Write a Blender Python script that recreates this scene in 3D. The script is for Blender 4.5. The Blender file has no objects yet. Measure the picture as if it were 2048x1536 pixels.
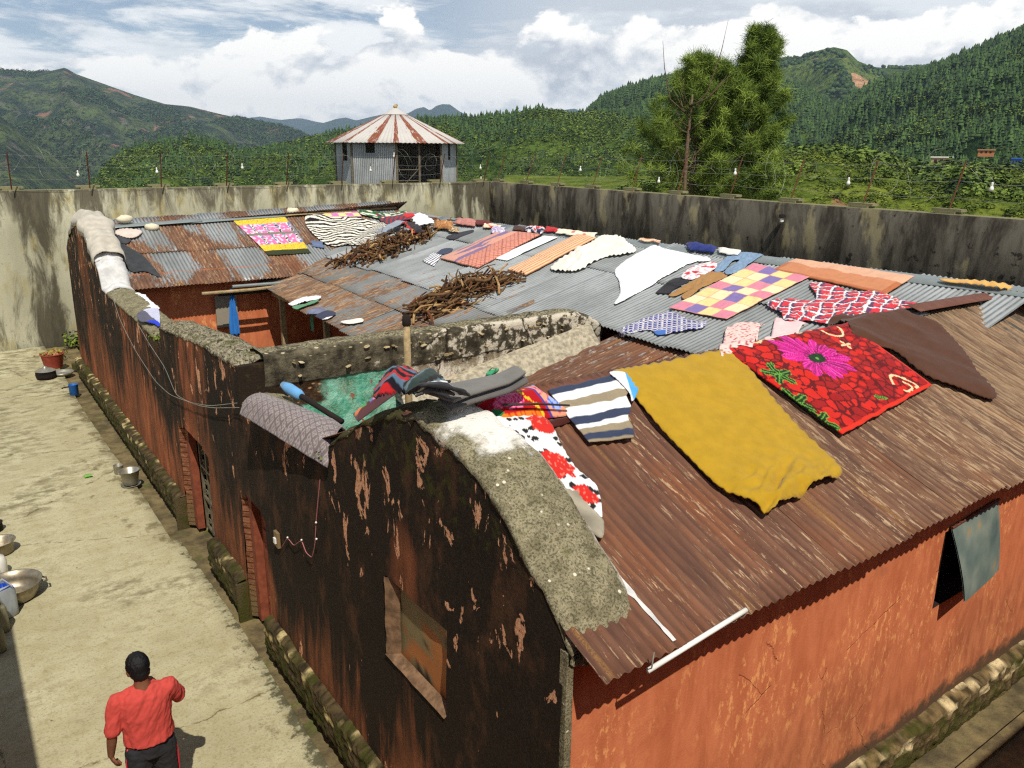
import bpy, math, random
import numpy as np
from mathutils import Matrix, Vector, noise as mnoise
R = math.radians
scene = bpy.context.scene

# ------------------------------------------------------------ camera
F_PX, PITCH, ROLL, YAW, CAMH = 1601.2, R(16.3), R(0.4735), R(35.4), 5.5
fw = np.array([math.sin(YAW)*math.cos(PITCH), math.cos(YAW)*math.cos(PITCH), -math.sin(PITCH)])
rt0 = np.array([math.cos(YAW), -math.sin(YAW), 0.0])
up0 = np.cross(rt0, fw)
rt = rt0*math.cos(ROLL)+up0*math.sin(ROLL)
up = -rt0*math.sin(ROLL)+up0*math.cos(ROLL)
cam_pos = np.array([0.0, 0.0, CAMH])
cd = bpy.data.cameras.new("camera"); cam = bpy.data.objects.new("camera", cd)
scene.collection.objects.link(cam)
cd.sensor_width = 36.0; cd.lens = F_PX/2048*36.0
cd.clip_start = 0.1; cd.clip_end = 60000
cam.matrix_world = Matrix(((rt[0], up[0], -fw[0], 0), (rt[1], up[1], -fw[1], 0), (rt[2], up[2], -fw[2], CAMH), (0, 0, 0, 1)))
scene.camera = cam

# ------------------------------------------------------------ sun, sky, exposure
SUNV = np.array([-0.33, -1.0, 1.45]); SUNV /= np.linalg.norm(SUNV)
SUN_EL = math.asin(SUNV[2]); SUN_AZ = math.atan2(SUNV[0], SUNV[1])
sd = bpy.data.lights.new("sun", 'SUN'); sun = bpy.data.objects.new("sun", sd)
scene.collection.objects.link(sun)
sd.energy = 4.8; sd.angle = R(0.5); sd.color = (1.0, 0.95, 0.85)
sun.rotation_euler = Vector(SUNV).to_track_quat('Z', 'Y').to_euler()
sun.location = (0, -5, 30)

world = bpy.data.worlds.new("World"); scene.world = world; world.use_nodes = True
def sky_world():
    nt = world.node_tree; nt.nodes.clear(); N = nt.nodes.new; L = nt.links.new
    out = N('ShaderNodeOutputWorld')
    sky = N('ShaderNodeTexSky'); sky.sky_type = 'NISHITA'; sky.sun_disc = False
    sky.sun_elevation = SUN_EL; sky.sun_rotation = SUN_AZ; sky.altitude = 1200
    sky.air_density = 1.0; sky.dust_density = 0.6; sky.ozone_density = 1.5
    bs = N('ShaderNodeBackground'); bs.inputs[1].default_value = 0.085; L(sky.outputs[0], bs.inputs[0])
    tc = N('ShaderNodeTexCoord')
    sep = N('ShaderNodeSeparateXYZ'); L(tc.outputs['Generated'], sep.inputs[0])
    def math_(op, a, b=None, c=None, clamp=False):
        n = N('ShaderNodeMath'); n.operation = op; n.use_clamp = clamp
        for i, v in enumerate((a, b, c)):
            if v is None: continue
            if isinstance(v, (int, float)): n.inputs[i].default_value = v
            else: L(v, n.inputs[i])
        return n.outputs[0]
    def rng(v, a, b, c, d, smooth=True):
        n = N('ShaderNodeMapRange'); n.interpolation_type = 'SMOOTHSTEP' if smooth else 'LINEAR'
        L(v, n.inputs[0])
        for i, x in enumerate((a, b, c, d)): n.inputs[1+i].default_value = x
        return n.outputs[0]
    def nz(scale, mapscale, detail, rough, loc=(0, 0, 0), dist=0.0):
        m = N('ShaderNodeMapping'); m.inputs['Scale'].default_value = mapscale; m.inputs['Location'].default_value = loc
        L(tc.outputs['Generated'], m.inputs[0])
        n = N('ShaderNodeTexNoise'); n.inputs['Scale'].default_value = scale; n.inputs['Detail'].default_value = detail
        n.inputs['Roughness'].default_value = rough; n.inputs['Distortion'].default_value = dist
        L(m.outputs[0], n.inputs['Vector']); return n.outputs['Fac']
    z = sep.outputs['Z']; x = sep.outputs['X']; y = sep.outputs['Y']
    # thin veils with blue gaps, a bank of crisp cumulus near the horizon, greyer cloud to the right
    veil = nz(3.2, (1, 1, 5.0), 7, 0.6, (3.0, 1.0, 0.4), 0.5); wisp = nz(7.0, (1, 1, 6.0), 8, 0.65, (7.7, 2.0, 0.9), 0.6)
    vv = math_('ADD', math_('MULTIPLY', veil, 0.65), math_('MULTIPLY', wisp, 0.35))
    grey = math_('MULTIPLY', rng(x, 0.40, 0.66, 0.0, 1.0), rng(z, 0.01, 0.10, 0.35, 1.0))
    vmask = math_('ADD', rng(vv, 0.43, 0.52, 0.12, 1.0), math_('MULTIPLY', grey, 0.9))
    vmask = math_('MULTIPLY', vmask, rng(z, 0.30, 0.50, 1.0, 0.3), clamp=True)
    vb = rng(math_('ADD', math_('MULTIPLY', nz(5.0, (1, 1, 3.0), 7, 0.6, (1, 4, 2)), 0.6), math_('MULTIPLY', vv, 0.4)), 0.40, 0.58, 0.0, 1.0)
    vb = math_('SUBTRACT', vb, math_('MULTIPLY', grey, 0.45))
    vr = N('ShaderNodeValToRGB'); L(vb, vr.inputs[0]); cr = vr.color_ramp
    cr.elements[0].position = 0.0; cr.elements[0].color = (0.60, 0.65, 0.71, 1)
    cr.elements[1].position = 1.0; cr.elements[1].color = (0.96, 0.98, 0.98, 1)
    e = cr.elements.new(0.5); e.color = (0.78, 0.82, 0.85, 1)
    n1 = nz(4.6, (1, 1, 1.7), 12, 0.56, (1.3, 0.2, 0.1), 0.25); n2 = nz(4.6, (1, 1, 1.7), 12, 0.56, (1.3, 0.2, 0.155), 0.25)
    low = rng(z, 0.03, 0.24, 0.22, -0.16)
    cm = rng(math_('ADD', n1, low), 0.535, 0.565, 0.0, 1.0)
    relief = math_('ADD', math_('MULTIPLY', math_('SUBTRACT', n1, n2), 7.0), math_('SUBTRACT', 0.82, math_('MULTIPLY', grey, 0.40)))
    relief = math_('ADD', relief, math_('MULTIPLY', math_('SUBTRACT', nz(17.0, (1, 1, 1.5), 8, 0.65, (2, 2, 5), 0.4), 0.5), 1.3))
    cr2 = N('ShaderNodeValToRGB'); L(relief, cr2.inputs[0]); cr = cr2.color_ramp
    cr.elements[0].position = 0.05; cr.elements[0].color = (0.56, 0.60, 0.66, 1)
    cr.elements[1].position = 0.80; cr.elements[1].color = (1.12, 1.10, 1.05, 1)
    e = cr.elements.new(0.42); e.color = (0.80, 0.82, 0.84, 1)
    cmix = N('ShaderNodeMix'); cmix.data_type = 'RGBA'; L(cm, cmix.inputs[0]); L(vr.outputs[0], cmix.inputs[6]); L(cr2.outputs[0], cmix.inputs[7])
    band = math_('MULTIPLY', rng(z, 0.0, 0.03, 1.0, 0.0), rng(x, 0.20, 0.34, 0.9, 0.0))
    mask = math_('MULTIPLY', math_('MAXIMUM', cm, vmask), math_('SUBTRACT', 1.0, math_('MULTIPLY', band, 0.8)))
    bc = N('ShaderNodeBackground'); L(cmix.outputs[2], bc.inputs[0]); bc.inputs[1].default_value = 1.12
    mix = N('ShaderNodeMixShader'); L(mask, mix.inputs[0]); L(bs.outputs[0], mix.inputs[1]); L(bc.outputs[0], mix.inputs[2])
    L(mix.outputs[0], out.inputs[0])
sky_world()
vs = scene.view_settings
vs.view_transform = 'Standard'; vs.look = 'None'; vs.exposure = 0.0; vs.gamma = 1.0; vs.use_curve_mapping = False
scene.cycles.use_denoising = False; scene.cycles.pixel_filter_type = 'BLACKMAN_HARRIS'; scene.cycles.filter_width = 1.25
scene.cycles.max_bounces = 6; scene.cycles.diffuse_bounces = 3; scene.cycles.transparent_max_bounces = 6
scene.cycles.volume_bounces = 0; scene.cycles.caustics_reflective = False; scene.cycles.caustics_refractive = False

# ------------------------------------------------------------ maths helpers
def ray(px, py): return (px-1024)*rt+(768-py)*up+F_PX*fw
def on_z(px, py, z):
    d = ray(px, py); return cam_pos+d*((z-CAMH)/d[2])
def on_x(px, py, x):
    d = ray(px, py); return cam_pos+d*(x/d[0])
def on_y(px, py, y):
    d = ray(px, py); return cam_pos+d*(y/d[1])
def ridge_x(y): return 11.45-0.06*y
def far_ridge_y(x): return 19.62+0.06*(x-3)
def z_right(x, y):
    xr = ridge_x(y)
    return np.where(x <= xr, 3.8-0.25*(xr-x), 3.8-0.25*(x-xr))+0.0*y
def z_near(x, y):
    return np.where(y <= 4.78, 2.86+0.404*(y-2.65), 3.72-0.42*(y-4.78))+0.0*x
def z_far(x, y):
    yr = far_ridge_y(x); zr = 2.8+0.425*(yr-17.3)
    return np.where(y <= yr, 2.8+0.425*(y-17.3), zr-0.425*(y-yr))
def z_lean(x, y): return 2.93-0.22*(7.7-x)+0.0*y
def surf(x, y):
    x = np.asarray(x, float); y = np.asarray(y, float)
    z = np.full(np.broadcast(x, y).shape, 0.0)
    lim = np.where(y < 8.8, 7.68, 5.25)
    z = np.maximum(z, np.where((x >= lim) & (y > 4.6), z_right(x, y)+np.where(x > 9.3, .070, np.where((x > 7.2) | (y < 8.8), .054, .032)), 0))
    z = np.maximum(z, np.where((y >= 2.65) & (y <= 6.6) & (x > 2.5), z_near(x, y)+.012, 0))
    z = np.maximum(z, np.where((y >= 17.3) & (x > 2.9), z_far(x, y)+np.where(y > 18.4, .026, .010), 0))
    z = np.maximum(z, np.where((y > 4.9) & (y < 8.35) & (x > 4.3) & (x < 7.9), z_lean(x, y), 0))
    return z
def hit(px, py, lift=0.0):
    d = ray(px, py); d = d/np.linalg.norm(d)
    t = np.arange(3.0, 45.0, 0.01)
    P = cam_pos+t[:, None]*d
    g = P[:, 2]-(surf(P[:, 0], P[:, 1])+lift)
    i = int(np.argmax(g < 0)) if (g < 0).any() else len(t)-1
    x, y, z = P[i]
    if z < 2.35 or (x > ridge_x(y)+.2) or (y > far_ridge_y(x)+.2 and x < ridge_x(y)-.3):
        # the ray skims over a ridge: take the nearest point on the crest
        s = surf(P[:, 0], P[:, 1]); ok = (s > 2.4) & (P[:, 1] < 20.6) & (P[:, 0] < ridge_x(P[:, 1])+.12) & ((P[:, 1] < far_ridge_y(P[:, 0])+.12) | (P[:, 0] > ridge_x(P[:, 1])-.5))
        i = int(np.argmin(np.where(ok, g, 99)))
    return P[i]
def fbm(x, y, z=0.0, o=4, s=1.0):
    v = 0.0; a = 1.0; f = s; n = 0.0
    for _ in range(o):
        v += a*mnoise.noise(Vector((x*f, y*f, z*f))); n += a; a *= 0.5; f *= 2.03
    return v/n
def lin(r, g, b, k=1.0):
    f = lambda c: ((c/255+0.055)/1.055)**2.4 if c/255 > 0.04045 else c/255/12.92
    return (f(r)*k, f(g)*k, f(b)*k)

# ------------------------------------------------------------ object helpers
def link(o, parent=None):
    scene.collection.objects.link(o)
    if parent is not None: o.parent = parent
    return o
def tag(o, label=None, cat=None, group=None, kind=None):
    if label: o['label'] = label
    if cat: o['category'] = cat
    if group: o['group'] = group
    if kind: o['kind'] = kind
    return o
def thing(name, label, cat, loc=(0, 0, 0), group=None):
    o = bpy.data.objects.new(name, None); o.empty_display_size = 0.1
    link(o); o.location = loc; return tag(o, label, cat, group)
def mesh_obj(name, V, Fc, mat, parent=None, col=None, uv=None, smooth=False, fcol=None):
    me = bpy.data.meshes.new(name)
    V = np.asarray(V, dtype=np.float32)
    if parent is not None:
        V = V-np.array(parent_offset(parent), dtype=np.float32)
    if isinstance(Fc, np.ndarray):
        n, k = Fc.shape
        me.vertices.add(len(V)); me.vertices.foreach_set('co', V.ravel())
        me.loops.add(n*k); me.loops.foreach_set('vertex_index', Fc.astype(np.int32).ravel())
        me.polygons.add(n); me.polygons.foreach_set('loop_start', np.arange(0, n*k, k, dtype=np.int32))
        me.polygons.foreach_set('loop_total', np.full(n, k, dtype=np.int32))
        me.update(calc_edges=True)
    else:
        me.from_pydata(V.tolist(), [], [tuple(f) for f in Fc])
    if col is not None:
        a = me.color_attributes.new('Col', 'FLOAT_COLOR', 'POINT')
        c = np.ones((len(V), 4), dtype=np.float32); col = np.asarray(col, dtype=np.float32); c[:, :col.shape[1]] = col
        a.data.foreach_set('color', c.ravel())
    if uv is not None:
        u = me.uv_layers.new(name='UVMap')
        li = np.empty(len(me.loops), dtype=np.int32); me.loops.foreach_get('vertex_index', li)
        u.data.foreach_set('uv', np.asarray(uv, dtype=np.float32)[li].ravel())
    if smooth: me.polygons.foreach_set('use_smooth', np.ones(len(me.polygons), dtype=bool))
    if mat is not None: me.materials.append(mat)
    me.validate(clean_customdata=False)
    o = bpy.data.objects.new(name, me); link(o, parent)
    return o
def parent_offset(p):
    x = np.array(p.location)
    while p.parent is not None:
        p = p.parent; x = x+np.array(p.location)
    return tuple(x)
class MB:
    "collects shapes into one mesh"
    def __init__(s): s.v = []; s.f = []; s.n = 0; s.c = []
    def add(s, V, Fc, col=None):
        V = np.asarray(V, float); s.v.append(V); s.f += [tuple(i+s.n for i in f) for f in Fc]
        s.c.append(np.tile(np.array(col if col is not None else (1, 1, 1), float), (len(V), 1))); s.n += len(V)
    def box(s, x0, x1, y0, y1, z0, z1, col=None, M=None):
        V = np.array([(x, y, z) for z in (z0, z1) for y in (y0, y1) for x in (x0, x1)], float)
        if M is not None: V = V @ np.array(M)[:3, :3].T+np.array(M)[:3, 3]
        s.add(V, [(0, 2, 3, 1), (4, 5, 7, 6), (0, 1, 5, 4), (2, 6, 7, 3), (0, 4, 6, 2), (1, 3, 7, 5)], col)
    def tube(s, pts, rad, n=8, col=None, caps=True):
        pts = np.array(pts, float); m = len(pts)
        rad = np.full(m, rad) if np.isscalar(rad) else np.array(rad, float)
        V = []; T = np.gradient(pts, axis=0)
        ref = np.array([0.13, 0.21, 0.97])
        for i in range(m):
            t = T[i]/(np.linalg.norm(T[i])+1e-9)
            a = np.cross(t, ref if abs(t@ref) < 0.95*np.linalg.norm(ref) else np.array([1., 0, 0])); a /= np.linalg.norm(a)
            b = np.cross(t, a)
            for k in range(n):
                th = 2*math.pi*k/n; V.append(pts[i]+rad[i]*(math.cos(th)*a+math.sin(th)*b))
        Fc = [(i*n+k, i*n+(k+1) % n, (i+1)*n+(k+1) % n, (i+1)*n+k) for i in range(m-1) for k in range(n)]
        if caps: Fc += [tuple(range(n))[::-1], tuple(range((m-1)*n, m*n))]
        s.add(V, Fc, col)
    def lathe(s, prof, c=(0, 0, 0), n=32, col=None, M=None):
        V = [(r*math.cos(2*math.pi*k/n), r*math.sin(2*math.pi*k/n), z) for r, z in prof for k in range(n)]
        V = np.array(V)
        if M is not None: V = V @ np.array(M)[:3, :3].T
        V = V+np.array(c)
        m = len(prof)
        s.add(V, [(i*n+k, i*n+(k+1) % n, (i+1)*n+(k+1) % n, (i+1)*n+k) for i in range(m-1) for k in range(n)], col)
    def ball(s, c, r, n=12, m=8, col=None, M=None):
        r = np.array([r]*3 if np.isscalar(r) else r, float)
        V = [(0, 0, 1)]+[(math.sin(math.pi*i/m)*math.cos(2*math.pi*k/n), math.sin(math.pi*i/m)*math.sin(2*math.pi*k/n), math.cos(math.pi*i/m)) for i in range(1, m) for k in range(n)]+[(0, 0, -1)]
        V = np.array(V)*r
        if M is not None: V = V @ np.array(M)[:3, :3].T
        V = V+np.array(c)
        Fc = [(0, 1+k, 1+(k+1) % n) for k in range(n)]
        for i in range(m-2): Fc += [(1+i*n+k, 1+(i+1)*n+k, 1+(i+1)*n+(k+1) % n, 1+i*n+(k+1) % n) for k in range(n)]
        e = len(V)-1; b = 1+(m-2)*n; Fc += [(e, b+(k+1) % n, b+k) for k in range(n)]
        s.add(V, Fc, col)
    def build(s, name, mat, parent=None, smooth=False):
        return mesh_obj(name, np.vstack(s.v), s.f, mat, parent, col=np.vstack(s.c), smooth=smooth)
def grid_faces(nu, nv, off=0):
    i = np.arange(nu-1)[:, None]; j = np.arange(nv-1)[None, :]
    a = i*nv+j+off
    return np.stack([a, a+nv, a+nv+1, a+1], -1).reshape(-1, 4)

# ------------------------------------------------------------ material helpers
class G:
    "small node graph builder"
    def __init__(s, name, rough=0.85, spec=0.2):
        s.mat = bpy.data.materials.new(name); s.mat.use_nodes = True
        s.nt = s.mat.node_tree; s.nt.nodes.clear()
        s.out = s.N('ShaderNodeOutputMaterial'); s.b = s.N('ShaderNodeBsdfPrincipled')
        s.L(s.b.outputs[0], s.out.inputs[0])
        s.b.inputs['Roughness'].default_value = rough
        s.b.inputs['Specular IOR Level'].default_value = spec
    def N(s, t): return s.nt.nodes.new(t)
    def L(s, a, b): s.nt.links.new(a, b)
    def setc(s, v):
        if isinstance(v, tuple): s.b.inputs['Base Color'].default_value = (*v[:3], 1)
        else: s.L(v, s.b.inputs['Base Color'])
        return s
    def pos(s): return s.N('ShaderNodeNewGeometry').outputs['Position']
    def xyz(s, v=None):
        n = s.N('ShaderNodeSeparateXYZ'); s.L(v if v is not None else s.pos(), n.inputs[0]); return n.outputs
    def attr(s, name='Col'):
        n = s.N('ShaderNodeAttribute'); n.attribute_name = name; return n.outputs['Color']
    def uvp(s):
        n = s.N('ShaderNodeUVMap'); n.uv_map = 'UVMap'; return n.outputs[0]
    def map(s, v, scale=(1, 1, 1), loc=(0, 0, 0), rot=(0, 0, 0)):
        n = s.N('ShaderNodeMapping'); n.inputs['Scale'].default_value = scale; n.inputs['Location'].default_value = loc
        n.inputs['Rotation'].default_value = rot; s.L(v, n.inputs[0]); return n.outputs[0]
    def noise(s, scale, detail=5, rough=0.55, v=None, ms=None, loc=(0, 0, 0), dist=0.0, color=False):
        n = s.N('ShaderNodeTexNoise'); n.inputs['Scale'].default_value = scale; n.inputs['Detail'].default_value = detail
        n.inputs['Roughness'].default_value = rough; n.inputs['Distortion'].default_value = dist
        v = v if v is not None else s.pos()
        if ms is not None or loc != (0, 0, 0): v = s.map(v, ms or (1, 1, 1), loc)
        s.L(v, n.inputs['Vector']); return n.outputs['Color' if color else 'Fac']
    def vor(s, scale, v=None, ms=None, feature='F1', out='Distance', rnd=1.0):
        n = s.N('ShaderNodeTexVoronoi'); n.feature = feature; n.inputs['Scale'].default_value = scale
        n.inputs['Randomness'].default_value = rnd
        v = v if v is not None else s.pos()
        if ms is not None: v = s.map(v, ms)
        s.L(v, n.inputs['Vector']); return n.outputs[out]
    def rng(s, v, a, b, c=0.0, d=1.0, sm=True):
        n = s.N('ShaderNodeMapRange'); n.interpolation_type = 'SMOOTHSTEP' if sm else 'LINEAR'
        s.L(v, n.inputs[0])
        for i, q in enumerate((a, b, c, d)): n.inputs[1+i].default_value = q
        return n.outputs[0]
    def m(s, op, a, b=0.0, clamp=False):
        n = s.N('ShaderNodeMath'); n.operation = op; n.use_clamp = clamp
        for i, v in enumerate((a, b)):
            if isinstance(v, (int, float)): n.inputs[i].default_value = v
            else: s.L(v, n.inputs[i])
        return n.outputs[0]
    def mix(s, f, a, b, mode='MIX'):
        n = s.N('ShaderNodeMix'); n.data_type = 'RGBA'; n.blend_type = mode; n.clamp_factor = True
        if isinstance(f, (int, float)): n.inputs[0].default_value = f
        else: s.L(f, n.inputs[0])
        for i, v in ((6, a), (7, b)):
            if isinstance(v, tuple): n.inputs[i].default_value = (*v[:3], 1)
            else: s.L(v, n.inputs[i])
        return n.outputs[2]
    def bump(s, h, strength=0.5, dist=0.01):
        n = s.N('ShaderNodeBump'); n.inputs['Strength'].default_value = strength; n.inputs['Distance'].default_value = dist
        s.L(h, n.inputs['Height']); s.L(n.outputs[0], s.b.inputs['Normal']); return s
    def set(s, k, v):
        if isinstance(v, (int, float)): s.b.inputs[k].default_value = v
        else: s.L(v, s.b.inputs[k])
        return s
def plain(name, col, rough=0.8, metal=0.0, var=0.15, scale=30.0, bump=0.0, spec=0.3):
    g = G(name, rough, spec); n = g.noise(scale, 5, 0.6)
    c = g.mix(g.rng(n, 0.3, 0.7), tuple(x*(1-var) for x in col), tuple(min(1, x*(1+var)) for x in col))
    g.setc(c); g.set('Metallic', metal)
    if bump: g.bump(n, bump, 0.01)
    return g.mat
M = {}
# ============================================================ MATERIALS of the setting
def mat_moldy():
    "orange lime wash under black mould, peeled in pinkish patches"
    g = G('mouldy_orange_plaster', 0.9, 0.15)
    x, y, z = g.xyz()
    fine = g.noise(45, 6, 0.7); mid = g.noise(6, 6, 0.62, ms=(1, 1, .45)); big = g.noise(0.75, 5, 0.6, ms=(1, 1, .28), loc=(0, 3.4, 0)); strk = g.noise(4.2, 6, 0.62, ms=(1, 1.4, .22), dist=.5)
    orange = g.mix(g.rng(mid, .3, .7), lin(138, 78, 50, .9), lin(178, 106, 68, .9))
    brown = g.mix(g.rng(mid, .3, .7), lin(88, 56, 38), lin(128, 78, 50))
    base = g.mix(g.rng(big, .4, .6), brown, orange)
    # peeled flakes show a paler pink undercoat
    fl = g.noise(5.2, 6, 0.62, ms=(1, 1, .5), loc=(2.2, 0, 1.5), dist=.5)
    flz = g.m('ADD', fl, g.rng(z, 1.2, 3.0, -.05, .045))
    flake = g.m('MULTIPLY', g.rng(flz, .635, .645), g.rng(fine, .32, .42))
    pale = g.mix(g.rng(fine, .35, .65), lin(196, 138, 102), lin(222, 170, 130))
    # mould: heavier towards the top and the near end
    h = g.rng(z, .5, 2.0, 0.0, .42, False)
    near = g.rng(y, 7.5, 9.6, .13, -.05)
    bands = g.rng(g.noise(.34, 2, .5, ms=(0, 1, 0), loc=(0, 1.7, 0)), .42, .58, -.18, .16)
    far = g.rng(y, 13.0, 17.5, 0.0, -.06)
    mo = g.m('ADD', g.m('ADD', g.m('ADD', h, near), g.m('ADD', bands, far)), g.m('MULTIPLY', strk, .9))
    mould = g.rng(mo, .44, .74)
    t1 = g.m('MULTIPLY', g.m('MULTIPLY', g.rng(y, 8.5, 9.3), g.rng(y, 12.2, 13.2, 1, 0)), -.13); t2 = g.m('MULTIPLY', g.m('MULTIPLY', g.rng(y, 16.2, 17.2), g.rng(y, 19.4, 20.4, 1, 0)), -.12)
    mo = g.m('ADD', mo, g.m('ADD', t1, t2)); mould = g.rng(mo, .46, .70)
    dw = g.N('ShaderNodeVectorMath'); dw.operation = 'DISTANCE'; g.L(g.map(g.pos(), (1, 1.3, .8)), dw.inputs[0]); dw.inputs[1].default_value = (2.45, 4.78*1.3, 2.48*.8)
    halo = g.rng(g.m('ADD', dw.outputs['Value'], g.m('MULTIPLY', g.m('SUBTRACT', mid, .5), .5)), .16, .34, .9, 0); mould = g.m('SUBTRACT', mould, halo, True)
    mot = g.noise(2.6, 6, .68, ms=(1, 1, .6), loc=(7, 0, 3)); blk2 = g.mix(g.rng(mot, .48, .64), lin(27, 22, 17), lin(84, 56, 38))
    black = g.mix(g.m('MULTIPLY', g.rng(fine, .38, .6), .6), blk2, lin(56, 46, 34))
    c = g.mix(g.m('MULTIPLY', mould, g.rng(fine, .2, .5, .8, 1.0)), base, black)
    c = g.mix(flake, c, pale)
    # pale lime drips
    drip = g.m('MULTIPLY', g.rng(g.noise(30, 3, .6, ms=(1, 1, .03)), .72, .76), g.rng(g.noise(3, 3, .5, ms=(1, 1, .5)), .5, .62))
    c = g.mix(g.m('MULTIPLY', drip, .55), c, lin(150, 130, 105))
    # moss along the top edge and near the foot
    mz = g.noise(9, 5, .65); mt = g.m('MULTIPLY', g.rng(z, 2.3, 3.3, 0, .3, False), 1.0)
    moss = g.rng(g.m('ADD', mz, mt), .80, .92)
    c = g.mix(g.m('MULTIPLY', moss, .6), c, g.mix(fine, lin(40, 42, 14), lin(84, 84, 30)))
    g.setc(c)
    g.bump(g.m('ADD', g.m('MULTIPLY', fine, .4), g.m('ADD', g.m('MULTIPLY', mid, .8), g.m('MULTIPLY', flake, -.35))), .7, .02)
    return g.mat
def mat_orange():
    g = G('orange_lime_wash', 0.85, 0.2)
    x, y, z = g.xyz()
    fine = g.noise(60, 6, 0.7); strk = g.noise(5.0, 7, 0.66, ms=(1.3, 1, .4), dist=.6); big = g.noise(.9, 5, .6, loc=(1.2, 0, 0))
    c = g.mix(g.rng(strk, .3, .7), lin(182, 100, 64), lin(204, 120, 80))
    pk = g.noise(18, 7, .75, ms=(1, 1, .45)); area = g.noise(1.5, 4, .6, ms=(1, 1, .8), loc=(5, 0, 2))
    ptch = g.m('MULTIPLY', g.rng(pk, .52, .60), g.rng(area, .44, .60))
    c = g.mix(g.m('MULTIPLY', ptch, .75), c, lin(238, 168, 104))
    low = g.rng(g.m('ADD', z, g.m('MULTIPLY', g.m('SUBTRACT', big, .5), 2.6)), .5, 1.7, 1, 0)
    c = g.mix(g.m('MULTIPLY', low, .5), c, g.mix(g.rng(strk, .35, .65), lin(122, 74, 50), lin(176, 112, 74)))
    dz = g.m('MULTIPLY', g.rng(big, .60, .72), g.rng(strk, .45, .65))
    c = g.mix(g.m('MULTIPLY', dz, .6), c, lin(96, 62, 48))
    gr = g.m('ADD', z, g.m('MULTIPLY', g.m('SUBTRACT', g.noise(6, 6, .7), .5), .45))
    c = g.mix(g.rng(gr, .50, .66, .95, 0), c, g.mix(fine, lin(52, 42, 36), lin(96, 76, 56)))
    crk = g.vor(1.1, v=g.mix(.12, g.pos(), g.noise(3, 4, .6, color=True)), feature='DISTANCE_TO_EDGE')
    crack = g.m('MULTIPLY', g.rng(crk, .002, .006, 1, 0), g.rng(area, .56, .60))
    c = g.mix(g.m('MULTIPLY', crack, .28), c, lin(60, 30, 20))
    g.setc(c); g.bump(g.m('ADD', g.m('MULTIPLY', fine, .4), g.m('SUBTRACT', strk, crack)), .55, .012)
    return g.mat
def mat_coping(name='mossy_concrete', lime=True):
    g = G(name, .92, .12); x, y, z = g.xyz()
    fine = g.noise(70, 6, .75); mid = g.noise(7, 5, .6); big = g.noise(1.3, 4, .55)
    c = g.mix(g.rng(mid, .3, .7), lin(128, 120, 92, .9), lin(176, 166, 134, .9))
    c = g.mix(g.m('MULTIPLY', g.rng(fine, .46, .60), .8), c, lin(66, 61, 46)); c = g.mix(g.m('MULTIPLY', g.rng(g.noise(20, 5, .7, loc=(3, 3, 3)), .52, .66), .7), c, lin(78, 74, 52))
    c = g.mix(g.m('MULTIPLY', g.rng(mid, .55, .7), .55), c, lin(96, 92, 58))
    c = g.mix(g.m('MULTIPLY', g.rng(g.m('ADD', y, g.m('MULTIPLY', g.m('SUBTRACT', mid, .5), .8)), 4.55, 4.9), g.rng(y, 6.3, 6.5, 1, 0)), c, g.mix(fine, lin(40, 38, 24), lin(92, 86, 50)))
    peb = g.vor(13); pm = g.m('MULTIPLY', g.rng(peb, .13, .20, 1, 0), g.rng(g.noise(5, 2, .5), .50, .56))
    c = g.mix(pm, c, lin(226, 218, 190))
    edge = g.m('ADD', g.m('MULTIPLY', g.noise(11, 5, .65), .5), g.rng(x, 2.42, 2.56, .30, 0.0, False))
    moss = g.m('MULTIPLY', g.rng(edge, .50, .66), g.rng(big, .35, .55, .3, 1))
    c = g.mix(moss, c, g.mix(fine, lin(40, 44, 12), lin(104, 104, 30)))
    if lime:
        # spilt lime on the gable coping
        d = g.N('ShaderNodeVectorMath'); d.operation = 'DISTANCE'; g.L(g.pos(), d.inputs[0]); d.inputs[1].default_value = (2.84, 4.22, 3.62)
        dd = g.m('ADD', d.outputs['Value'], g.m('MULTIPLY', g.m('SUBTRACT', g.noise(7, 5, .7), .5), .6))
        c = g.mix(g.rng(dd, .22, .42, 1, 0), c, lin(236, 232, 222))
        e = g.rng(g.m('ADD', x, g.m('MULTIPLY', g.m('SUBTRACT', g.noise(16, 5, .7), .5), .12)), 2.95, 2.99)
        c = g.mix(g.m('MULTIPLY', e, g.rng(big, .4, .5)), c, lin(215, 208, 190))
    g.setc(c); g.bump(g.m('ADD', g.m('MULTIPLY', fine, .6), g.m('ADD', mid, g.m('MULTIPLY', pm, .4))), .9, .02)
    return g.mat
def mat_shaggy():
    g = G('weathered_thatched_concrete', .95, .1)
    s1 = g.noise(16, 6, .7, ms=(1.6, .7, 1), dist=1.2); s2 = g.noise(5, 4, .6)
    c = g.mix(g.rng(s1, .35, .62), lin(52, 46, 32), lin(176, 166, 138, .9))
    c = g.mix(g.m('MULTIPLY', g.rng(s2, .5, .68), .6), c, lin(84, 82, 34))
    g.setc(c); g.bump(s1, 1.0, .03); return g.mat
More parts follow.
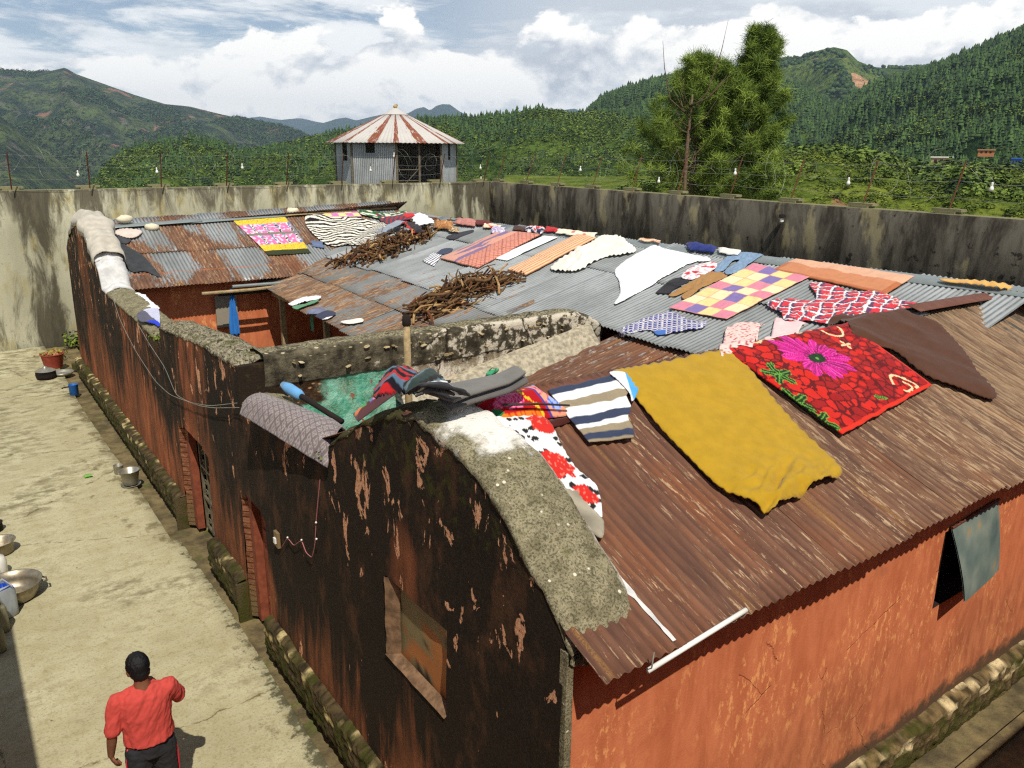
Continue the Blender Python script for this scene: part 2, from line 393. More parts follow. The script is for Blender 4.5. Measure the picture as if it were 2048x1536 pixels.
def mat_compound(name, dark):
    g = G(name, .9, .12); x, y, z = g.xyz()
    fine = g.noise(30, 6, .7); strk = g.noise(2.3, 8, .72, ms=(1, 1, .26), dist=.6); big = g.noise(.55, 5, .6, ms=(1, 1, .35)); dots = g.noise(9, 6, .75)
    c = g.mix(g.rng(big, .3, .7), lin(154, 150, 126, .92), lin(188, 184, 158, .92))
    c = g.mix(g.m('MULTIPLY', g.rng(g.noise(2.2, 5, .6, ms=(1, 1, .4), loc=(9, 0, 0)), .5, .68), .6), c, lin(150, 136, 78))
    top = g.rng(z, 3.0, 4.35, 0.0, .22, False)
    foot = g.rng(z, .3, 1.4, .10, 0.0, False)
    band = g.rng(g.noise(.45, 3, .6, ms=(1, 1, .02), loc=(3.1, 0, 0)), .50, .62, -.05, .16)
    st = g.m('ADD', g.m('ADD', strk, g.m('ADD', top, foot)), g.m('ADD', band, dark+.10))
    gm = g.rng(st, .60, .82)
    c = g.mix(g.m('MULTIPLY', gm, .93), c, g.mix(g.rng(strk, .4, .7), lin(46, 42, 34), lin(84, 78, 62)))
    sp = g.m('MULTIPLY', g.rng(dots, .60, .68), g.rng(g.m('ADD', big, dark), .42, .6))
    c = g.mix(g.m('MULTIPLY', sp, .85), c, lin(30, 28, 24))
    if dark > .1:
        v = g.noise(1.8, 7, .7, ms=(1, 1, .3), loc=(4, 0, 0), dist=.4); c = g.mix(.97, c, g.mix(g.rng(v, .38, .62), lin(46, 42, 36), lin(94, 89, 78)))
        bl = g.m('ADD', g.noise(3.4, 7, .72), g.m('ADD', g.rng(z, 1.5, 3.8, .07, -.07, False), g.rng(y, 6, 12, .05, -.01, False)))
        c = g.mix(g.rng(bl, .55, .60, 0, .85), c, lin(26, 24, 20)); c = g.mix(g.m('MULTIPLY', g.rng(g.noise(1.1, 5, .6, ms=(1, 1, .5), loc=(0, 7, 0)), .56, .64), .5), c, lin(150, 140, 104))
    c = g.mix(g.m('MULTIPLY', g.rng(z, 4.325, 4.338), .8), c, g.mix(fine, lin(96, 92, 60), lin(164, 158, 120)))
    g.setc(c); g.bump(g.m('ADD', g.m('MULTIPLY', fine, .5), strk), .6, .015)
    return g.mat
def mat_stone(name='rubble_stone'):
    g = G(name, .9, .15); x, y, z = g.xyz(); fine = g.noise(40, 6, .7)
    c = g.mix(g.rng(fine, .5, .75, 0, .7), g.attr(), lin(44, 37, 27))
    mo = g.m('ADD', g.noise(4, 5, .65), g.rng(z, 0, .5, .10, -.02, False))
    c = g.mix(g.m('MULTIPLY', g.rng(mo, .46, .62), .8), c, g.mix(fine, lin(30, 33, 12), lin(78, 82, 26)))
    g.setc(c); g.bump(fine, .8, .02)
    return g.mat
def mat_crosswall():
    g = G('peeling_cross_wall', .92, .12); x, y, z = g.xyz()
    fine = g.noise(36, 6, .75); mid = g.noise(5, 6, .68); big = g.noise(1.5, 4, .6, loc=(2, 0, 1)); wob = g.m('MULTIPLY', g.m('SUBTRACT', g.noise(6, 5, .6), .5), .12)
    dark = g.mix(g.rng(mid, .35, .65), lin(52, 47, 38), lin(112, 104, 84))
    dark = g.mix(g.m('MULTIPLY', g.rng(fine, .55, .7), .5), dark, lin(28, 25, 20))
    dark = g.mix(g.rng(g.m('ADD', mid, g.rng(x, 3.6, 5.6, -.10, .06)), .545, .60), dark, lin(206, 196, 176, .9))
    fl = g.vor(7.5, ms=(1, 1, 2.6)); rim = g.rng(z, 2.98, 3.28, -.16, .07, False)
    dark = g.mix(g.rng(g.m('ADD', fl, g.m('MULTIPLY', rim, -1.0)), .08, .15, 1, 0), dark, g.mix(fine, lin(150, 134, 100), lin(214, 200, 164)))
    white = g.mix(g.rng(g.noise(7, 6, .7, ms=(1, 1, .6)), .42, .62), lin(140, 126, 104), lin(224, 214, 196, .92))
    white = g.mix(g.rng(mid, .54, .62), white, lin(58, 46, 36))
    white = g.mix(g.m('MULTIPLY', g.rng(g.noise(3, 5, .6, loc=(4, 1, 0)), .56, .66), .6), white, lin(168, 120, 92))
    grn = g.mix(g.rng(g.noise(4, 6, .65), .38, .62), lin(70, 160, 128, .95), lin(156, 214, 188, .95))
    grn = g.mix(g.rng(g.noise(6.5, 5, .6, loc=(0, 0, 5)), .60, .65), grn, lin(156, 92, 66))
    grn = g.mix(g.rng(fine, .66, .76), grn, lin(110, 84, 56))
    gx = g.rng(g.m('ADD', x, g.m('MULTIPLY', g.m('SUBTRACT', g.noise(3.5, 5, .65), .5), 1.6)), 4.25, 4.5, 1, 0)
    lower = g.mix(gx, white, grn)
    st = g.mix(g.rng(g.vor(9, ms=(1, 1, 2)), .1, .3), lin(196, 150, 104), lin(60, 40, 26))
    lw = g.m('MULTIPLY', g.rng(g.m('ADD', x, g.m('MULTIPLY', wob, 2)), 3.35, 3.5, 1, 0), g.rng(g.m('ADD', z, wob), 2.60, 2.66))
    lower = g.mix(lw, lower, st)
    sel = g.rng(g.m('ADD', z, wob), 2.90, 2.93)
    c = g.mix(sel, lower, dark)
    topc = g.mix(g.rng(fine, .42, .6), lin(70, 64, 46), lin(164, 154, 124)); c = g.mix(g.m('MULTIPLY', g.rng(g.m('ADD', y, wob), 8.60, 8.68), g.rng(mid, .3, .5)), c, topc)
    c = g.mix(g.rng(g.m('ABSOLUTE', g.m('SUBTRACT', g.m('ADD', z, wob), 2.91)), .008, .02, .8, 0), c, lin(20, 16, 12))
    crk = g.vor(.8, v=g.mix(.15, g.pos(), g.noise(4, 4, .6, color=True)), feature='DISTANCE_TO_EDGE')
    c = g.mix(g.m('MULTIPLY', g.rng(crk, .003, .010, .8, 0), g.rng(x, 4.4, 4.8)), c, lin(30, 24, 18))
    g.setc(c); g.bump(g.m('ADD', g.m('MULTIPLY', fine, .5), mid), .9, .03)
    return g.mat
def mat_roof():
    "corrugated sheet: Col = (rust, darkness, seed); UV = (across, along) in metres"
    g = G('corrugated_iron', .55, .4)
    a = g.N('ShaderNodeSeparateColor'); g.L(g.attr(), a.inputs[0]); rust, dk, seed = a.outputs
    cb = g.N('ShaderNodeCombineXYZ'); sx = g.xyz(g.uvp())
    g.L(sx[0], cb.inputs[0]); g.L(sx[1], cb.inputs[1]); g.L(g.m('MULTIPLY', seed, 37.0), cb.inputs[2]); uv = cb.outputs[0]
    s1 = g.noise(7, 6, .65, v=uv, ms=(1, .16, 1)); s2 = g.noise(34, 6, .7, v=uv, ms=(1, .22, 1)); fine = g.noise(110, 5, .7, v=uv); big = g.noise(1.4, 4, .6, v=uv, ms=(1, .5, 1))
    rf = g.m('ADD', g.m('ADD', g.m('MULTIPLY', s1, .42), g.m('MULTIPLY', s2, .30)), g.m('MULTIPLY', big, .28))
    lim = g.m('SUBTRACT', 1.06, g.m('MULTIPLY', rust, 1.12))
    rm = g.rng(g.m('SUBTRACT', g.m('ADD', g.m('MULTIPLY', g.m('SUBTRACT', rf, .5), 2.4), .5), lim), -.06, .10)
    galv = g.mix(g.rng(big, .3, .7), lin(148, 152, 150), lin(182, 186, 186))
    galv = g.mix(g.rng(s2, .55, .75, 0, .45), galv, lin(104, 104, 96))
    galv = g.mix(g.m('MULTIPLY', dk, 1.0), galv, lin(70, 66, 58))
    ru = g.mix(g.rng(s1, .3, .7), lin(84, 55, 42), lin(118, 80, 58))
    ru = g.mix(g.rng(big, .45, .7, 0, .5), ru, lin(138, 80, 42))
    s3 = g.noise(48, 6, .72, v=uv, ms=(1, .10, 1), loc=(5, 0, 0)); flk = g.m('MULTIPLY', g.rng(g.m('ADD', s3, g.m('MULTIPLY', dk, .10)), .57, .61), g.rng(g.m('ADD', g.noise(2.5, 4, .6, v=uv, ms=(1, .4, 1), loc=(3, 0, 0)), g.m('MULTIPLY', dk, .2)), .40, .60))
    ru = g.mix(g.m('MULTIPLY', flk, .85), ru, lin(190, 160, 124))
    ru = g.mix(g.m('MULTIPLY', g.rng(fine, .55, .72), .55), ru, lin(54, 30, 24))
    gold = g.m('MULTIPLY', g.rng(g.noise(5, 4, .6, v=uv, ms=(1, .08, 1), loc=(8, 0, 0)), .60, .68), g.rng(fine, .4, .6))
    ru = g.mix(g.m('MULTIPLY', gold, .55), ru, lin(150, 112, 52))
    ru = g.mix(g.m('MULTIPLY', dk, .75), ru, g.mix(g.rng(s1, .35, .65), lin(84, 66, 50), lin(138, 112, 84)))
    c = g.mix(rm, galv, ru)
    vl = g.m('SINE', g.m('MULTIPLY', sx[0], 2*math.pi/.0762)); valley_shade = g.m('MULTIPLY', g.rng(g.m('COSINE', g.m('MULTIPLY', sx[0], 2*math.pi/.0762)), -.9, .2, 1, 0), g.rng(s2, .3, .6, .25, .6)); c = g.mix(g.m('MULTIPLY', valley_shade, g.rng(rm, 0, 1, 1.15, .75)), c, g.mix(rm, lin(76, 77, 74), lin(60, 36, 27)))  # corrugation valleys darkened in the colour, standing in for their shading
    g.setc(c); g.set('Roughness', g.rng(rm, 0, 1, .42, .85)); g.set('Metallic', g.rng(rm, 0, 1, .12, 0.0))
    g.bump(g.m('ADD', fine, g.m('MULTIPLY', flk, .8)), .25, .004)
    return g.mat
def mat_slab():
    g = G('courtyard_concrete', .9, .15); x, y, z = g.xyz()
    fine = g.noise(40, 6, .75); mid = g.noise(3, 7, .68, ms=(1, 1.6, 1)); big = g.noise(.55, 5, .6)
    c = g.mix(g.rng(big, .3, .7), lin(172, 164, 130, .92), lin(196, 189, 154, .92))
    c = g.mix(g.rng(mid, .42, .66, 0, .4), c, lin(154, 140, 100))
    c = g.mix(g.m('MULTIPLY', g.rng(fine, .50, .64), .5), c, lin(116, 105, 74)); c = g.mix(g.m('MULTIPLY', g.rng(g.noise(11, 6, .72, loc=(8, 8, 0)), .52, .64), .4), c, lin(128, 116, 80))
    c = g.mix(g.m('MULTIPLY', g.rng(fine, .28, .40, 1, 0), .4), c, lin(216, 208, 168))
    wet = g.noise(2.0, 6, .7, ms=(1.4, 1, 1), loc=(3, 0, 0)); wz = g.m('ADD', wet, g.m('ADD', g.rng(x, 1.0, 2.2, -.10, .06, False), g.rng(y, 9, 14, -.04, .04, False)))
    c = g.mix(g.m('MULTIPLY', g.rng(wz, .56, .68), .75), c, g.mix(mid, lin(84, 76, 52), lin(118, 104, 66)))
    farz = g.m('MULTIPLY', g.rng(g.m('ADD', big, g.rng(y, 12, 20, 0, .12, False)), .5, .68), g.rng(mid, .4, .62))
    c = g.mix(g.m('MULTIPLY', farz, .7), c, lin(96, 88, 62))
    spk = g.m('MULTIPLY', g.rng(g.noise(14, 3, .5, ms=(1, 1.5, 1)), .70, .74), g.rng(big, .4, .5))
    c = g.mix(g.m('MULTIPLY', spk, .7), c, lin(78, 66, 44))
    crk = g.vor(.30, v=g.mix(.22, g.pos(), g.noise(2.5, 5, .65, color=True)), feature='DISTANCE_TO_EDGE')
    c = g.mix(g.m('MULTIPLY', g.m('MULTIPLY', g.rng(crk, .001, .004, 1, 0), g.rng(mid, .42, .55)), .7), c, lin(84, 70, 44))
    alg = g.m('MULTIPLY', g.rng(g.m('ADD', g.noise(6, 6, .7), g.m('ADD', g.rng(x, 1.8, 2.3, -.2, .16), g.rng(y, 6.5, 8.5, .06, -.04))), .55, .66), .8)
    c = g.mix(alg, c, lin(62, 60, 40))
    g.setc(c); g.bump(g.m('ADD', g.m('MULTIPLY', fine, .6), mid), .35, .012)
    return g.mat
def mat_gutter():
    g = G('damp_mud_concrete', .8, .3)
    f = g.noise(25, 6, .7); b = g.noise(3, 5, .6)
    c = g.mix(g.rng(b, .3, .7), lin(76, 66, 46), lin(128, 112, 76)); c = g.mix(g.rng(f, .55, .7, 0, .5), c, lin(44, 38, 26))
    c = g.mix(g.m('MULTIPLY', g.rng(g.noise(2.2, 5, .7, loc=(5, 5, 0)), .54, .66), .7), c, lin(70, 82, 24))
    g.setc(c); g.bump(f, .7, .02); return g.mat
def mat_hill(name, lo, hi, dark, scale=1.0, bare=(150, 104, 76), bare_amt=.60, rock=0, contrast=1.0, light=None):
    g = G(name, .95, .05)
    n1 = g.noise(.012*scale, 7, .65); n2 = g.noise(.11*scale, 5, .7); n3 = g.noise(.004*scale, 5, .6, loc=(300, 0, 0))
    c = g.mix(g.rng(n1, .36, .64), lin(*lo), lin(*hi))
    if light: c = g.mix(g.rng(n3, .48, .6), c, lin(*light))
    c = g.mix(g.m('MULTIPLY', g.rng(n2, .46, .62), .8*contrast), c, lin(*dark))
    if rock: c = g.mix(g.m('MULTIPLY', g.rng(g.noise(.02*scale, 7, .75, loc=(9, 70, 5)), .56, .62), rock), c, g.mix(g.noise(.2*scale, 4, .7), lin(60, 58, 60), lin(140, 126, 118)))
    b = g.m('ADD', g.noise(.009*scale, 6, .65, loc=(50, 900, 20)), 0.0)
    c = g.mix(g.rng(b, bare_amt, bare_amt+.04), c, g.mix(n2, lin(*bare), lin(bare[0]*.7, bare[1]*.7, bare[2]*.7)))
    g.setc(c); g.bump(g.m('ADD', n2, n1), 1.0, 9/scale)
    return g.mat
def mat_vcol(name='painted_by_colour', rough=.9, spec=.1, fuzz=0.0, bump=.15, bscale=300, var=.12):
    g = G(name, rough, spec); n = g.noise(bscale, 3, .6); n2 = g.noise(9, 4, .6)
    c = g.mix(g.rng(n2, .3, .7, 0, var), g.attr(), (0, 0, 0), 'MIX')
    g.setc(c)
    if fuzz: g.set('Sheen Weight', fuzz)
    g.bump(n, bump, .002); return g.mat
def mat_leaf(name, c1, c2, transl=.25):
    g = G(name, .75, .2); a = g.N('ShaderNodeSeparateColor'); g.L(g.attr(), a.inputs[0])
    c = g.mix(a.outputs[0], lin(*c1), lin(*c2)); g.setc(c)
    g.set('Subsurface Weight', 0.0)
    return g.mat
M['moldy'] = mat_moldy(); M['orange'] = mat_orange(); M['coping'] = mat_coping(); M['coping2'] = mat_coping('mossy_wall_top', False)
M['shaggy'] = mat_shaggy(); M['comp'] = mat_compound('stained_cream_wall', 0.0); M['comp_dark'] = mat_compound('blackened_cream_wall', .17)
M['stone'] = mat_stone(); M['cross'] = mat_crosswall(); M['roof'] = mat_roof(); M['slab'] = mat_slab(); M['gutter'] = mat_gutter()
M['cloth'] = mat_vcol('woven_cloth', .95, .05, .15); M['paint'] = mat_vcol('painted_surface', .6, .3, 0, .05, 60)
M['metal'] = plain('dull_aluminium', lin(150, 140, 120), .42, .75, .2, 18, .1)
M['iron'] = plain('rusty_iron', lin(92, 52, 34), .85, .1, .4, 22, .3)
M['wood'] = plain('weathered_wood', lin(168, 146, 106, .85), .85, 0, .25, 14, .3)
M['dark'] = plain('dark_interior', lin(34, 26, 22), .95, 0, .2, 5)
M['flash'] = plain('galvanised_flashing', lin(132, 140, 138, .95), .45, .15, .08, 6)
M['rustflash'] = plain('painted_rusty_flashing', lin(104, 66, 52), .7, .05, .15, 8, .1)
M['plastic_blue'] = plain('blue_plastic', lin(38, 96, 168), .45, 0, .12, 9)
M['white'] = plain('white_plastic', lin(236, 234, 224, .9), .4, 0, .04, 9)
M['wire'] = plain('galvanised_wire', lin(150, 150, 138), .5, .4, .2, 3)
M['brick'] = None
def mat_brick():
    g = G('exposed_orange_brick', .9, .1); n = g.noise(9, 5, .6, ms=(1, 1, 2.4)); f = g.noise(50, 5, .7)
    z = g.xyz()[2]; w = g.m('ADD', g.m('MULTIPLY', z, 13.3), g.m('MULTIPLY', n, .7)); fr = g.m('FRACT', w)
    mort = g.rng(g.m('ABSOLUTE', g.m('SUBTRACT', fr, .5)), .38, .46)
    c = g.mix(g.rng(n, .35, .65), lin(106, 66, 46), lin(146, 98, 70)); c = g.mix(g.m('MULTIPLY', mort, .8), c, lin(74, 34, 20))
    c = g.mix(g.rng(g.xyz()[2], .1, .7, .75, 0), c, g.mix(f, lin(70, 62, 44), lin(130, 116, 78)))
    g.setc(c); g.bump(g.m('SUBTRACT', g.m('MULTIPLY', f, .4), mort), 1.0, .03); return g.mat
M['brick'] = mat_brick()
# ============================================================ GROUND
def sheet_grid(name, x0, x1, y0, y1, step, zf, mat, kind='structure', parent=None):
    xs = np.linspace(x0, x1, max(2, int((x1-x0)/step)+1)); ys = np.linspace(y0, y1, max(2, int((y1-y0)/step)+1))
    V = [(x, y, zf(x, y)) for x in xs for y in ys]
    o = mesh_obj(name, V, grid_faces(len(xs), len(ys)), mat, parent, smooth=True)
    return tag(o, kind=kind) if kind else o
def slab():
    ys = np.arange(-8, 26.0, 0.1); V = []; Fc = []
    def edge(y):
        e = 2.2+0.02*math.sin(y*0.9)-(0.10 if y > 11.4 else 0.0)-(0.10*max(0, min(1, (y-13)/3)))
        return e+0.02*fbm(y*3, 1.0, 0, 3)
    nx = 30
    for y in ys:
        e = edge(y)
        for i in range(nx): V.append((-9+(e+9)*(i/(nx-1))**0.5, y, 0.004*fbm(i*0.3, y, 0, 2)))
        V.append((e+0.006, y, -0.012)); V.append((e+0.01, y, -0.12))
    return tag(mesh_obj('courtyard_floor', V, grid_faces(len(ys), nx+2), M['slab']), kind='structure')
slab()
sheet_grid('drain_channel', 1.9, 2.75, -8, 25.9, 0.15, lambda x, y: -0.075+0.012*fbm(x*4, y*4, 0, 3), M['gutter'])
sheet_grid('alley_path', 2.75, 15.9, 1.9, 2.98, 0.15, lambda x, y: -0.02+0.01*fbm(x*4, y*4, 3, 3) if y > 2.62 else -0.03-0.01*fbm(x*3, y*3, 0, 2), M['gutter'])
sheet_grid('alley_ground', 2.1, 16.3, -8, 2.2, 0.4, lambda x, y: -0.05+0.02*fbm(x*2, y*2, 0, 3), M['slab'])
mb = MB(); mb.box(2.75, 15.9, 2.50, 2.60, -0.1, 0.03); tag(mb.build('alley_kerb', M['gutter']), kind='structure')
sheet_grid('inner_yard_floor', 2.7, 7.8, 6.0, 17.9, 0.5, lambda x, y: 0.02, M['gutter'])

# ============================================================ THE BUILDING
bld = thing('courtyard_building', 'long low orange plaster building with rusty corrugated roofs around two small inner yards', 'building', (7, 12, 0))
TOP = [(2.93, 3.00), (3.0, 3.04), (3.2, 3.19), (3.35, 3.32), (3.56, 3.46), (3.8, 3.60), (4.12, 3.69), (4.58, 3.74), (4.88, 3.69), (5.3, 3.53), (5.68, 3.34), (6.17, 3.07),
       (6.19, 2.86), (8.66, 2.80), (8.68, 3.20), (10, 3.16), (12.47, 2.96), (12.49, 2.72), (13.8, 2.74), (17.3, 2.84), (17.5, 3.20), (18.9, 3.93), (19.4, 4.0), (19.9, 3.96), (20.9, 3.68), (21.95, 3.2)]
TY = [a for a, b in TOP]; TZ = [b for a, b in TOP]
def top_z(y): return float(np.interp(y, TY, TZ))
def wall_x(y, z): return 2.45-0.025*max(0, 3-z)*(1 if y < 9 else .4)-0.03*fbm(y*0.5, z*0.5, 0, 3)-0.012*fbm(y*3, z*3, 7, 3)
DOORS = [(10.30, 11.85, 0.0, 1.66), (8.00, 8.86, 0.0, 1.66)]; WIN = (4.17, 5.09, 1.62, 2.32)
def left_wall():
    ys = sorted(set([round(float(v), 4) for v in np.arange(2.93, 21.96, 0.09)]+TY+[q for d in DOORS for q in d[:2]]+list(WIN[:2])))
    zr = sorted(set([round(float(v), 3) for v in np.arange(0, 2.66, 0.1)]+[1.66, 1.62, 2.32])); nf = 8
    V = []; nz_ = len(zr)+nf
    for y in ys:
        t = top_z(y)-0.025
        zz = zr+[2.6+(t-2.6)*(k+1)/nf for k in range(nf)]
        for z in zz: V.append((wall_x(y, z), y+0.012*fbm(y*4, z*4, 3, 2)*(3 < y < 21.5), z))
    Fc = []
    def open_(y, z):
        for a, b, c, d in DOORS:
            if a < y < b and z < d-0.10*max(0, abs((y-(a+b)/2)/((b-a)/2))-.6)/.4: return True
        a, b, c, d = WIN
        return a < y < b and c < z < d
    for i in range(len(ys)-1):
        for j in range(nz_-1):
            cy = (ys[i]+ys[i+1])/2; cz = (V[i*nz_+j][2]+V[i*nz_+j+1][2])/2
            if not open_(cy, cz): Fc.append((i*nz_+j, i*nz_+j+1, (i+1)*nz_+j+1, (i+1)*nz_+j))
    n0 = len(V)
    # inner face
    for y in ys: V += [(2.95, max(y, 3.0), 0), (2.95, max(y, 3.0), top_z(y)-0.06)]
    for i in range(len(ys)-1): Fc.append((n0+2*i, n0+2*i+2, n0+2*i+3, n0+2*i+1))
    # south end strip
    Fc += [(0, n0, n0+1, nz_-1)] if False else []
    o = mesh_obj('outer_wall', V, Fc, M['moldy'], bld, smooth=True)
    return o
left_wall()
def reveal(a, b, c, d, dep, sill=True):
    x0 = wall_x((a+b)/2, 1.0)+0.02; mb = MB()
    # far jamb (faces the sun), near jamb, lintel, sill: rough blocks with an uneven outer edge
    for (ya, yb) in ((b-0.002, b+0.16), (a-0.16, a+0.002)):
        n = 16; V = []; 
        for k in range(n+1):
            z = c+(d-c)*k/n; w = 0.035*fbm(z*7, ya*3, 0, 2)
            yy = (b-0.012-w*0.5) if ya > a else (a+0.012+w*0.5)
            V += [((x0-0.012+w*0.4) if ya > a else x0+.02, yy, z), (x0+dep, yy-(0.12 if ya > a else -0.0), z)]
        mb.add(V, [(2*k, 2*k+1, 2*k+3, 2*k+2) for k in range(n)])
    mb.add([(x0+.02, a, d-.004), (x0+.02, b, d-.004), (x0+dep, b, d-.03), (x0+dep, a, d-.03)], [(0, 1, 2, 3)])
    if sill:
        n = 10; V = []
        for k in range(n+1):
            y = a+(b-a)*k/n; V += [(x0-.02, y, c+.012*fbm(y*9, 2, 0, 2)), (x0+dep, y, c+.05)]
        mb.add(V, [(2*k, 2*k+2, 2*k+3, 2*k+1) for k in range(n)])
    return mb
# doorway with the wrought iron gate
mb = reveal(*DOORS[0], 0.10, False); mb.build('doorway_reveal', M['brick'], bld)
mb = MB(); mb.box(2.72, 3.2, 10.1, 12.1, 0, 1.8); 
mb = MB(); mb.add([(2.90, 10.2, 0), (2.90, 16, 0), (2.90, 16, 1.8), (2.90, 10.2, 1.8)], [(0, 1, 2, 3)]); mb.build('doorway_shade_panel', M['dark'], bld)  # dark panel standing in for the shade inside the doorway
M['orange_paint'] = plain('orange_painted_timber', lin(126, 66, 44), .8, 0, .25, 9, .2)
M['grey_green'] = plain('grimy_gate_paint', lin(104, 96, 78), .6, .2, .25, 14, .1)
g_root = MB()
door = MB(); door.box(2.50, 2.60, 11.60, 11.78, 0.0, 1.64); door.box(2.50, 2.60, 10.3, 11.56, 1.58, 1.66); dj = door.build('door_frame', M['orange_paint'], bld)
gate = MB()
for y in (10.35, 10.62, 10.90, 11.18, 11.5): gate.box(2.60, 2.635, y-0.022, y+0.022, 0.05, 1.6)
for z in (0.08, 0.55, 1.05, 1.55): gate.box(2.602, 2.633, 10.33, 11.5, z-0.02, z+0.02)
scr = gate
for cy in (10.48, 10.76, 11.04, 11.34):
    for cz in np.arange(0.2, 1.5, 0.155):
        for s in (1, -1):
            pts = [(2.618, cy+s*(0.02+0.045*(1-t/9)*math.cos(t*0.75)), cz+0.05*math.sin(t*0.75)*(1-t/12)) for t in range(9)]
            scr.tube(pts, 0.006, 5)
gobj = gate.build('gate', M['grey_green'], bld)
# second doorway with the timber leaf standing open
mb = reveal(*DOORS[1], 0.10, False); mb.build('doorway_reveal', M['brick'], bld)
mb = MB(); mb.add([(2.66, 7.95, 0), (2.66, 8.95, 0), (2.66, 8.95, 1.8), (2.66, 7.95, 1.8)], [(0, 1, 2, 3)]); mb.build('doorway_shade_panel', M['dark'], bld)  # dark panel painted as the shade beside the door leaf
mb = MB(); mb.box(2.47, 2.60, 8.66, 8.80, 0, 1.64); mb.box(2.56, 2.60, 8.28, 8.64, 0.02, 1.60); dl = mb.build('door', M['orange_paint'], bld)
for z in (.3, 1.2): mb = MB(); mb.box(2.545, 2.56, 8.24, 8.56, z, z+.06); mb.build('door_batten', M['orange_paint'], dl)
M['sillm'] = plain('worn_plaster_edge', lin(116, 90, 66), .9, 0, .4, 14, .5)
# window with the boarded curtain
mb = reveal(*WIN, 0.06); mb.build('window_reveal', M['sillm'], bld)
def curtain():
    V = []; C = []; n = 16
    for i in range(n):
        for j in range(n):
            y = 4.12+1.0*i/(n-1); z = 1.60+0.76*j/(n-1)
            V.append((2.488+0.02*fbm(y*3, z*2, 0, 3), y, z))
            f = fbm(y*4+2, z*4, 5, 4)
            C.append(lin(176, 112, 62) if f+0.6*(.5-i/n)+.5*(.4-j/n) > 0.10 else (lin(140, 126, 88) if f > -.16 else lin(76, 58, 42)))
    return mesh_obj('window_board', V, grid_faces(n, n), M['paint'], bld, col=C, smooth=True)
curtain()
# plinth of rubble
def plinth(name, a, b, along='y', pos=2.30, back=2.5, ztop=0.46, seed=0):
    L_ = np.arange(a, b+0.001, 0.028); rows = 19; V = []; C = []; rr = random.Random(seed)
    for l in L_:
        zt = ztop+0.05*fbm(l*1.7, seed, 0, 3)
        prof = [(0, z) for z in np.linspace(-0.09, zt, rows)]+[(0.05, zt+0.015), (0.12, zt+0.02), (abs(back-pos), zt+0.035)]
        for k, (o, z) in enumerate(prof):
            d, pp = mnoise.voronoi(Vector((l*(8.0 if along == 'y' else 6)+seed, z*13, 1.0+o*11))); t_ = mnoise.noise(pp[0]*7.7)
            ca, cb = ((66, 56, 38), (112, 94, 62)) if along == 'y' else ((84, 70, 48), (150, 126, 84)); f_ = min(1, max(0, .5+t_)); cc = [a_*(1-f_)+b_*f_ for a_, b_ in zip(ca, cb)]
            if t_ > .27 and z > zt*.72: cc = [196, 176, 124] if along == 'y' else [214, 192, 146]
            e_ = min(1, (d[1]-d[0])/.22); C.append(tuple(q*(.22+.78*e_) for q in lin(*cc)))
            disp = min(0.022, (d[1]-d[0])*0.07)+0.012*fbm(l*9, z*9, seed, 2)
            if k >= rows: zz = z+disp*0.7; oo = o
            else: zz = z; oo = o-disp+(0.05*(1-z/zt) if z < zt*.2 else 0)
            V.append((pos+oo, l, zz) if along == 'y' else (l, pos+oo, zz))
    return mesh_obj(name, V, grid_faces(len(L_), rows+3), M['stone'], bld, col=C, smooth=True)
plinth('stone_plinth', 2.78, 7.97, seed=1); plinth('stone_plinth', 8.90, 10.27, seed=4); plinth('stone_plinth', 11.88, 22.0, seed=8, ztop=.44)
plinth('stone_plinth', 2.36, 13.6, along='x', pos=2.84, back=3.0, ztop=.42, seed=12)
for y, z0 in ((11.93, 0), (8.93, 0)):   # block ends of the plinth at the doorways
    mb = MB(); mb.box(2.27, 2.55, y-0.05, y+0.0, -0.08, 0.44, lin(84, 72, 50)); mb.build('plinth_end', M['stone'], bld)
# coping of the long wall
def coping(name, ya, yb, mat, w0=2.45, w1=2.96, bulge=0.05, rough=0.03, over=0.02, par=None, thick=.16):
    ys = np.arange(ya, yb+1e-6, 0.05); ys = np.append(ys[ys < yb-0.02], yb); V = []
    prof = [(w0+.015, -.05), (w0-.008, -0.03), (w0+0.01, 0.0), (w0+.08, 0.03), (w0+.16, bulge*.9), ((w0+w1)/2, bulge+.01), (w1-.14, bulge*.9), (w1-.06, bulge*.45), (w1+.01, -0.03), (w1+.015, -thick-.06)]
    for y in ys:
        t = top_z(min(max(y, ya+.012), yb-.012)); e = min((y-ya), (yb-y)); rd = -0.05*max(0, 1-e/0.10)**2
        for x, dz in prof:
            V.append((x+(rough*.6*fbm(y*3, x*5, 2, 3) if x > w0+.02 else wall_x(y, t)-2.45+.012*fbm(y*14, 0, 2, 2)), y, t+dz+rd+rough*fbm(x*6, y*6, 0, 4)+.3*rough*fbm(x*18, y*18, 5, 2)))
    n = len(prof)
    if name == 'gable_coping':   # blunt rounded lower end sitting on the sheets
        for k_, (dy, dd) in enumerate(((-.035, .03), (-.055, .07), (-.05, .10))):
            V = [(x+.02*fbm(x*9, k_, 1, 2), ys[0]+dy+.012*fbm(x*12, k_, 4, 2), z-dd+.02*fbm(x*11, k_, 2, 2)) for x, y, z in V[(0):n]]+V if k_ == 0 else [(x, ys[0]+dy+.012*fbm(x*12, k_, 4, 2), V[n*k_+j][2]-dd) for j, (x, y, z) in enumerate(V[:n])]+V
        ys = np.concatenate([[0, 0, 0], ys])
    Fc = grid_faces(len(ys), n).tolist()
    Fc += [tuple(range(n))[::-1], tuple(range((len(ys)-1)*n, len(ys)*n))]
    return mesh_obj(name, V, Fc, mat, bld, smooth=True)
coping('gable_coping', 2.93, 6.18, M['coping'], w1=2.97, bulge=.055, rough=.065)
coping('wall_coping', 6.19, 8.68, M['coping2'])
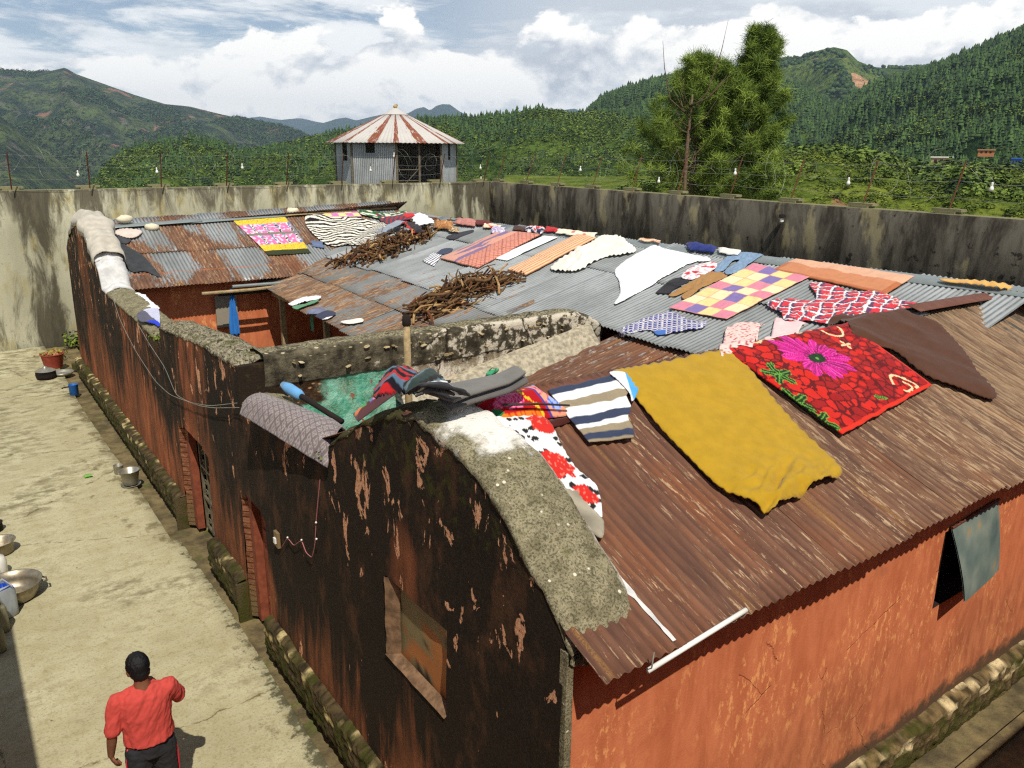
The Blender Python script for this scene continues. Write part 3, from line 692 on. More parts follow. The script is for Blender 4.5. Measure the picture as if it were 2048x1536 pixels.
coping('wall_coping', 8.69, 12.48, M['shaggy'], rough=.06, bulge=.06, over=.04)
coping('wall_coping', 12.49, 16.9, M['coping2'])
M['whitewash'] = plain('thick_whitewash', lin(206, 204, 200, .9), .9, 0, .2, 6, .3)
coping('wall_coping', 16.91, 17.75, M['whitewash'], over=.04, bulge=.1)
coping('wall_coping', 17.76, 21.95, M['whitewash'])
# the low block where the middle wall rises: its south end
mb = MB(); mb.box(2.43, 2.97, 8.60, 8.70, 2.6, 3.2); mb.build('wall_end', M['moldy'], bld)
# gable end strip at the near corner
mb = MB(); mb.box(2.445, 2.495, 2.90, 2.96, 0.0, 2.86); mb.build('corner_strip', M['coping2'], bld)
# end of the gable coping, rounded
# south wall
def south_wall():
    xs = np.concatenate([np.linspace(2.5, 6.70, 36), np.linspace(6.70, 7.52, 8)[1:], np.linspace(7.52, 13.6, 50)[1:]]); zs = np.concatenate([np.linspace(.3, 1.62, 13), np.linspace(1.62, 2.36, 8)[1:], np.linspace(2.36, 2.96, 7)[1:]])
    V = [(x, 2.95-0.02*fbm(x*.8, z*.8, 3, 3)-0.006*fbm(x*4, z*4, 0, 2), z) for x in xs for z in zs]; n = len(zs); Fc = []
    for i in range(len(xs)-1):
        for j in range(n-1):
            cx = (xs[i]+xs[i+1])/2; cz = (zs[j]+zs[j+1])/2
            if not (6.70 < cx < 7.52 and 1.62 < cz < 2.36): Fc.append((i*n+j, (i+1)*n+j, (i+1)*n+j+1, i*n+j+1))
    mesh_obj('south_wall', V, Fc, M['orange'], bld, smooth=True)
south_wall()
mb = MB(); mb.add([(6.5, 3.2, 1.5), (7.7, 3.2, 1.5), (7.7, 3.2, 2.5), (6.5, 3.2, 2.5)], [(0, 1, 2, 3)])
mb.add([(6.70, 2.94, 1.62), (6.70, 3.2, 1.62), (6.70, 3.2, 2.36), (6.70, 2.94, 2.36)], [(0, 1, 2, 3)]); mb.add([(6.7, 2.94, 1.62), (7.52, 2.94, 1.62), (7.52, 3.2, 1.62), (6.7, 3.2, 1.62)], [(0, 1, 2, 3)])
mb.build('window_recess', M['dark'], bld)  # recess faces coloured dark in place of shade
def shutter():
    V = []; C = []; n = 14
    for s in (0, 1):
        for i in range(n):
            for j in range(n):
                u = i/(n-1); v = j/(n-1)
                x = 6.74+0.80*u+0.02*v; z = 2.39-0.62*v+0.06*u*(1-v); y = 2.925-0.21*math.sin(v*1.2)*(1-.45*u)-0.012*s
                V.append((x, y, z+(.02 if u > .9 else 0))); f = fbm(u*4, v*3, 2, 4)
                C.append(lin(104+60*f, 116+50*f, 108+40*f) if f < .34 else lin(150, 128, 92))
    o = mesh_obj('window_shutter', V, grid_faces(n, n).tolist()+[tuple(q[::-1]) for q in grid_faces(n, n, n*n).tolist()], M['paint'], bld, col=C, smooth=True)
    rim = MB()
    rim.tube([(6.74, 2.92, 2.40), (7.56, 2.92, 2.46)], 0.014, 6); rim.build('hinge', M['iron'], o)
shutter()
# inner walls
def wallgrid(name, p0, p1, z0, z1, mat, step=.3, th=0.0):
    n = max(2, int(math.hypot(p1[0]-p0[0], p1[1]-p0[1])/step)); m = max(2, int((z1-z0)/step)); V = []
    for i in range(n+1):
        for j in range(m+1):
            x = p0[0]+(p1[0]-p0[0])*i/n; y = p0[1]+(p1[1]-p0[1])*i/n; z = z0+(z1-z0)*j/m; d = 0.02*fbm(x+y, z, 1, 3)
            V.append((x+d, y-d, z))
    return mesh_obj(name, V, grid_faces(n+1, m+1), mat, bld, smooth=True)
wallgrid('yard_wall', (2.95, 17.75), (13.0, 17.75), 0, 3.0, M['orange'])
wallgrid('yard_wall', (7.3, 9.0), (7.3, 17.7), 0, 2.9, M['orange'])
wallgrid('yard_wall', (2.95, 6.35), (13.0, 6.35), 0, 3.0, M['orange'])
wallgrid('back_wall', (2.5, 21.9), (13.5, 21.9), 0, 3.2, M['orange'])
wallgrid('back_wall', (13.6, 2.95), (13.6, 21.9), 0, 3.1, M['orange'])
mb = MB(); mb.box(5.74, 5.84, 9.0, 17.2, 2.40, 2.52); mb.build('eave_beam', M['wood'], bld)
for y in (9.6, 11.9, 14.3, 16.7):
    mb = MB(); mb.box(5.74, 5.84, y-.05, y+.05, 0.0, 2.40); mb.build('veranda_post', M['wood'], bld)
# cross wall between the yards
def cross_wall():
    X = np.arange(2.72, 7.76, 0.05); rows = 30; V = []
    def ctop(x): return 3.26+0.03*fbm(x*1.5, 0, 0, 3)+(0.04 if x < 5 else .04)-0.25*max(0, (x-7.2)/.5)**1.5
    for x in X:
        t = ctop(x); pr = []
        for k in range(rows):
            z = (t-.07)*k/(rows-1); led = 0.05*(1/(1+math.exp(-(z-2.92)*60)))
            pr.append((8.62-led-0.025*fbm(x*2.2, z*2.2, 4, 4), z))
        pr += [(8.565, t-.02), (8.60, t+.005), (8.76, t+.015+.04*fbm(x*4, 3, 0, 3)), (8.90, t+.01+.04*fbm(x*4, 7, 0, 3)), (9.04, t-.02), (9.06, t-.12), (9.06, 1.0)]
        for y, z in pr: V.append((x+0.01*fbm(x*6, z*6, 1, 2), y+.02*fbm(x*5, z*5, 9, 3), z+0.018*fbm(x*7, y*7, 2, 3)))
    n = rows+7; Fc = grid_faces(len(X), n).tolist()
    Fc += [tuple(range((len(X)-1)*n, len(X)*n))]
    rnd = random.Random(5); nb = len(Fc); C = [(1, 1, 1)]*len(V)
    for i in range(28):
        x = rnd.uniform(2.9, 7.2); z = rnd.choice([rnd.gauss(3.20, .03), rnd.uniform(2.98, 3.22)]); a = rnd.uniform(.012, .045); b = a*rnd.uniform(.2, .45); t = rnd.uniform(-.3, .3); n7 = 9; o = len(V)
        c = lin(*rnd.choice([(186, 168, 128), (150, 132, 96), (206, 192, 156)]))
        ring = [(x+a*math.cos(k*2*math.pi/n7)*rnd.uniform(.6, 1.15), 8.535+rnd.uniform(-.006, .004), z+b*math.sin(k*2*math.pi/n7)*rnd.uniform(.6, 1.2)+t*a*math.cos(k*2*math.pi/n7)) for k in range(n7)]
        V += ring+[(p[0], 8.60, p[2]) for p in ring]; C += [c]*(2*n7)
        Fc += [tuple(range(o, o+n7))]+[(o+k, o+(k+1) % n7, o+n7+(k+1) % n7, o+n7+k) for k in range(n7)]
    ob = mesh_obj('cross_wall', V, Fc, M['cross'], bld, col=C, smooth=True); ob.data.materials.append(M['paint'])
    for p in ob.data.polygons[nb:]: p.material_index = 1; p.use_smooth = False
    return ob
cross_wall()
# mortar band where the lean-to roof meets the cross wall
def band():
    X = np.arange(4.35, 7.42, 0.06); V = []
    for x in X:
        zb = float(z_lean(x, 8)); zt = 2.60+(x-4.9)*0.205
        w = 8.30-0.06*max(0, (6.0-x))+0.03*fbm(x*3, 0, 0, 3)
        for y, z in ((w-.04, zb-.03), (w, zb+.03), (w+.12, (zb+zt)/2+.02), (8.48, zt-.01), (8.62, zt+.02)):
            V.append((x, y+.01*fbm(x*8, z*8, 0, 2), z+.015*fbm(x*6, y*6, 5, 3)))
    mesh_obj('mortar_band', V, grid_faces(len(X), 5), M['pale_mortar'], bld, smooth=True)
M['pale_mortar'] = plain('pale_mortar', lin(166, 156, 134, .9), .92, 0, .38, 16, .6)
band()

# ---- corrugated roofs
PITCH_C = 0.0762
def roof(name, sheets, zf, mat=None, one_seed=None):
    """sheets: (axis, a0, a1, l0, l1, rust, dark, lift): axis 'x' = slope runs along y (across = x)"""
    VV, FF, CC, UU = [], [], [], []; n0 = 0; rnd = random.Random(hash(name) % 1000 if False else len(name)*7)
    for (ax, a0, a1, l0, l1, rust, dk, lift, bend) in sheets:
        na = int((a1-a0)/(PITCH_C/6))+1; A = np.linspace(a0, a1, na); nl = max(4, int((l1-l0)/0.22)+1); Ls = np.linspace(l0, l1, nl)
        AA, LL = np.meshgrid(A, Ls, indexing='ij')
        tilt = rnd.uniform(0.004, 0.012) if (name != 'right_roof' or rnd.random() < .7) else rnd.uniform(.014, .022)
        x, y = (AA, LL) if ax == 'x' else (LL, AA)
        z = zf(x, y)+lift+0.0105*np.cos(2*np.pi*AA/PITCH_C)+tilt*(AA-a0)/(a1-a0)
        ph = rnd.uniform(0, 9)
        z = z+0.010*np.sin(LL*2.1+ph)*np.sin(AA*1.3+ph*2)
        u = (LL-l0)/(l1-l0); low = (1-u) if bend[0] == 'lo' else u
        z = z+bend[1]*np.maximum(0, 1-u*3)**2*np.sin((AA-a0)/(a1-a0)*math.pi)
        VV.append(np.stack([x, y, z], -1).reshape(-1, 3)); FF.append(grid_faces(na, nl, n0)); n0 += na*nl
        sd_ = rnd.random() if one_seed is None else one_seed; rr_ = rust(x, y) if callable(rust) else np.full(x.shape, rust); dd_ = dk(x, y) if callable(dk) else np.full(x.shape, dk); CC.append(np.stack([rr_.ravel(), dd_.ravel(), np.full(na*nl, sd_)], -1))
        UU.append(np.stack([AA, LL], -1).reshape(-1, 2))
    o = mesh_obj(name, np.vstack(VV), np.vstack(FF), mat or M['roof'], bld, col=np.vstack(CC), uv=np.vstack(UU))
    md = o.modifiers.new('thick', 'SOLIDIFY'); md.thickness = 0.004; md.offset = -1
    o.data.polygons.foreach_set('use_smooth', np.ones(len(o.data.polygons), dtype=bool))
    return o
rnd = random.Random(11)
S = []; x = 2.46; k = 0
while x < 13.4:
    w = 0.76 if k else 0.60
    rust = lambda X, Y, s=rnd.uniform(-.04, .04): np.clip(1.02-0.05*np.maximum(0, X-5)-0.05*np.maximum(0, X-7.6)+s+0.05*(3.7-Y)/1.0*(X > 6), 0.0, 1.1)
    S.append(('x', x, min(x+w+.05, 13.6), 2.60+rnd.uniform(-.015, .015), 4.80, rust, (lambda X, Y: np.clip((X-4.2)/4.6, 0, 1)**1.2+0*Y), 0.002+0.003*(k % 2), ('lo', rnd.uniform(-.004, .006)))); x += w; k += 1
near_roof = roof('near_roof', S, lambda X, Y: 2.86+0.404*(Y-2.65)-0.05*np.sin(np.pi*np.clip((Y-2.65)/2.13, 0, 1))*.5)
S = [('x', 2.5, 13.5, 4.78, 6.6, .85, 0, 0.0, ('lo', 0))]
roof('near_roof_back', S, lambda X, Y: 3.72-0.42*(Y-4.78))
# lean-to in the near yard
S = []; y = 4.95; k = 0
while y < 8.2:
    rust = lambda X, Y, s=rnd.uniform(-.05, .08): np.clip(0.66+s-0.10*(X-6.5), .3, .95)
    S.append(('y', y, min(y+.8, 8.33), 4.4, 7.95, rust, 0.12, 0.003*(k % 2), ('lo', 0))); y += .74; k += 1
roof('lean_to_roof', S, lambda X, Y: z_lean(X, Y))
# right wing, slope towards the yards
S = []
def rrow(y0, y1, l0f, l1f, rustf, dk, lift, jag=.05, bend=.0, w=.74):
    y = y0; k = 0
    while y < y1-.05:
        r_ = rustf(rnd, y); b_ = rnd.uniform(0, bend)
        S.append(('y', y, min(y+w+.06, y1+.04), l0f(y)+rnd.uniform(-jag, jag), l1f(y), r_, dk+rnd.uniform(0, .34)*(1 if dk < .2 else .4), lift+0.004*(k % 2), ('lo', b_))); y += w; k += 1
rrow(9.0, 17.8, lambda y: 5.42+.24*min(1,max(0,(y-14.5)/2.3)), lambda y: 6.62, lambda r, y: r.choice([.62, .50, .66, .56]) if y > 11 else r.choice([.42, .5]), .55, 0.0, .05)
rrow(9.0, 17.9, lambda y: 6.42, lambda y: 7.9, lambda r, y: r.choice([.60, .48, .54, .42]), .50, 0.018, .05)
rrow(8.8, 20.0, lambda y: 7.30 if y > 11.5 else 7.15, lambda y: 9.6, lambda r, y: r.choice([.14, .34, .18, .10, .42, .08]) if y > 9.6 else r.choice([.2, .1]), .06, 0.036, .04, .02)
rrow(4.3, 8.75, lambda y: 7.66, lambda y: 9.6, lambda r, y: r.choice([.05, .12, .08]) , .10, 0.030, .03, .03)
rrow(4.3, 20.6, lambda y: 9.35, lambda y: ridge_x(y)+.02, lambda r, y: r.choice([.08, .16, .22, .12]), .08, 0.050, .03)
right_roof = roof('right_roof', S, lambda X, Y: 3.8-0.25*(ridge_x(Y)-X))
S = [('y', 3.0, 21.9, 11.0, 13.8, .3, 0, 0.0, ('lo', 0))]
roof('right_roof_back', S, lambda X, Y: 3.79-0.25*(X-ridge_x(Y)))
# far wing: rust and bare zinc alternate
S = []
for row, (l0, l1, lift) in enumerate(((17.22, 18.62, 0.0), (18.48, 19.95, 0.016))):
    x = 2.86; k = 0
    while x < 10.0:
        rr = .47+.04*((k*5) % 3-1)+(.03 if row else 0)
        rust = lambda X, Y, r=rr, l0=l0: np.clip(r+0.17*np.sin(X*2*np.pi/1.48+0.9+.8*np.sin(Y*2.0))+0.26*np.clip(1-(Y-l0)/0.75, 0, 1), 0, 1)
        S.append(('x', x, min(x+.80, 10.45), l0+rnd.uniform(-.012, .012), l1+0.06*(x-3)*row, rust, 0.30, lift+.004*(k % 2), ('lo', rnd.uniform(-.004, .008)))); x += .74; k += 1
far_roof = roof('far_roof', S, lambda X, Y: 2.8+0.425*(Y-17.3), one_seed=.31)
S = [('x', 2.86, 10.5, 19.7, 22.2, .6, 0, 0.0, ('lo', 0))]
roof('far_roof_back', S, lambda X, Y: 2.8+0.425*(far_ridge_y(X)-17.3)-0.425*(Y-far_ridge_y(X)))
# ridge flashings
def ridge_strip(name, pts, w, mat, h=0.05, dirv=(0, 1)):
    V = []; d = np.array(dirv, float)
    for i, (x, y, z) in enumerate(pts):
        for o, dz in ((-w, -w*.26), (-w*.5, -w*.1), (0, 0), (w*.5, -w*.1), (w, -w*.26)):
            V.append((x+d[0]*o, y+d[1]*o, z+dz+h+.006*fbm(x*2, y*2, o, 2)))
    o = mesh_obj(name, V, grid_faces(len(pts), 5), mat, bld, smooth=True)
    md = o.modifiers.new('thick', 'SOLIDIFY'); md.thickness = 0.006; return o
for a, b in ((4.0, 6.9), (6.8, 9.6), (9.5, 12.4), (12.3, 15.1), (15.0, 17.7)):
    ridge_strip('ridge_cap', [(ridge_x(y), y, 3.83+.012*((a*3) % 2 > 1)) for y in np.linspace(a, b, 8)], 0.30, M['flash'], .04, (1, 0))
ridge_strip('ridge_cap', [(ridge_x(y)-.1, y, 3.80) for y in np.linspace(17.6, 19.8, 8)], 0.26, M['rustflash'], .05, (1, 0))
def frz(x): return 2.8+0.425*(far_ridge_y(x)-17.3)
for a, b, l in ((2.95, 5.05, 0.02), (4.8, 7.2, .0), (7.1, 9.4, .012), (9.3, 10.25, .0)):
    ridge_strip('ridge_cap', [(x, far_ridge_y(x), frz(x)+l) for x in np.linspace(a, b, 8)], 0.20, M['flash'] if a < 7 else M['wood'], .045, (0, 1))
ridge_strip('ridge_cap', [(x, 4.80, 3.72+0.04*math.exp(-((x-9)/2)**2)) for x in np.linspace(9.0, 11.5, 10)], 0.16, M['rustflash'], .05, (0, 1))
ridge_strip('ridge_cap', [(x, 4.86, 3.70) for x in np.linspace(8.1, 9.3, 8)], 0.18, M['flash'], .05, (0, 1))
ridge_strip('ridge_cap', [(x, 4.80, 3.70) for x in np.linspace(2.95, 8.2, 8)], 0.10, M['rustflash'], .025, (0, 1))
# white lime run down the gutter of the first sheet
def limerun():
    V = []; n = 40
    for i in range(n):
        t = i/(n-1); y = 4.0-1.36*t; w = (0.05 if t < .75 else .03)+.03*fbm(t*20, 0, 0, 3); x = 2.985+0.02*t+.01*fbm(t*9, 4, 0, 2)
        for s in (-.5, 0, .5): V.append((x+s*w, y, 2.86+.404*(y-2.65)+.020-.05*.5*math.sin(math.pi*(y-2.65)/2.13)))
    o = mesh_obj('lime_run', V, grid_faces(n, 3), M['whitewash'], bld, smooth=True)
limerun()
# stretchers under the far eave
for i, (a, b, z, yy, m_) in enumerate(((4.25, 6.3, 2.60, 17.05, 'wood'), (4.9, 6.75, 2.68, 17.12, 'flash'), (4.6, 6.2, 2.54, 17.10, 'dark'))):
    mb = MB(); mb.tube([(a, yy, z), ((a+b)/2, yy, z-.01), (b, yy, z+.02)], 0.035, 8)
    o = mb.build('bamboo_pole' if m_ == 'wood' else ('metal_pipe' if m_ == 'flash' else 'black_pipe'), M[m_])
    tag(o, ['pale bamboo pole slung under the far eave', 'thin grey metal pipe slung under the far eave beside the bamboo', 'short black pipe hung lowest below the far eave'][i], 'pole' if i == 0 else 'pipe')

# ============================================================ COMPOUND WALLS
def comp_wall(name, label, p0, p1, th, z1, mat, z0=-0.1, pier_dx=1.9, off=.6):
    root = thing(name, label, 'wall', (p0[0], p0[1], 0))
    p0 = np.array(p0, float); p1 = np.array(p1, float); L_ = np.linalg.norm(p1-p0); d = (p1-p0)/L_; nrm = np.array([-d[1], d[0]])
    n = int(L_/.25); V = []; prof = [(0, z0), (0, .45), (-.0, 1.2), (0, 2.2), (0, 3.2), (0, z1-.06), (-.025, z1-.05), (-.025, z1), (th+.02, z1+.0), (th+.02, z1-.05), (th, z1-.06), (th, z0-3)]
    for i in range(n+1):
        q = p0+d*L_*i/n
        for o, z in prof:
            oo = o+.02*fbm(i*.1, z, 3, 3)*(0 < z < z1-.1); w = q+nrm*oo
            V.append((w[0], w[1], z+(.012*fbm(i*.2, 0, 5, 2) if z > 4 else 0)))
    mesh_obj('wall', V, grid_faces(n+1, len(prof)), mat, root)
    ps = np.arange(off, L_, pier_dx); ang = math.atan2(d[1], d[0])
    piers = []
    for s in ps:
        q = p0+d*s; mb = MB(); Mx = Matrix.Translation((q[0], q[1], 0)) @ Matrix.Rotation(ang, 4, 'Z')
        j = .02*math.sin(s*7)
        mb.box(-.21+j, .21, -.04, th+.05, z1-.22, z1+.045, M=Mx); mb.box(-.30, .30+j, -.07, th+.07, z1+.045, z1+.10, M=Mx)
        mb.build('pier_cap', mat, root); piers.append((q, nrm))
    return root, piers
far_wall, far_piers = comp_wall('compound_wall', 'cream plaster compound wall at the back with black rain stains', (17.35, 26.0), (-10, 26.0), -.35, 4.34, M['comp'], off=.35)
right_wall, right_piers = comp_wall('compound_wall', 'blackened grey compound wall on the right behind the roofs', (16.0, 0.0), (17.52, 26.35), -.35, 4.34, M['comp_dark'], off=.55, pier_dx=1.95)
# ============================================================ TERRAIN
def az_el(px, py):
    d = ray(px, py); return math.atan2(d[0], d[1]), math.atan2(d[2], math.hypot(d[0], d[1]))
def base_z(r):
    if r < 42: return -0.16
    return -0.16-6*(1-math.exp(-(r-42)/60.0))-60*(1-math.exp(-max(0, r-42)/700.0))-260*(1-math.exp(-max(0, r-400)/2500.0))
def ground():
    az = np.radians(np.arange(-60, 140, 2.0)); rr = [0, 5, 15, 25, 35, 42, 50, 60, 75, 95, 120, 160, 220, 300, 420, 600, 900, 1300, 2000, 3000, 5000, 8000, 10800]
    V = [(r*math.sin(a), r*math.cos(a), base_z(r)) for a in az for r in rr]
    Fc = grid_faces(len(az), len(rr))[:, ::-1]
    # behind the camera too
    az2 = np.radians(np.arange(138, 302, 6.0)); n0 = len(V); V += [(r*math.sin(a), r*math.cos(a), base_z(r)) for a in az2 for r in rr]
    Fc = np.vstack([Fc, grid_faces(len(az2), len(rr), n0)[:, ::-1]])
    tag(mesh_obj('ground', V, Fc, M['hill_near'], smooth=True), kind='structure')
M['hill_near'] = mat_hill('scrub_hillside', (44, 66, 20), (92, 112, 42), (24, 38, 14), 6, (168, 132, 92), .66)
M['hill_mid'] = mat_hill('green_hillside', (46, 70, 26), (96, 116, 48), (26, 40, 18), 2.2, (140, 116, 76), .64)
M['hill_dark'] = mat_hill('pine_hillside', (30, 52, 20), (58, 84, 32), (16, 28, 14), 2.0, (150, 104, 70), .66)
M['hill_far'] = mat_hill('rocky_far_hillside', (36, 54, 36), (88, 102, 56), (24, 32, 34), .8, (160, 118, 98), .605, rock=.7, contrast=1.15)
M['hill_peak'] = mat_hill('sunlit_grassy_peak', (52, 74, 30), (104, 122, 56), (28, 42, 24), 1.0, (196, 138, 100), .62, light=(100, 116, 58))
M['blue_range'] = plain('distant_range', lin(40, 62, 60), .95, 0, .15, .001)
ground()
class Ridge:
    def __init__(s, prof, Rc, R0, z0, p=1.0, gully=0.0, gs=0.004, seed=0, ext=8, rdepth=None):
        pe = [az_el(*q) for q in prof]; s.A = np.array([a for a, e in pe]); s.E = np.array([e for a, e in pe])
        s.Rc, s.R0, s.z0, s.p, s.g, s.gs, s.seed = Rc, R0, z0, p, gully, gs, seed; s.ext = R(ext)
        s.a0 = s.A[0]-s.ext; s.a1 = s.A[-1]+s.ext
    def crest(s, a):
        return CAMH+s.rc(a)*math.tan(float(np.interp(a, s.A, s.E)))
    def rc(s, a): return s.Rc*(1+0.10*mnoise.noise(Vector((a*4, s.seed, 0))))
    def pt(s, a, u):
        zc = s.crest(a); rc = s.rc(a)
        if u <= 1:
            r = s.R0+(rc-s.R0)*u; z = s.z0+(zc-s.z0)*u**s.p
            x = r*math.sin(a); y = r*math.cos(a)
            env = math.sin(math.pi*min(1, u))**.8
            n = 1-2*abs(fbm(x*s.gs+s.seed, y*s.gs*0.6, s.seed, 4))
            z += s.g*env*(n-.6)
            return x, y, z
        r = rc*(1+(u-1)*.5); z = zc-(u-1)*(zc-s.z0)*1.0
        return r*math.sin(a), r*math.cos(a), z
    def mesh(s, name, mat, na=220, nu=60):
        al = np.linspace(s.a0, s.a1, na); ul = list(np.linspace(0, 1, nu))+[1.08, 1.3, 1.8]
        V = [s.pt(a, u) for a in al for u in ul]
        return tag(mesh_obj(name, V, grid_faces(na, len(ul))[:, ::-1], mat, smooth=True), kind='structure')
L_left = Ridge([(-200, 150), (0, 140), (60, 146), (105, 141), (130, 135), (152, 148), (200, 165), (270, 190), (330, 208), (380, 213), (440, 228), (500, 241), (560, 252), (600, 264), (640, 285), (700, 330)], 3600, 900, -330, 1.1, 170, .0022, 3)
L_left.mesh('far_left_mountain', M['hill_far'], 260, 90)
L_left2 = Ridge([(-400, 200), (-200, 225), (0, 232), (40, 262), (90, 300), (150, 345), (230, 400)], 2100, 900, -260, 1.0, 60, .003, 9, ext=1)
L_left2.mesh('left_spur', M['hill_far'], 120, 50)
L_blue = Ridge([(470, 243), (500, 238), (540, 246), (600, 258), (640, 248), (672, 238), (692, 235), (712, 241), (745, 233), (790, 224), (815, 227), (833, 217), (848, 214), (860, 221), (872, 212), (885, 208), (900, 209), (918, 222), (960, 245), (1080, 240), (1110, 222), (1150, 217), (1190, 235), (1300, 260)], 7600, 5200, -330, 1.0, 150, .0008, 5, ext=2)
L_blue.mesh('distant_blue_mountains', M['blue_range'], 200, 24)
L_blue2 = Ridge([(300, 262), (420, 246), (480, 238), (520, 233), (560, 240), (600, 236), (640, 245), (700, 250), (800, 262)], 9600, 8800, -350, 1.0, 50, .0008, 6, ext=2)
L_blue2.mesh('distant_blue_mountains', M['blue_range'], 60, 8)
L_mid = Ridge([(150, 400), (190, 365), (228, 318), (262, 300), (300, 293), (370, 282), (430, 290), (480, 306), (540, 294), (620, 277), (690, 268), (760, 262), (820, 252), (862, 243), (920, 237), (965, 243), (1030, 233), (1062, 221), (1110, 224), (1150, 230), (1200, 228), (1300, 240), (1500, 260)], 760, 170, -48, 1.05, 34, .010, 2, ext=1)
L_mid.mesh('mid_hills', M['hill_mid'], 240, 60)
L_slope = Ridge([(1050, 260), (1130, 240), (1175, 224), (1212, 196), (1262, 178), (1330, 160), (1385, 146), (1450, 141), (1530, 150), (1640, 200), (1760, 260)], 1300, 420, -90, 1.0, 70, .006, 12, ext=1)
L_slope.mesh('wooded_ridge', M['hill_mid'], 160, 50)
L_peak = Ridge([(1250, 240), (1350, 175), (1450, 140), (1520, 126), (1560, 120), (1605, 112), (1640, 100), (1668, 94), (1694, 100), (1716, 122), (1745, 134), (1790, 138), (1850, 136), (1920, 140), (2100, 160)], 2300, 700, -200, 1.05, 170, .0035, 21, ext=4)
L_peak.mesh('landslide_peak', M['hill_peak'], 240, 90)
L_dark = Ridge([(1500, 345), (1560, 300), (1580, 290), (1612, 266), (1652, 236), (1700, 204), (1745, 178), (1800, 166), (1862, 146), (1902, 128), (1960, 106), (2000, 86), (2048, 64), (2200, 20), (2400, -30)], 1150, 260, -70, 1.0, 60, .007, 31, ext=3)
L_dark.mesh('pine_forest_slope', M['hill_dark'], 200, 70)
L_bush = Ridge([(1180, 400), (1300, 372), (1420, 345), (1520, 322), (1580, 306), (1640, 303), (1700, 311), (1760, 320), (1850, 340), (1950, 336), (2048, 340), (2300, 340)], 230, 46, -3.5, .8, 5, .05, 41, ext=6)
M['hill_bush'] = mat_hill('sunny_grass_hillside', (84, 102, 34), (124, 134, 52), (44, 60, 22), 9, (168, 132, 92), .66)
L_bush.mesh('scrub_hill', M['hill_bush'], 160, 50)

# ---- woods: one mesh per hillside
def proto_pine():
    V = []; Fc = []
    for z0, z1, r in ((.08, .55, .26), (.35, .80, .20), (.62, 1.0, .12)):
        n = 6; b = len(V)
        for k in range(n): V.append((r*math.cos(k*1.047+z0*5)*(1+.3*(k % 2)), r*math.sin(k*1.047+z0*5)*(1+.3*(k % 2)), z0+.05*(k % 2)))
        V.append((0, 0, z1)); Fc += [(b+k, b+(k+1) % n, b+n) for k in range(n)]
    return np.array(V), np.array(Fc)
def proto_bush():
    t = (1+5**.5)/2
    V = np.array([(-1, t, 0), (1, t, 0), (-1, -t, 0), (1, -t, 0), (0, -1, t), (0, 1, t), (0, -1, -t), (0, 1, -t), (t, 0, -1), (t, 0, 1), (-t, 0, -1), (-t, 0, 1)], float)/1.9
    Fc = np.array([(0, 11, 5), (0, 5, 1), (0, 1, 7), (0, 7, 10), (0, 10, 11), (1, 5, 9), (5, 11, 4), (11, 10, 2), (10, 7, 6), (7, 1, 8), (3, 9, 4), (3, 4, 2), (3, 2, 6), (3, 6, 8), (3, 8, 9), (4, 9, 5), (2, 4, 11), (6, 2, 10), (8, 6, 7), (9, 8, 1)])
    return V*.5+np.array([0, 0, .4]), Fc
def proto_leafy(seed=0, n=46):
    "a small broadleaf bush built of leaf clumps"
    r_ = np.random.default_rng(seed); V = []; Fc = []
    for i in range(n):
        d = r_.normal(size=3); d /= np.linalg.norm(d); d[2] = abs(d[2])*.9; c = d*np.array([.5, .5, .75])*r_.uniform(.55, 1.0); s = r_.uniform(.07, .15)
        a = np.cross(d, r_.normal(size=3)); a /= np.linalg.norm(a); b = np.cross(d, a); k = len(V)
        V += [c-a*s, c+b*s*.8+d*s*.3, c+a*s, c-b*s*.8+d*s*.3]; Fc += [(k, k+1, k+2), (k, k+2, k+3)]
    return np.array(V), np.array(Fc)
def forest(name, ridge, n, proto, hmin, hmax, mat, seed, ur=(0.02, 1.0), upow=1.0, wide=1.0, dens=None, thr=-1, aspan=None, label=None, ref=None):
    r_ = np.random.default_rng(seed); P = []
    a0, a1 = aspan or (ridge.A[0], ridge.A[-1])
    PV, PF = proto; m = len(PV)
    pts = []
    while len(pts) < n:
        a = r_.uniform(a0, a1); u = ur[0]+(ur[1]-ur[0])*r_.random()**upow
        if thr > -1:
            x, y, z = ridge.pt(a, u)
            if fbm(x*dens, y*dens, 4, 3) < thr: continue
        else: x, y, z = ridge.pt(a, u)
        pts.append((x, y, z))
    pts = np.array(pts); h = r_.uniform(hmin, hmax, n)*np.where(r_.random(n) < .12, 1.3, 1); h = h*(1 if ref is None else np.clip(np.hypot(pts[:, 0], pts[:, 1])/ref, .3, 1)); th = r_.uniform(0, 6.28, n); w = h*wide*r_.uniform(.75, 1.25, n)
    V = np.empty((n, m, 3)); c, s_ = np.cos(th)[:, None], np.sin(th)[:, None]
    jx = 1+.18*r_.normal(size=(n, m))
    V[..., 0] = pts[:, 0:1]+w[:, None]*jx*(PV[:, 0]*c-PV[:, 1]*s_); V[..., 1] = pts[:, 1:2]+w[:, None]*jx*(PV[:, 0]*s_+PV[:, 1]*c); V[..., 2] = pts[:, 2:3]-.03*h[:, None]+h[:, None]*PV[:, 2]
    Fc = (PF[None]+(np.arange(n)*m)[:, None, None]).reshape(-1, 3)
    C = np.repeat(np.clip(r_.beta(1.3, 1.6, n), 0, 1), m)[:, None]*np.ones(3)
    o = mesh_obj(name, V.reshape(-1, 3), Fc, mat, col=C)
    return tag(o, label, 'trees', None, 'stuff')
M['pinefar'] = mat_leaf('pine_foliage_far', (27, 46, 22), (72, 98, 46))
M['leafmid'] = mat_leaf('broadleaf_foliage', (34, 54, 22), (122, 142, 58))
M['leafyellow'] = mat_leaf('sunny_scrub_foliage', (40, 58, 16), (120, 134, 48))
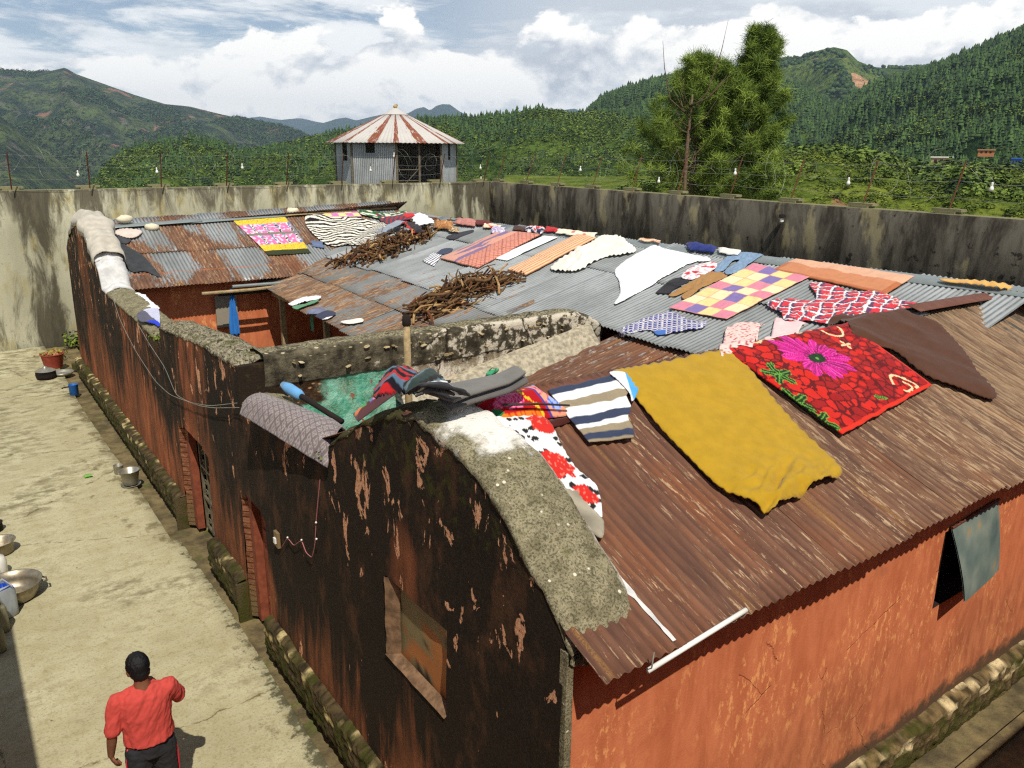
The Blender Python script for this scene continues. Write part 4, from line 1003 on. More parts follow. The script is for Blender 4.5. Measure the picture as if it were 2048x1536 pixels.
PP, PB = proto_pine(), proto_bush()
forest('hillside_woods', L_mid, 24000, proto_leafy(5, 24), 1.8, 5.2, M['leafmid'], 1, (0.10, 1.0), .55, 1.2, ref=720, label='bushy green woods covering the middle hills behind the watchtower')
forest('hillside_pines', L_mid, 4200, PP, 4, 8, M['pinefar'], 2, (0.1, 1.0), .5, .8, .012, 0.02, ref=720, label='dark pines scattered over the middle hills')
forest('ridge_pines', L_slope, 9000, PP, 6, 11, M['pinefar'], 3, (0.1, 1.0), .6, .9, label='dark pines along the ridge rising left of the tall pines')
forest('slope_pines', L_dark, 19000, PP, 5.5, 11.5, M['pinefar'], 4, (0.05, 1.0), .7, .85, ref=1000, label='dense dark pine forest on the steep slope at the right')
forest('slope_broadleaf', L_dark, 12000, proto_leafy(7, 20), 5, 11, M['leafmid'], 14, (0.02, .8), 1.3, 1.2, .01, -.02, ref=1000, label='lighter broadleaf trees mixed into the foot of the dark pine slope')
forest('peak_trees', L_peak, 7000, PB, 5, 11, M['pinefar'], 5, (0.3, 1.0), .7, 1.0, .004, -.02, label='dark trees patching the grassy peak with the landslide')
forest('mountain_scrub', L_left, 12000, proto_leafy(6, 18), 8, 18, M['pinefar'], 6, (0.35, 1.0), .6, 1.2, .0022, .0, label='dark scrub dotted over the far left mountain')
forest('scrub_bushes', L_bush, 6000, proto_leafy(1, 40), .5, 1.7, M['leafyellow'], 7, (0.02, 1.0), .8, 1.5, .03, -.12, ref=170, label='sunlit yellow green scrub covering the near hill behind the right wall')
forest('scrub_bushes_dark', L_bush, 1300, proto_leafy(2, 90), 1.6, 3.6, M['leafmid'], 8, (0.25, 1.0), .7, 1.4, .02, .08, ref=190, label='darker rounded trees dotted through the scrub on the near hill')

# landslide scar, laid on the peak
def scar():
    outline = [(1688, 146), (1720, 150), (1760, 158), (1796, 163), (1792, 168), (1768, 172), (1752, 182), (1738, 192), (1716, 196), (1706, 182), (1700, 166)]
    cen = np.mean(np.array(outline), axis=0); V = []; 
    def onridge(px, py):
        a, e = az_el(px, py); best = None
        us = np.linspace(1, .2, 260)
        for u in us:
            x, y, z = L_peak.pt(a, u); el = math.atan2(z-CAMH, math.hypot(x, y))
            if el <= e: return np.array([x, y, z])
        return np.array([x, y, z])
    rings = [1.0, .75, .5, .25, .02]
    O = np.array(outline); n = len(outline)
    fine = np.array([O[i]+(O[(i+1) % n]-O[i])*t for i in range(n) for t in (0, .33, .66)]); n = len(fine); rnd_ = random.Random(3)
    fine = fine+np.array([[rnd_.uniform(-1.5, 1.5), rnd_.uniform(-1.5, 1.5)] for _ in range(n)])
    for k in rings:
        for q in fine:
            p = cen+(q-cen)*k; w = onridge(*p); d = (w-cam_pos)/np.linalg.norm(w-cam_pos); V.append(w-d*14+np.array([0, 0, 2.0]))
    Fc = [(r_*n+k, r_*n+(k+1) % n, (r_+1)*n+(k+1) % n, (r_+1)*n+k) for r_ in range(len(rings)-1) for k in range(n)]+[tuple(range((len(rings)-1)*n, len(rings)*n))]
    tag(mesh_obj('landslide_scar', V, Fc, M['scar'], smooth=True), kind='structure')
M['scar'] = mat_hill('bare_landslide_earth', (150, 112, 84), (196, 156, 118), (96, 76, 54), 5, (206, 160, 124), .55)
scar()

# ============================================================ PINES beside the wall
def pine_tree(loc, H, crown0, W, seed, label, lean=0.0, bare=False):
    rnd = random.Random(seed); root = thing('pine_tree', label, 'tree', loc)
    bx, by, bz = loc; tr = MB(); pts = []
    for i in range(14):
        t = i/13; pts.append((bx+lean*t*t*H*.1+.12*math.sin(t*5+seed), by+.1*math.cos(t*4), bz+H*t*.97))
    tr.tube(pts, [0.24*(1-t/13)+.025 for t in range(14)], 9); tr.build('trunk', M['bark'], root, True)
    limbs = MB(); cl = []
    P = np.array(pts)
    def at(t): i = min(12, int(t*13)); f = t*13-i; return P[i]*(1-f)+P[i+1]*f
    nl = 44
    for i in range(nl):
        t = crown0+(1-crown0)*((i+rnd.random()*.6)/nl)**.9; o = at(min(t, .985)); az = i*2.39996+rnd.uniform(-.3, .3)
        L_ = W*(1-((t-crown0)/(1-crown0))**1.6)**.8*rnd.uniform(.55, 1.08)+.35
        rise = .35+.5*t; q = [o]; n = 6
        for k in range(1, n+1):
            s = k/n; q.append(o+np.array([math.cos(az)*L_*s, math.sin(az)*L_*s, L_*(rise*.35*s+.32*s*s)]))
        limbs.tube(q, [.032*(1-k/n)+.008 for k in range(n+1)], 5)
        for k in range(2, n+1):
            for j in range(3 if k < 4 else 4):
                c = q[k]+np.array([rnd.gauss(0, .22), rnd.gauss(0, .22), rnd.gauss(.05, .18)])*(0.5+L_*.15)
                cl.append((c, rnd.uniform(.32, .56)))
                if rnd.random() < .4: limbs.tube([q[k], c], [.014, .006], 4, caps=False)
    limbs.build('limbs', M['bark'], root)
    for j in range(14): cl.append((at(.93+.06*rnd.random())+np.array([rnd.gauss(0, .22), rnd.gauss(0, .22), rnd.uniform(-.1, .35)]), .36))
    # needles: thin blades radiating upward and outward from every clump
    r_ = np.random.default_rng(seed); nn = 70; K = len(cl)
    C0 = np.array([c for c, s in cl]); S0 = np.array([s for c, s in cl])
    d = r_.normal(size=(K, nn, 3)); d[..., 2] = d[..., 2]*.8+.75; d /= np.linalg.norm(d, axis=-1, keepdims=True)
    ln = S0[:, None]*r_.uniform(.6, 1.15, (K, nn)); side = np.cross(d, r_.normal(size=(K, nn, 3))); side /= np.linalg.norm(side, axis=-1, keepdims=True)
    st = C0[:, None]+r_.normal(size=(K, nn, 3))*(S0[:, None, None]*.22)
    tip = st+d*ln[..., None]; tip[..., 2] -= ln*.12; wd = .010
    V = np.stack([st-side*wd, st+side*wd, tip+side*wd*.5, tip-side*wd*.5], 2).reshape(-1, 3)
    Fc = (np.arange(K*nn)[:, None]*4+np.array([0, 1, 2, 3])).astype(int)
    cv = np.clip(r_.normal(.5, .25, (K, 1))+r_.normal(0, .15, (K, nn)), 0, 1)
    mesh_obj('crown', V, Fc, M['needles'], root, col=np.repeat(cv.reshape(-1), 4)[:, None]*np.ones(3))
    return root
M['bark'] = plain('pine_bark', lin(96, 78, 60), .9, 0, .35, 8, .5)
M['needles'] = mat_leaf('pine_needles', (56, 78, 28), (144, 164, 68))
def at_px(px, dist, z):
    a, e = az_el(px, 300); return (dist*math.sin(a), dist*math.cos(a), z)
pine_tree(at_px(1390, 44, -.6), 10.7, .28, 3.3, 3, 'broad pine behind the right wall, the shorter left one of the pair', .1)
pine_tree(at_px(1500, 45, -.6), 12.1, .22, 2.3, 8, 'taller pine with a narrow top, right one of the pair behind the wall', .05)
def dead_tree():
    loc = at_px(1372, 41.5, -.5); mb = MB(); rnd = random.Random(4); b = np.array(loc)
    mb.tube([b, b+(.1, 0, 3), b+(.05, 0, 6), b+(.2, 0, 8.6)], [.13, .11, .09, .04], 8); 
    for i in range(16):
        z = rnd.uniform(4.5, 8.4); a = rnd.uniform(0, 6.28); L_ = rnd.uniform(.8, 2.0); q = b+np.array([.1, 0, z])
        mb.tube([q, q+np.array([math.cos(a)*L_*.5, math.sin(a)*L_*.5, L_*.2]), q+np.array([math.cos(a)*L_, math.sin(a)*L_, L_*.75])], [.04, .025, .008], 5)
    q = b+np.array([.1, 0, 7.6]); lft = -rt0
    mb.tube([q, q+lft*1.0+(0, 0, .8), q+lft*1.35+(0, 0, 2.2), q+lft*1.5+(0, 0, 3.4)], [.04, .03, .02, .008], 5)
    rgt = rt0
    mb.tube([q, q+rgt*.8+(0, 0, 1.2), q+rgt*1.3+(0, 0, 3.0), q+rgt*1.5+(0, 0, 4.3)], [.04, .03, .02, .008], 5)
    o = mb.build('dead_tree', M['bark'], None, True); tag(o, 'bare grey dead tree standing in front of the left pine', 'tree')
dead_tree()
def mound():
    c = at_px(1338, 38, 3.05); V = []; n = 24
    for i in range(n):
        for j in range(n):
            u = i/(n-1)*2-1; v = j/(n-1)*2-1; r = math.hypot(u, v); V.append((c[0]+u*2.6*rt0[0]+v*fw[0]*3, c[1]+u*2.6*rt0[1]+v*fw[1]*3, c[2]+1.25*max(0, 1-r*r)-.9+.25*fbm(u*3, v*3, 1, 3)))
    tag(mesh_obj('earth_bank', V, grid_faces(n, n), M['scar'], smooth=True), kind='structure')
mound()

# ============================================================ WATCHTOWER
def tower():
    cx, cy = at_px(793, 33.6, 0)[:2]; root = thing('watchtower', 'octagonal corrugated iron watchtower with a rust striped cone roof behind the back wall', 'tower', (cx, cy, 0))
    toc = math.atan2(-cx, cy)   # angle bringing a corner towards the camera
    a0 = math.atan2(-cy, -cx); Rr = 2.38; zt = 5.80
    ang = [a0+k*math.pi/4 for k in range(8)]; cor = [(cx+Rr*math.cos(a), cy+Rr*math.sin(a)) for a in ang]
    def face(k0, z0, z1, u0=0, u1=1, inset=0.0, col=None, mat=None, name='wall_panel', corr=True):
        p = np.array(cor[k0 % 8]); q = np.array(cor[(k0+1) % 8]); d = q-p; L_ = np.linalg.norm(d); d /= L_; nr = np.array([d[1], -d[0]])
        n = int(L_*(u1-u0)/.0127) if corr else 4; V = []; U = []
        for i in range(n+1):
            s = L_*(u0+(u1-u0)*i/n); w = p+d*s+nr*(-inset+(.009*math.cos(2*math.pi*s/PITCH_C) if corr else 0))
            for z in (z0, z1): V.append((w[0], w[1], z)); U.append((s, z))
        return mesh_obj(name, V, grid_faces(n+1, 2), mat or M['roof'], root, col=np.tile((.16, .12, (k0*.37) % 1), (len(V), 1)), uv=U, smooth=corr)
    # corner 0 faces the camera; faces 0 and 7 flank it (7 = left or right by handedness)
    def side(k):  # is face k on the left in the picture
        m = (np.array(cor[k % 8])+np.array(cor[(k+1) % 8]))/2-np.array([cx, cy]); return m@rt0[:2] < 0
    L1 = 7 if side(7) else 0; Rr1 = 0 if L1 == 7 else 7
    L2 = 6 if L1 == 7 else 1; R2 = 1 if L1 == 7 else 6
    flip = (L1 == 0)
    # left front face with a square hole
    def U(a, b): return (a, b) if not flip else (1-b, 1-a)
    if True:
        for (a, b, z0, z1) in ((0, .32, -1, zt), (.32, .52, -1, 5.35), (.52, 1, -1, zt)):
            ua, ub = U(a, b); face(L1, z0, z1, ua, ub)
    for (a, b, z0, z1) in ((0, .45, -1, zt), (.45, .75, -1, 5.05), (.75, 1, -1, zt)): face(L2, z0, z1, *U(a, b))
    for (a, b, z0, z1) in ((0, .45, -1, zt), (.45, .6, -1, 5.1), (.6, 1, -1, zt)): face(R2, z0, z1, *U(a, b), corr=True)
    for k in range(2, 6): face(k, -1, zt)
    fl = MB(); fl.add([(c[0], c[1], 3.0) for c in cor], [tuple(range(8))]); fl.build('floor', M['wood'], root)
    face(Rr1, -1, 3.6)
    for k in range(8):
        mb = MB(); mb.tube([(*cor[k], -1), (*cor[k], zt)], .045, 6); mb.build('post', M['oldwood'], root)
    p = np.array(cor[Rr1]); q = np.array(cor[(Rr1+1) % 8]); 
    m = p*.5+q*.5; mb = MB(); mb.tube([(*m, 3.5), (*m, zt)], .045, 6); mb.build('post', M['oldwood'], root)
    for z in (4.35, 4.75): mb = MB(); mb.tube([(*p, z), (*m, z)], .016, 5); mb.build('rail', M['oldwood'], root)
    for (za, zb, s) in ((4.1, 4.9, 0), (4.2, 3.9, .3)):
        mb = MB(); mb.tube([(*(p*(.9-s)+q*(.1+s)), za), (*(p*(.45-s*.5)+q*(.55+s*.5)), zb)], .014, 5); mb.build('rail', M['oldwood'], root)
    # cone roof of corrugated triangles
    apex = np.array([cx, cy, 7.02]); Ro = 2.76; oc = [np.array([cx+Ro*math.cos(a), cy+Ro*math.sin(a), 5.72]) for a in ang]
    VV = []; FF = []; CC = []; UU = []; n0 = 0; rnd = random.Random(2)
    pat = [.1, .2, .95, .12, .15, .9, .2, .1, .16, .92, .88, .1, .3]
    for k in range(8):
        a, b = oc[k], oc[(k+1) % 8]; n = 60; nrm = np.cross(b-a, apex-a); nrm /= np.linalg.norm(nrm)
        if nrm[2] < 0: nrm = -nrm
        for i in range(n+1):
            e = a+(b-a)*i/n; st = pat[int(i/n*5+k*3.7) % 13] if 0 < i < n else .95
            if i < 4 or i > n-4: st = .88
            for t in (0, .3, .6, .86):
                w = e+(apex-e)*t+nrm*.012*math.cos(2*math.pi*i/5)*(1-t)
                VV.append(w); CC.append((min(1, st+(.15 if st > .5 else 0)*t), 0, k*.11)); UU.append((i/n*2, t*2.4))
        FF.append(grid_faces(n+1, 4, n0)); n0 += (n+1)*4
    C_ = np.array(CC)
    o = mesh_obj('cone_roof', np.array(VV), np.vstack(FF), M['towerroof'], root, col=C_, uv=UU)
    md = o.modifiers.new('thick', 'SOLIDIFY'); md.thickness = .01; md.offset = -1
    mb = MB(); mb.lathe([(.0, 7.06), (.15, 7.01), (.34, 6.90), (.52, 6.79), (.50, 6.77)], (cx, cy, 0), 16); cap = mb.build('roof_cap', M['towerroof'], root)
    a_ = cap.data.color_attributes['Col']; cap.data.color_attributes.remove(a_)
    mb = MB(); mb.ball((cx, cy, 7.10), (.10, .08, .07), 8, 6, lin(176, 150, 96)); mb.ball((cx+.07, cy, 7.15), .05, 8, 6, lin(160, 130, 80)); mb.build('finial', M['paint'], root)
M['oldwood'] = plain('old_grey_timber', lin(104, 94, 78), .9, 0, .3, 9, .2)
def mat_towerroof():
    g = G('white_painted_rusty_sheet', .6, .3); a = g.N('ShaderNodeSeparateColor'); g.L(g.attr(), a.inputs[0]); n = g.noise(4, 6, .7, v=g.uvp(), ms=(3, .8, 1)); f = g.noise(18, 5, .7, v=g.uvp(), ms=(3, .6, 1))
    s = g.rng(g.m('ADD', a.outputs[0], g.m('MULTIPLY', g.m('SUBTRACT', n, .5), 3.6)), .50, .86)
    c = g.mix(g.rng(f, .45, .65, 0, .5), lin(190, 188, 184, .95), lin(184, 156, 122)); c = g.mix(s, c, g.mix(f, lin(98, 50, 34), lin(150, 86, 58)))
    g.setc(c); return g.mat
M['towerroof'] = mat_towerroof()
tower()

# ============================================================ RAZOR WIRE on the walls
def wire_fence(label, piers, side, posts_skip, seed, z=4.42):
    rnd = random.Random(seed); q0 = piers[0][0]; root = thing('razor_wire_fence', label, 'fence', (q0[0], q0[1], 4.34)); tips = []
    for q, nrm in piers:
        o = side*nrm; b = np.array([q[0], q[1]])+o*.15; j = rnd.uniform(-.03, .03); d = (b+o*.32+np.array([rt0[0], rt0[1]])*j)
        mb = MB(); ax = np.array([d[0]-b[0], d[1]-b[1], .98]); P0 = np.array([b[0], b[1], z-.05]); P1 = P0+ax
        mb.tube([P0, P1], .017, 4); mb.build('post', M['iron'], root); tips.append((P0, P1))
    for f in (.3, .62, .93):
        mb = MB(); pts = []
        for (a, b), (c, d) in zip(tips[:-1], tips[1:]):
            p = a+(b-a)*f; q = c+(d-c)*f
            for k in range(6):
                t = k/6; w = p+(q-p)*t; w = w-np.array([0, 0, .05*math.sin(math.pi*t)]); pts.append(w)
        pts.append(tips[-1][0]+(tips[-1][1]-tips[-1][0])*f); mb.tube(pts, .0032, 4); mb.build('wire', M['wire'], root)
    # loose coil
    mb = MB(); pts = []; n = len(tips)
    for i in range(n-1):
        p = tips[i][1]; q = tips[i+1][1]; L_ = 64
        for k in range(L_):
            t = k/L_; w = p+(q-p)*t; s = i*2.6+t*2.6; th = 2*math.pi*s*1.15; r = (.30+.16*math.sin(s*1.31+seed)+.09*math.sin(s*3.7+seed))*(1 if (i*7+seed) % 5 else .35)
            d = (q-p)/np.linalg.norm(q-p); sd_ = np.array([side*piers[0][1][0], side*piers[0][1][1], 0])
            pts.append(w-np.array([0, 0, .28])+d*(.25*math.sin(th*.5+s))+sd_*math.cos(th)*r+np.array([0, 0, 1])*math.sin(th)*r*(1.0+.3*math.sin(s*1.3)))
    mb.tube(pts, .0024, 4); mb.build('razor_coil', M['wire'], root)
    return tips
ft = wire_fence('rusty angle posts and razor wire along the top of the cream back wall', [p for p in far_piers if p[0][0] > -2.5], 1, [], 2)
rtip = wire_fence('leaning iron posts and tangled razor wire along the dark right wall', [p for p in right_piers if p[0][1] > 2.5], -1, [], 5)
# light bulbs hung on the wire
def bulb(p, label):
    root = thing('light_bulb', label, 'light bulb', tuple(p), 'bare white light bulbs hung along the wall tops')
    mb = MB(); mb.lathe([(.0, -.16), (.024, -.155), (.040, -.13), (.042, -.105), (.03, -.075), (.017, -.05), (.017, -.03)], p, 12); mb.build('glass', M['white'], root, True)
    mb = MB(); mb.lathe([(.018, -.05), (.022, -.03), (.022, .01), (.0, .02)], p, 10); mb.build('holder', M['white'], root)
    mb = MB(); mb.tube([np.array(p)+(0, 0, .02), np.array(p)+(.02, 0, .14)], .006, 4); mb.build('cord', M['dark'], root)
def wall_pt(px, py):
    a = on_y(px, py, 26.25)
    if a[0] < 17.4: return a
    p0 = np.array([16.2, 0.0]); d = np.array([1.52, 26.35]); d = d/np.linalg.norm(d); r_ = ray(px, py); A = np.array([[r_[0], -d[0]], [r_[1], -d[1]]]); t, s = np.linalg.solve(A, p0); return cam_pos+r_*t
BL = [(155, 342, 'first bulb from the left on the back wall wire'), (313, 336, 'bulb hanging second from the left on the back wall wire'), (484, 328, 'bulb hanging third from the left on the back wall wire'), (614, 370, 'bulb hanging low in front of the back wall left of the watchtower'),
      (741, 334, 'lower bulb in front of the watchtower iron panel'), (788, 306, 'higher bulb beside the watchtower corner post'), (961, 330, 'upper bulb at the corner where the two compound walls meet'), (962, 354, 'lower bulb at the corner where the two compound walls meet'),
      (1161, 333, 'small bulb on the right wall wire before the hillside left of the pines'), (1318, 355, 'bulb on the right wall wire left of the broad pine trunk'), (1471, 338, 'bulb on the right wall wire in front of the tall pines'), (1698, 356, 'bulb on the right wall wire right of the pines'), (1985, 366, 'bulb nearest the right edge on the right wall wire')]
for px, py, lb in BL: bulb(wall_pt(px, py), lb)
def walllamp():
    p = on_x(1581, 436, 16.78) if False else wall_pt(1581, 432); p = p-np.array([.32, 0, 0]); root = thing('wall_lamp', 'small broken bulb lamp on the face of the dark right wall', 'lamp', tuple(p))
    mb = MB(); mb.lathe([(.0, .06), (.07, .05), (.09, -.02), (.05, -.03)], p, 10); mb.build('shade', M['dark'], root)
    mb = MB(); mb.lathe([(.0, -.16), (.045, -.12), (.045, -.07), (.02, -.03)], p, 10); mb.build('bulb', M['white'], root)
walllamp()
# ============================================================ HOUSES on the hillside
def house(px, py, dist, w, h, wallc, roofc, label, storeys=1):
    a, e = az_el(px, py); p = np.array([dist*math.sin(a), dist*math.cos(a), CAMH+dist*math.tan(e)]); root = thing('hillside_house', label, 'house', tuple(p))
    Mx = Matrix.Translation(p) @ Matrix.Rotation(-a, 4, 'Z')
    mb = MB(); mb.box(-w/2, w/2, -w*.3, w*.3, -h, h, lin(*wallc), Mx); mb.build('wall', M['paint'], root)
    mb = MB(); mb.box(-w*.56, w*.56, -w*.38, w*.38, h, h+.35, lin(*roofc), Mx); mb.build('roof', M['paint'], root)
    for i in range(3): 
        mb = MB(); mb.box(-w*.36+i*w*.28, -w*.22+i*w*.28, -w*.3-.06, -w*.3, h*.1, h*.7, lin(40, 34, 30), Mx); mb.build('window', M['paint'], root)
house(1882, 327, 300, 5.8, 1.8, (196, 160, 138), (226, 220, 208), 'pale house with a white roof slab on the slope behind the right wall')
house(1972, 307, 380, 5.6, 1.2, (178, 116, 70), (196, 140, 96), 'small orange house highest on the dark slope at the right')
house(2032, 328, 290, 2.6, 1.4, (60, 90, 140), (40, 96, 190), 'tiny blue roofed hut at the right edge on the slope')
house(1175, 226, 1150, 11, 2.0, (206, 190, 164), (180, 172, 160), 'tiny pale farmhouse on the ridge left of the pines')
house(1247, 220, 1150, 9, 1.6, (214, 206, 190), (200, 190, 170), 'tiny white farmhouse further right on the ridge left of the pines')
# ============================================================ LAUNDRY AND THINGS ON THE ROOFS
def smooth_surf(x, y, r=0.07):
    x = np.asarray(x, float); y = np.asarray(y, float); z = surf(x, y)*2; k = 2
    for dx, dy in ((r, 0), (-r, 0), (0, r), (0, -r)):
        s = surf(x+dx, y+dy); ok = s > z/k-0.4; z = z+np.where(ok, s, z/k); k += 1
    return z/k
def wrinkle(x, y, amp, seed, ang=0.6, fs=5.0):
    c, s = math.cos(ang), math.sin(ang); u, v = x*c+y*s, -x*s+y*c
    w = 1-2.2*abs(fbm(u*fs*.45, v*fs*1.3, seed*3.1, 3)); w2 = fbm(u*2.2, v*2.2, seed+.5, 2)
    return amp*max(-.2, w)*max(0.15, .55+1.6*w2)
CLOTH_MAT = {}
def finish(o, label, cat, th, group=None, sub=0):
    md = o.modifiers.new('thick', 'SOLIDIFY'); md.thickness = th; md.offset = 1
    return tag(o, label, cat, group)
def bil(Q, u, v): return Q[0]*(1-u)*(1-v)+Q[1]*u*(1-v)+Q[2]*u*v+Q[3]*(1-u)*v
def quv(Q, p):
    u = v = .5
    for _ in range(30):
        e = bil(Q, u, v)-p; du = (bil(Q, u+1e-4, v)-bil(Q, u, v))/1e-4; dv = (bil(Q, u, v+1e-4)-bil(Q, u, v))/1e-4
        s = np.linalg.solve(np.array([du, dv]).T, -e); u += s[0]; v += s[1]
    return u, v
def place(px, base):
    return hit(*px)[:2] if base is None else on_z(px[0], px[1], base)[:2]
def cloth_quad(name, label, cat, quad, pat, step=.02, th=.010, h=.012, wr=.010, seed=1, ang=.6, mat=None, base=None, ej=.012, group=None, puff=0.0, zf=None, fs=5.0, corr=.004):
    Q = [np.array(place(q, base)) for q in quad]
    W = (np.linalg.norm(Q[1]-Q[0])+np.linalg.norm(Q[2]-Q[3]))/2; H = (np.linalg.norm(Q[3]-Q[0])+np.linalg.norm(Q[2]-Q[1]))/2
    nu = max(4, int(W/step)+1); nv = max(4, int(H/step)+1); V = []; C = []
    info = dict(W=W, H=H, uv=lambda px: quv(Q, np.array(place(px, base))))
    XY = []
    for i in range(nu):
        for j in range(nv):
            u = i/(nu-1); v = j/(nv-1); p = bil(Q, u, v)
            e = ej*np.array([fbm(p[0]*5, p[1]*5, seed, 3), fbm(p[0]*5, p[1]*5, seed+5, 3)])*2; XY.append((p[0]+e[0], p[1]+e[1], u, v))
    XY = np.array(XY); Z = smooth_surf(XY[:, 0], XY[:, 1]) if base is None else np.full(len(XY), base)
    if zf is not None: Z = np.array([zf(a, b, u, v) for a, b, u, v in XY])
    for (x, y, u, v), z in zip(XY, Z):
        edge = min(min(u, 1-u)*W, min(v, 1-v)*H); lift = h+wrinkle(x, y, wr, seed, ang, fs)*min(1, .35+edge/.12)+puff*(1-math.exp(-edge/(.10)))
        V.append((x, y, z+max(.004, lift))); C.append(pat(u, v, u*W, v*H, info))
    o = mesh_obj(name, V, grid_faces(nu, nv)[:, ::-1], mat or M['cloth'], None, col=C, smooth=True)
    return finish(o, label, cat, th, group)
def in_poly(P, x, y):
    ins = np.zeros(len(x), bool); n = len(P)
    for i in range(n):
        x0, y0 = P[i]; x1, y1 = P[(i+1) % n]
        c = ((y0 > y) != (y1 > y)); 
        with np.errstate(divide='ignore', invalid='ignore'): ins ^= c & (x < (x1-x0)*(y-y0)/(y1-y0+1e-12)+x0)
    return ins
def cloth_poly(name, label, cat, outline, pat, bunch=None, step=.022, th=.008, h=.012, wr=.014, seed=1, ang=.6, mat=None, base=None, group=None, puff=0.0, zf=None, fs=5.0, axis=None, drop=None):
    P = np.array([place(q, base) for q in outline]); n = len(P)
    # smooth the outline a little
    Pd = []
    for i in range(n):
        a, b, c, d = P[i-1], P[i], P[(i+1) % n], P[(i+2) % n]
        for t in (0, .25, .5, .75):
            q = .5*((2*b)+(-a+c)*t+(2*a-5*b+4*c-d)*t*t+(-a+3*b-3*c+d)*t**3); q = q+(.006 if th < .010 else .002)*np.array([fbm(q[0]*12, q[1]*12, seed, 2), fbm(q[0]*12, q[1]*12, seed+3, 2)])*2; Pd.append(q)
    P = np.array(Pd); n = len(P)
    if axis is None: d = P[np.argmax(np.linalg.norm(P-P.mean(0), axis=1))]-P.mean(0); a = math.atan2(d[1], d[0])
    else: a = axis
    ca, sa = math.cos(a), math.sin(a); L_ = P @ np.array([[ca, -sa], [sa, ca]])
    lo, hi = L_.min(0)-step, L_.max(0)+step
    nu = int((hi[0]-lo[0])/step)+2; nv = int((hi[1]-lo[1])/step)+2
    gu, gv = np.meshgrid(lo[0]+np.arange(nu)*step, lo[1]+np.arange(nv)*step, indexing='ij'); gu = gu.ravel(); gv = gv.ravel()
    Fc = grid_faces(nu, nv); cu = gu[Fc].mean(1); cv = gv[Fc].mean(1); keep = in_poly(L_, cu, cv)
    Fc = Fc[keep]
    cnt = np.zeros(nu*nv, int); np.add.at(cnt, Fc.ravel(), 1); bnd = (cnt > 0) & (cnt < 4)
    S0 = L_; S1 = np.roll(L_, -1, 0)
    for k in np.nonzero(bnd)[0]:
        q = np.array([gu[k], gv[k]]); dd = S1-S0; t = np.clip(((q-S0)*dd).sum(1)/((dd*dd).sum(1)+1e-12), 0, 1); pr = S0+dd*t[:, None]; m = np.argmin(((pr-q)**2).sum(1))
        if np.linalg.norm(pr[m]-q) < step*1.1: gu[k], gv[k] = pr[m]
    used = np.nonzero(cnt > 0)[0]; idx = -np.ones(nu*nv, int); idx[used] = np.arange(len(used)); Fc = idx[Fc]
    u_, v_ = gu[used], gv[used]; X = u_*ca-v_*sa; Y = u_*sa+v_*ca
    Z = smooth_surf(X, Y) if base is None else np.full(len(X), base)
    if zf is not None: Z = np.array([zf(a_, b_) for a_, b_ in zip(X, Y)])
    V = []; C = []; ex = (hi-lo)
    info = dict(W=ex[0], H=ex[1]); info['loc'] = lambda px: (np.array(place(px, base)) @ np.array([[ca, -sa], [sa, ca]]))-lo
    for k in range(len(X)):
        q = np.array([u_[k], v_[k]]); edge = float(np.sqrt(((L_-q)**2).sum(1).min()))
        w = wrinkle(X[k], Y[k], wr, seed, ang, fs)*min(1, .3+edge/.08)
        if bunch is not None:
            if k == 0: bp = place(bunch, base)
            dB = math.hypot((X[k]-bp[0])*.7, (Y[k]-bp[1])*1.5); fa = math.exp(-(dB/.42)**2); w += fa*.11*max(0, 1-2.4*abs(fbm(X[k]*2.5+Y[k]*1.5, Y[k]*9-X[k]*3, 3, 2)))
        V.append((X[k], Y[k], Z[k]+max(.004, h+w+puff*(1-math.exp(-edge/.09)))))
        C.append(pat((u_[k]-lo[0])/ex[0], (v_[k]-lo[1])/ex[1], u_[k]-lo[0], v_[k]-lo[1], info))
    if not len(V): raise RuntimeError('empty cloth '+label)
    o = mesh_obj(name, V, Fc[:, ::-1], mat or M['cloth'], None, col=C, smooth=True)
    return finish(o, label, cat, th, group)
def solid(*c, v=.06):
    l = lin(*c)
    return lambda u, w, x, y, i: tuple(k*(1+v*mnoise.noise(Vector((x*9, y*9, 1)))) for k in l)
MUST, BROWN = lin(172, 136, 34), lin(82, 54, 40)
WHITE = (.80, .80, .78); CREAM = (.78, .74, .64)

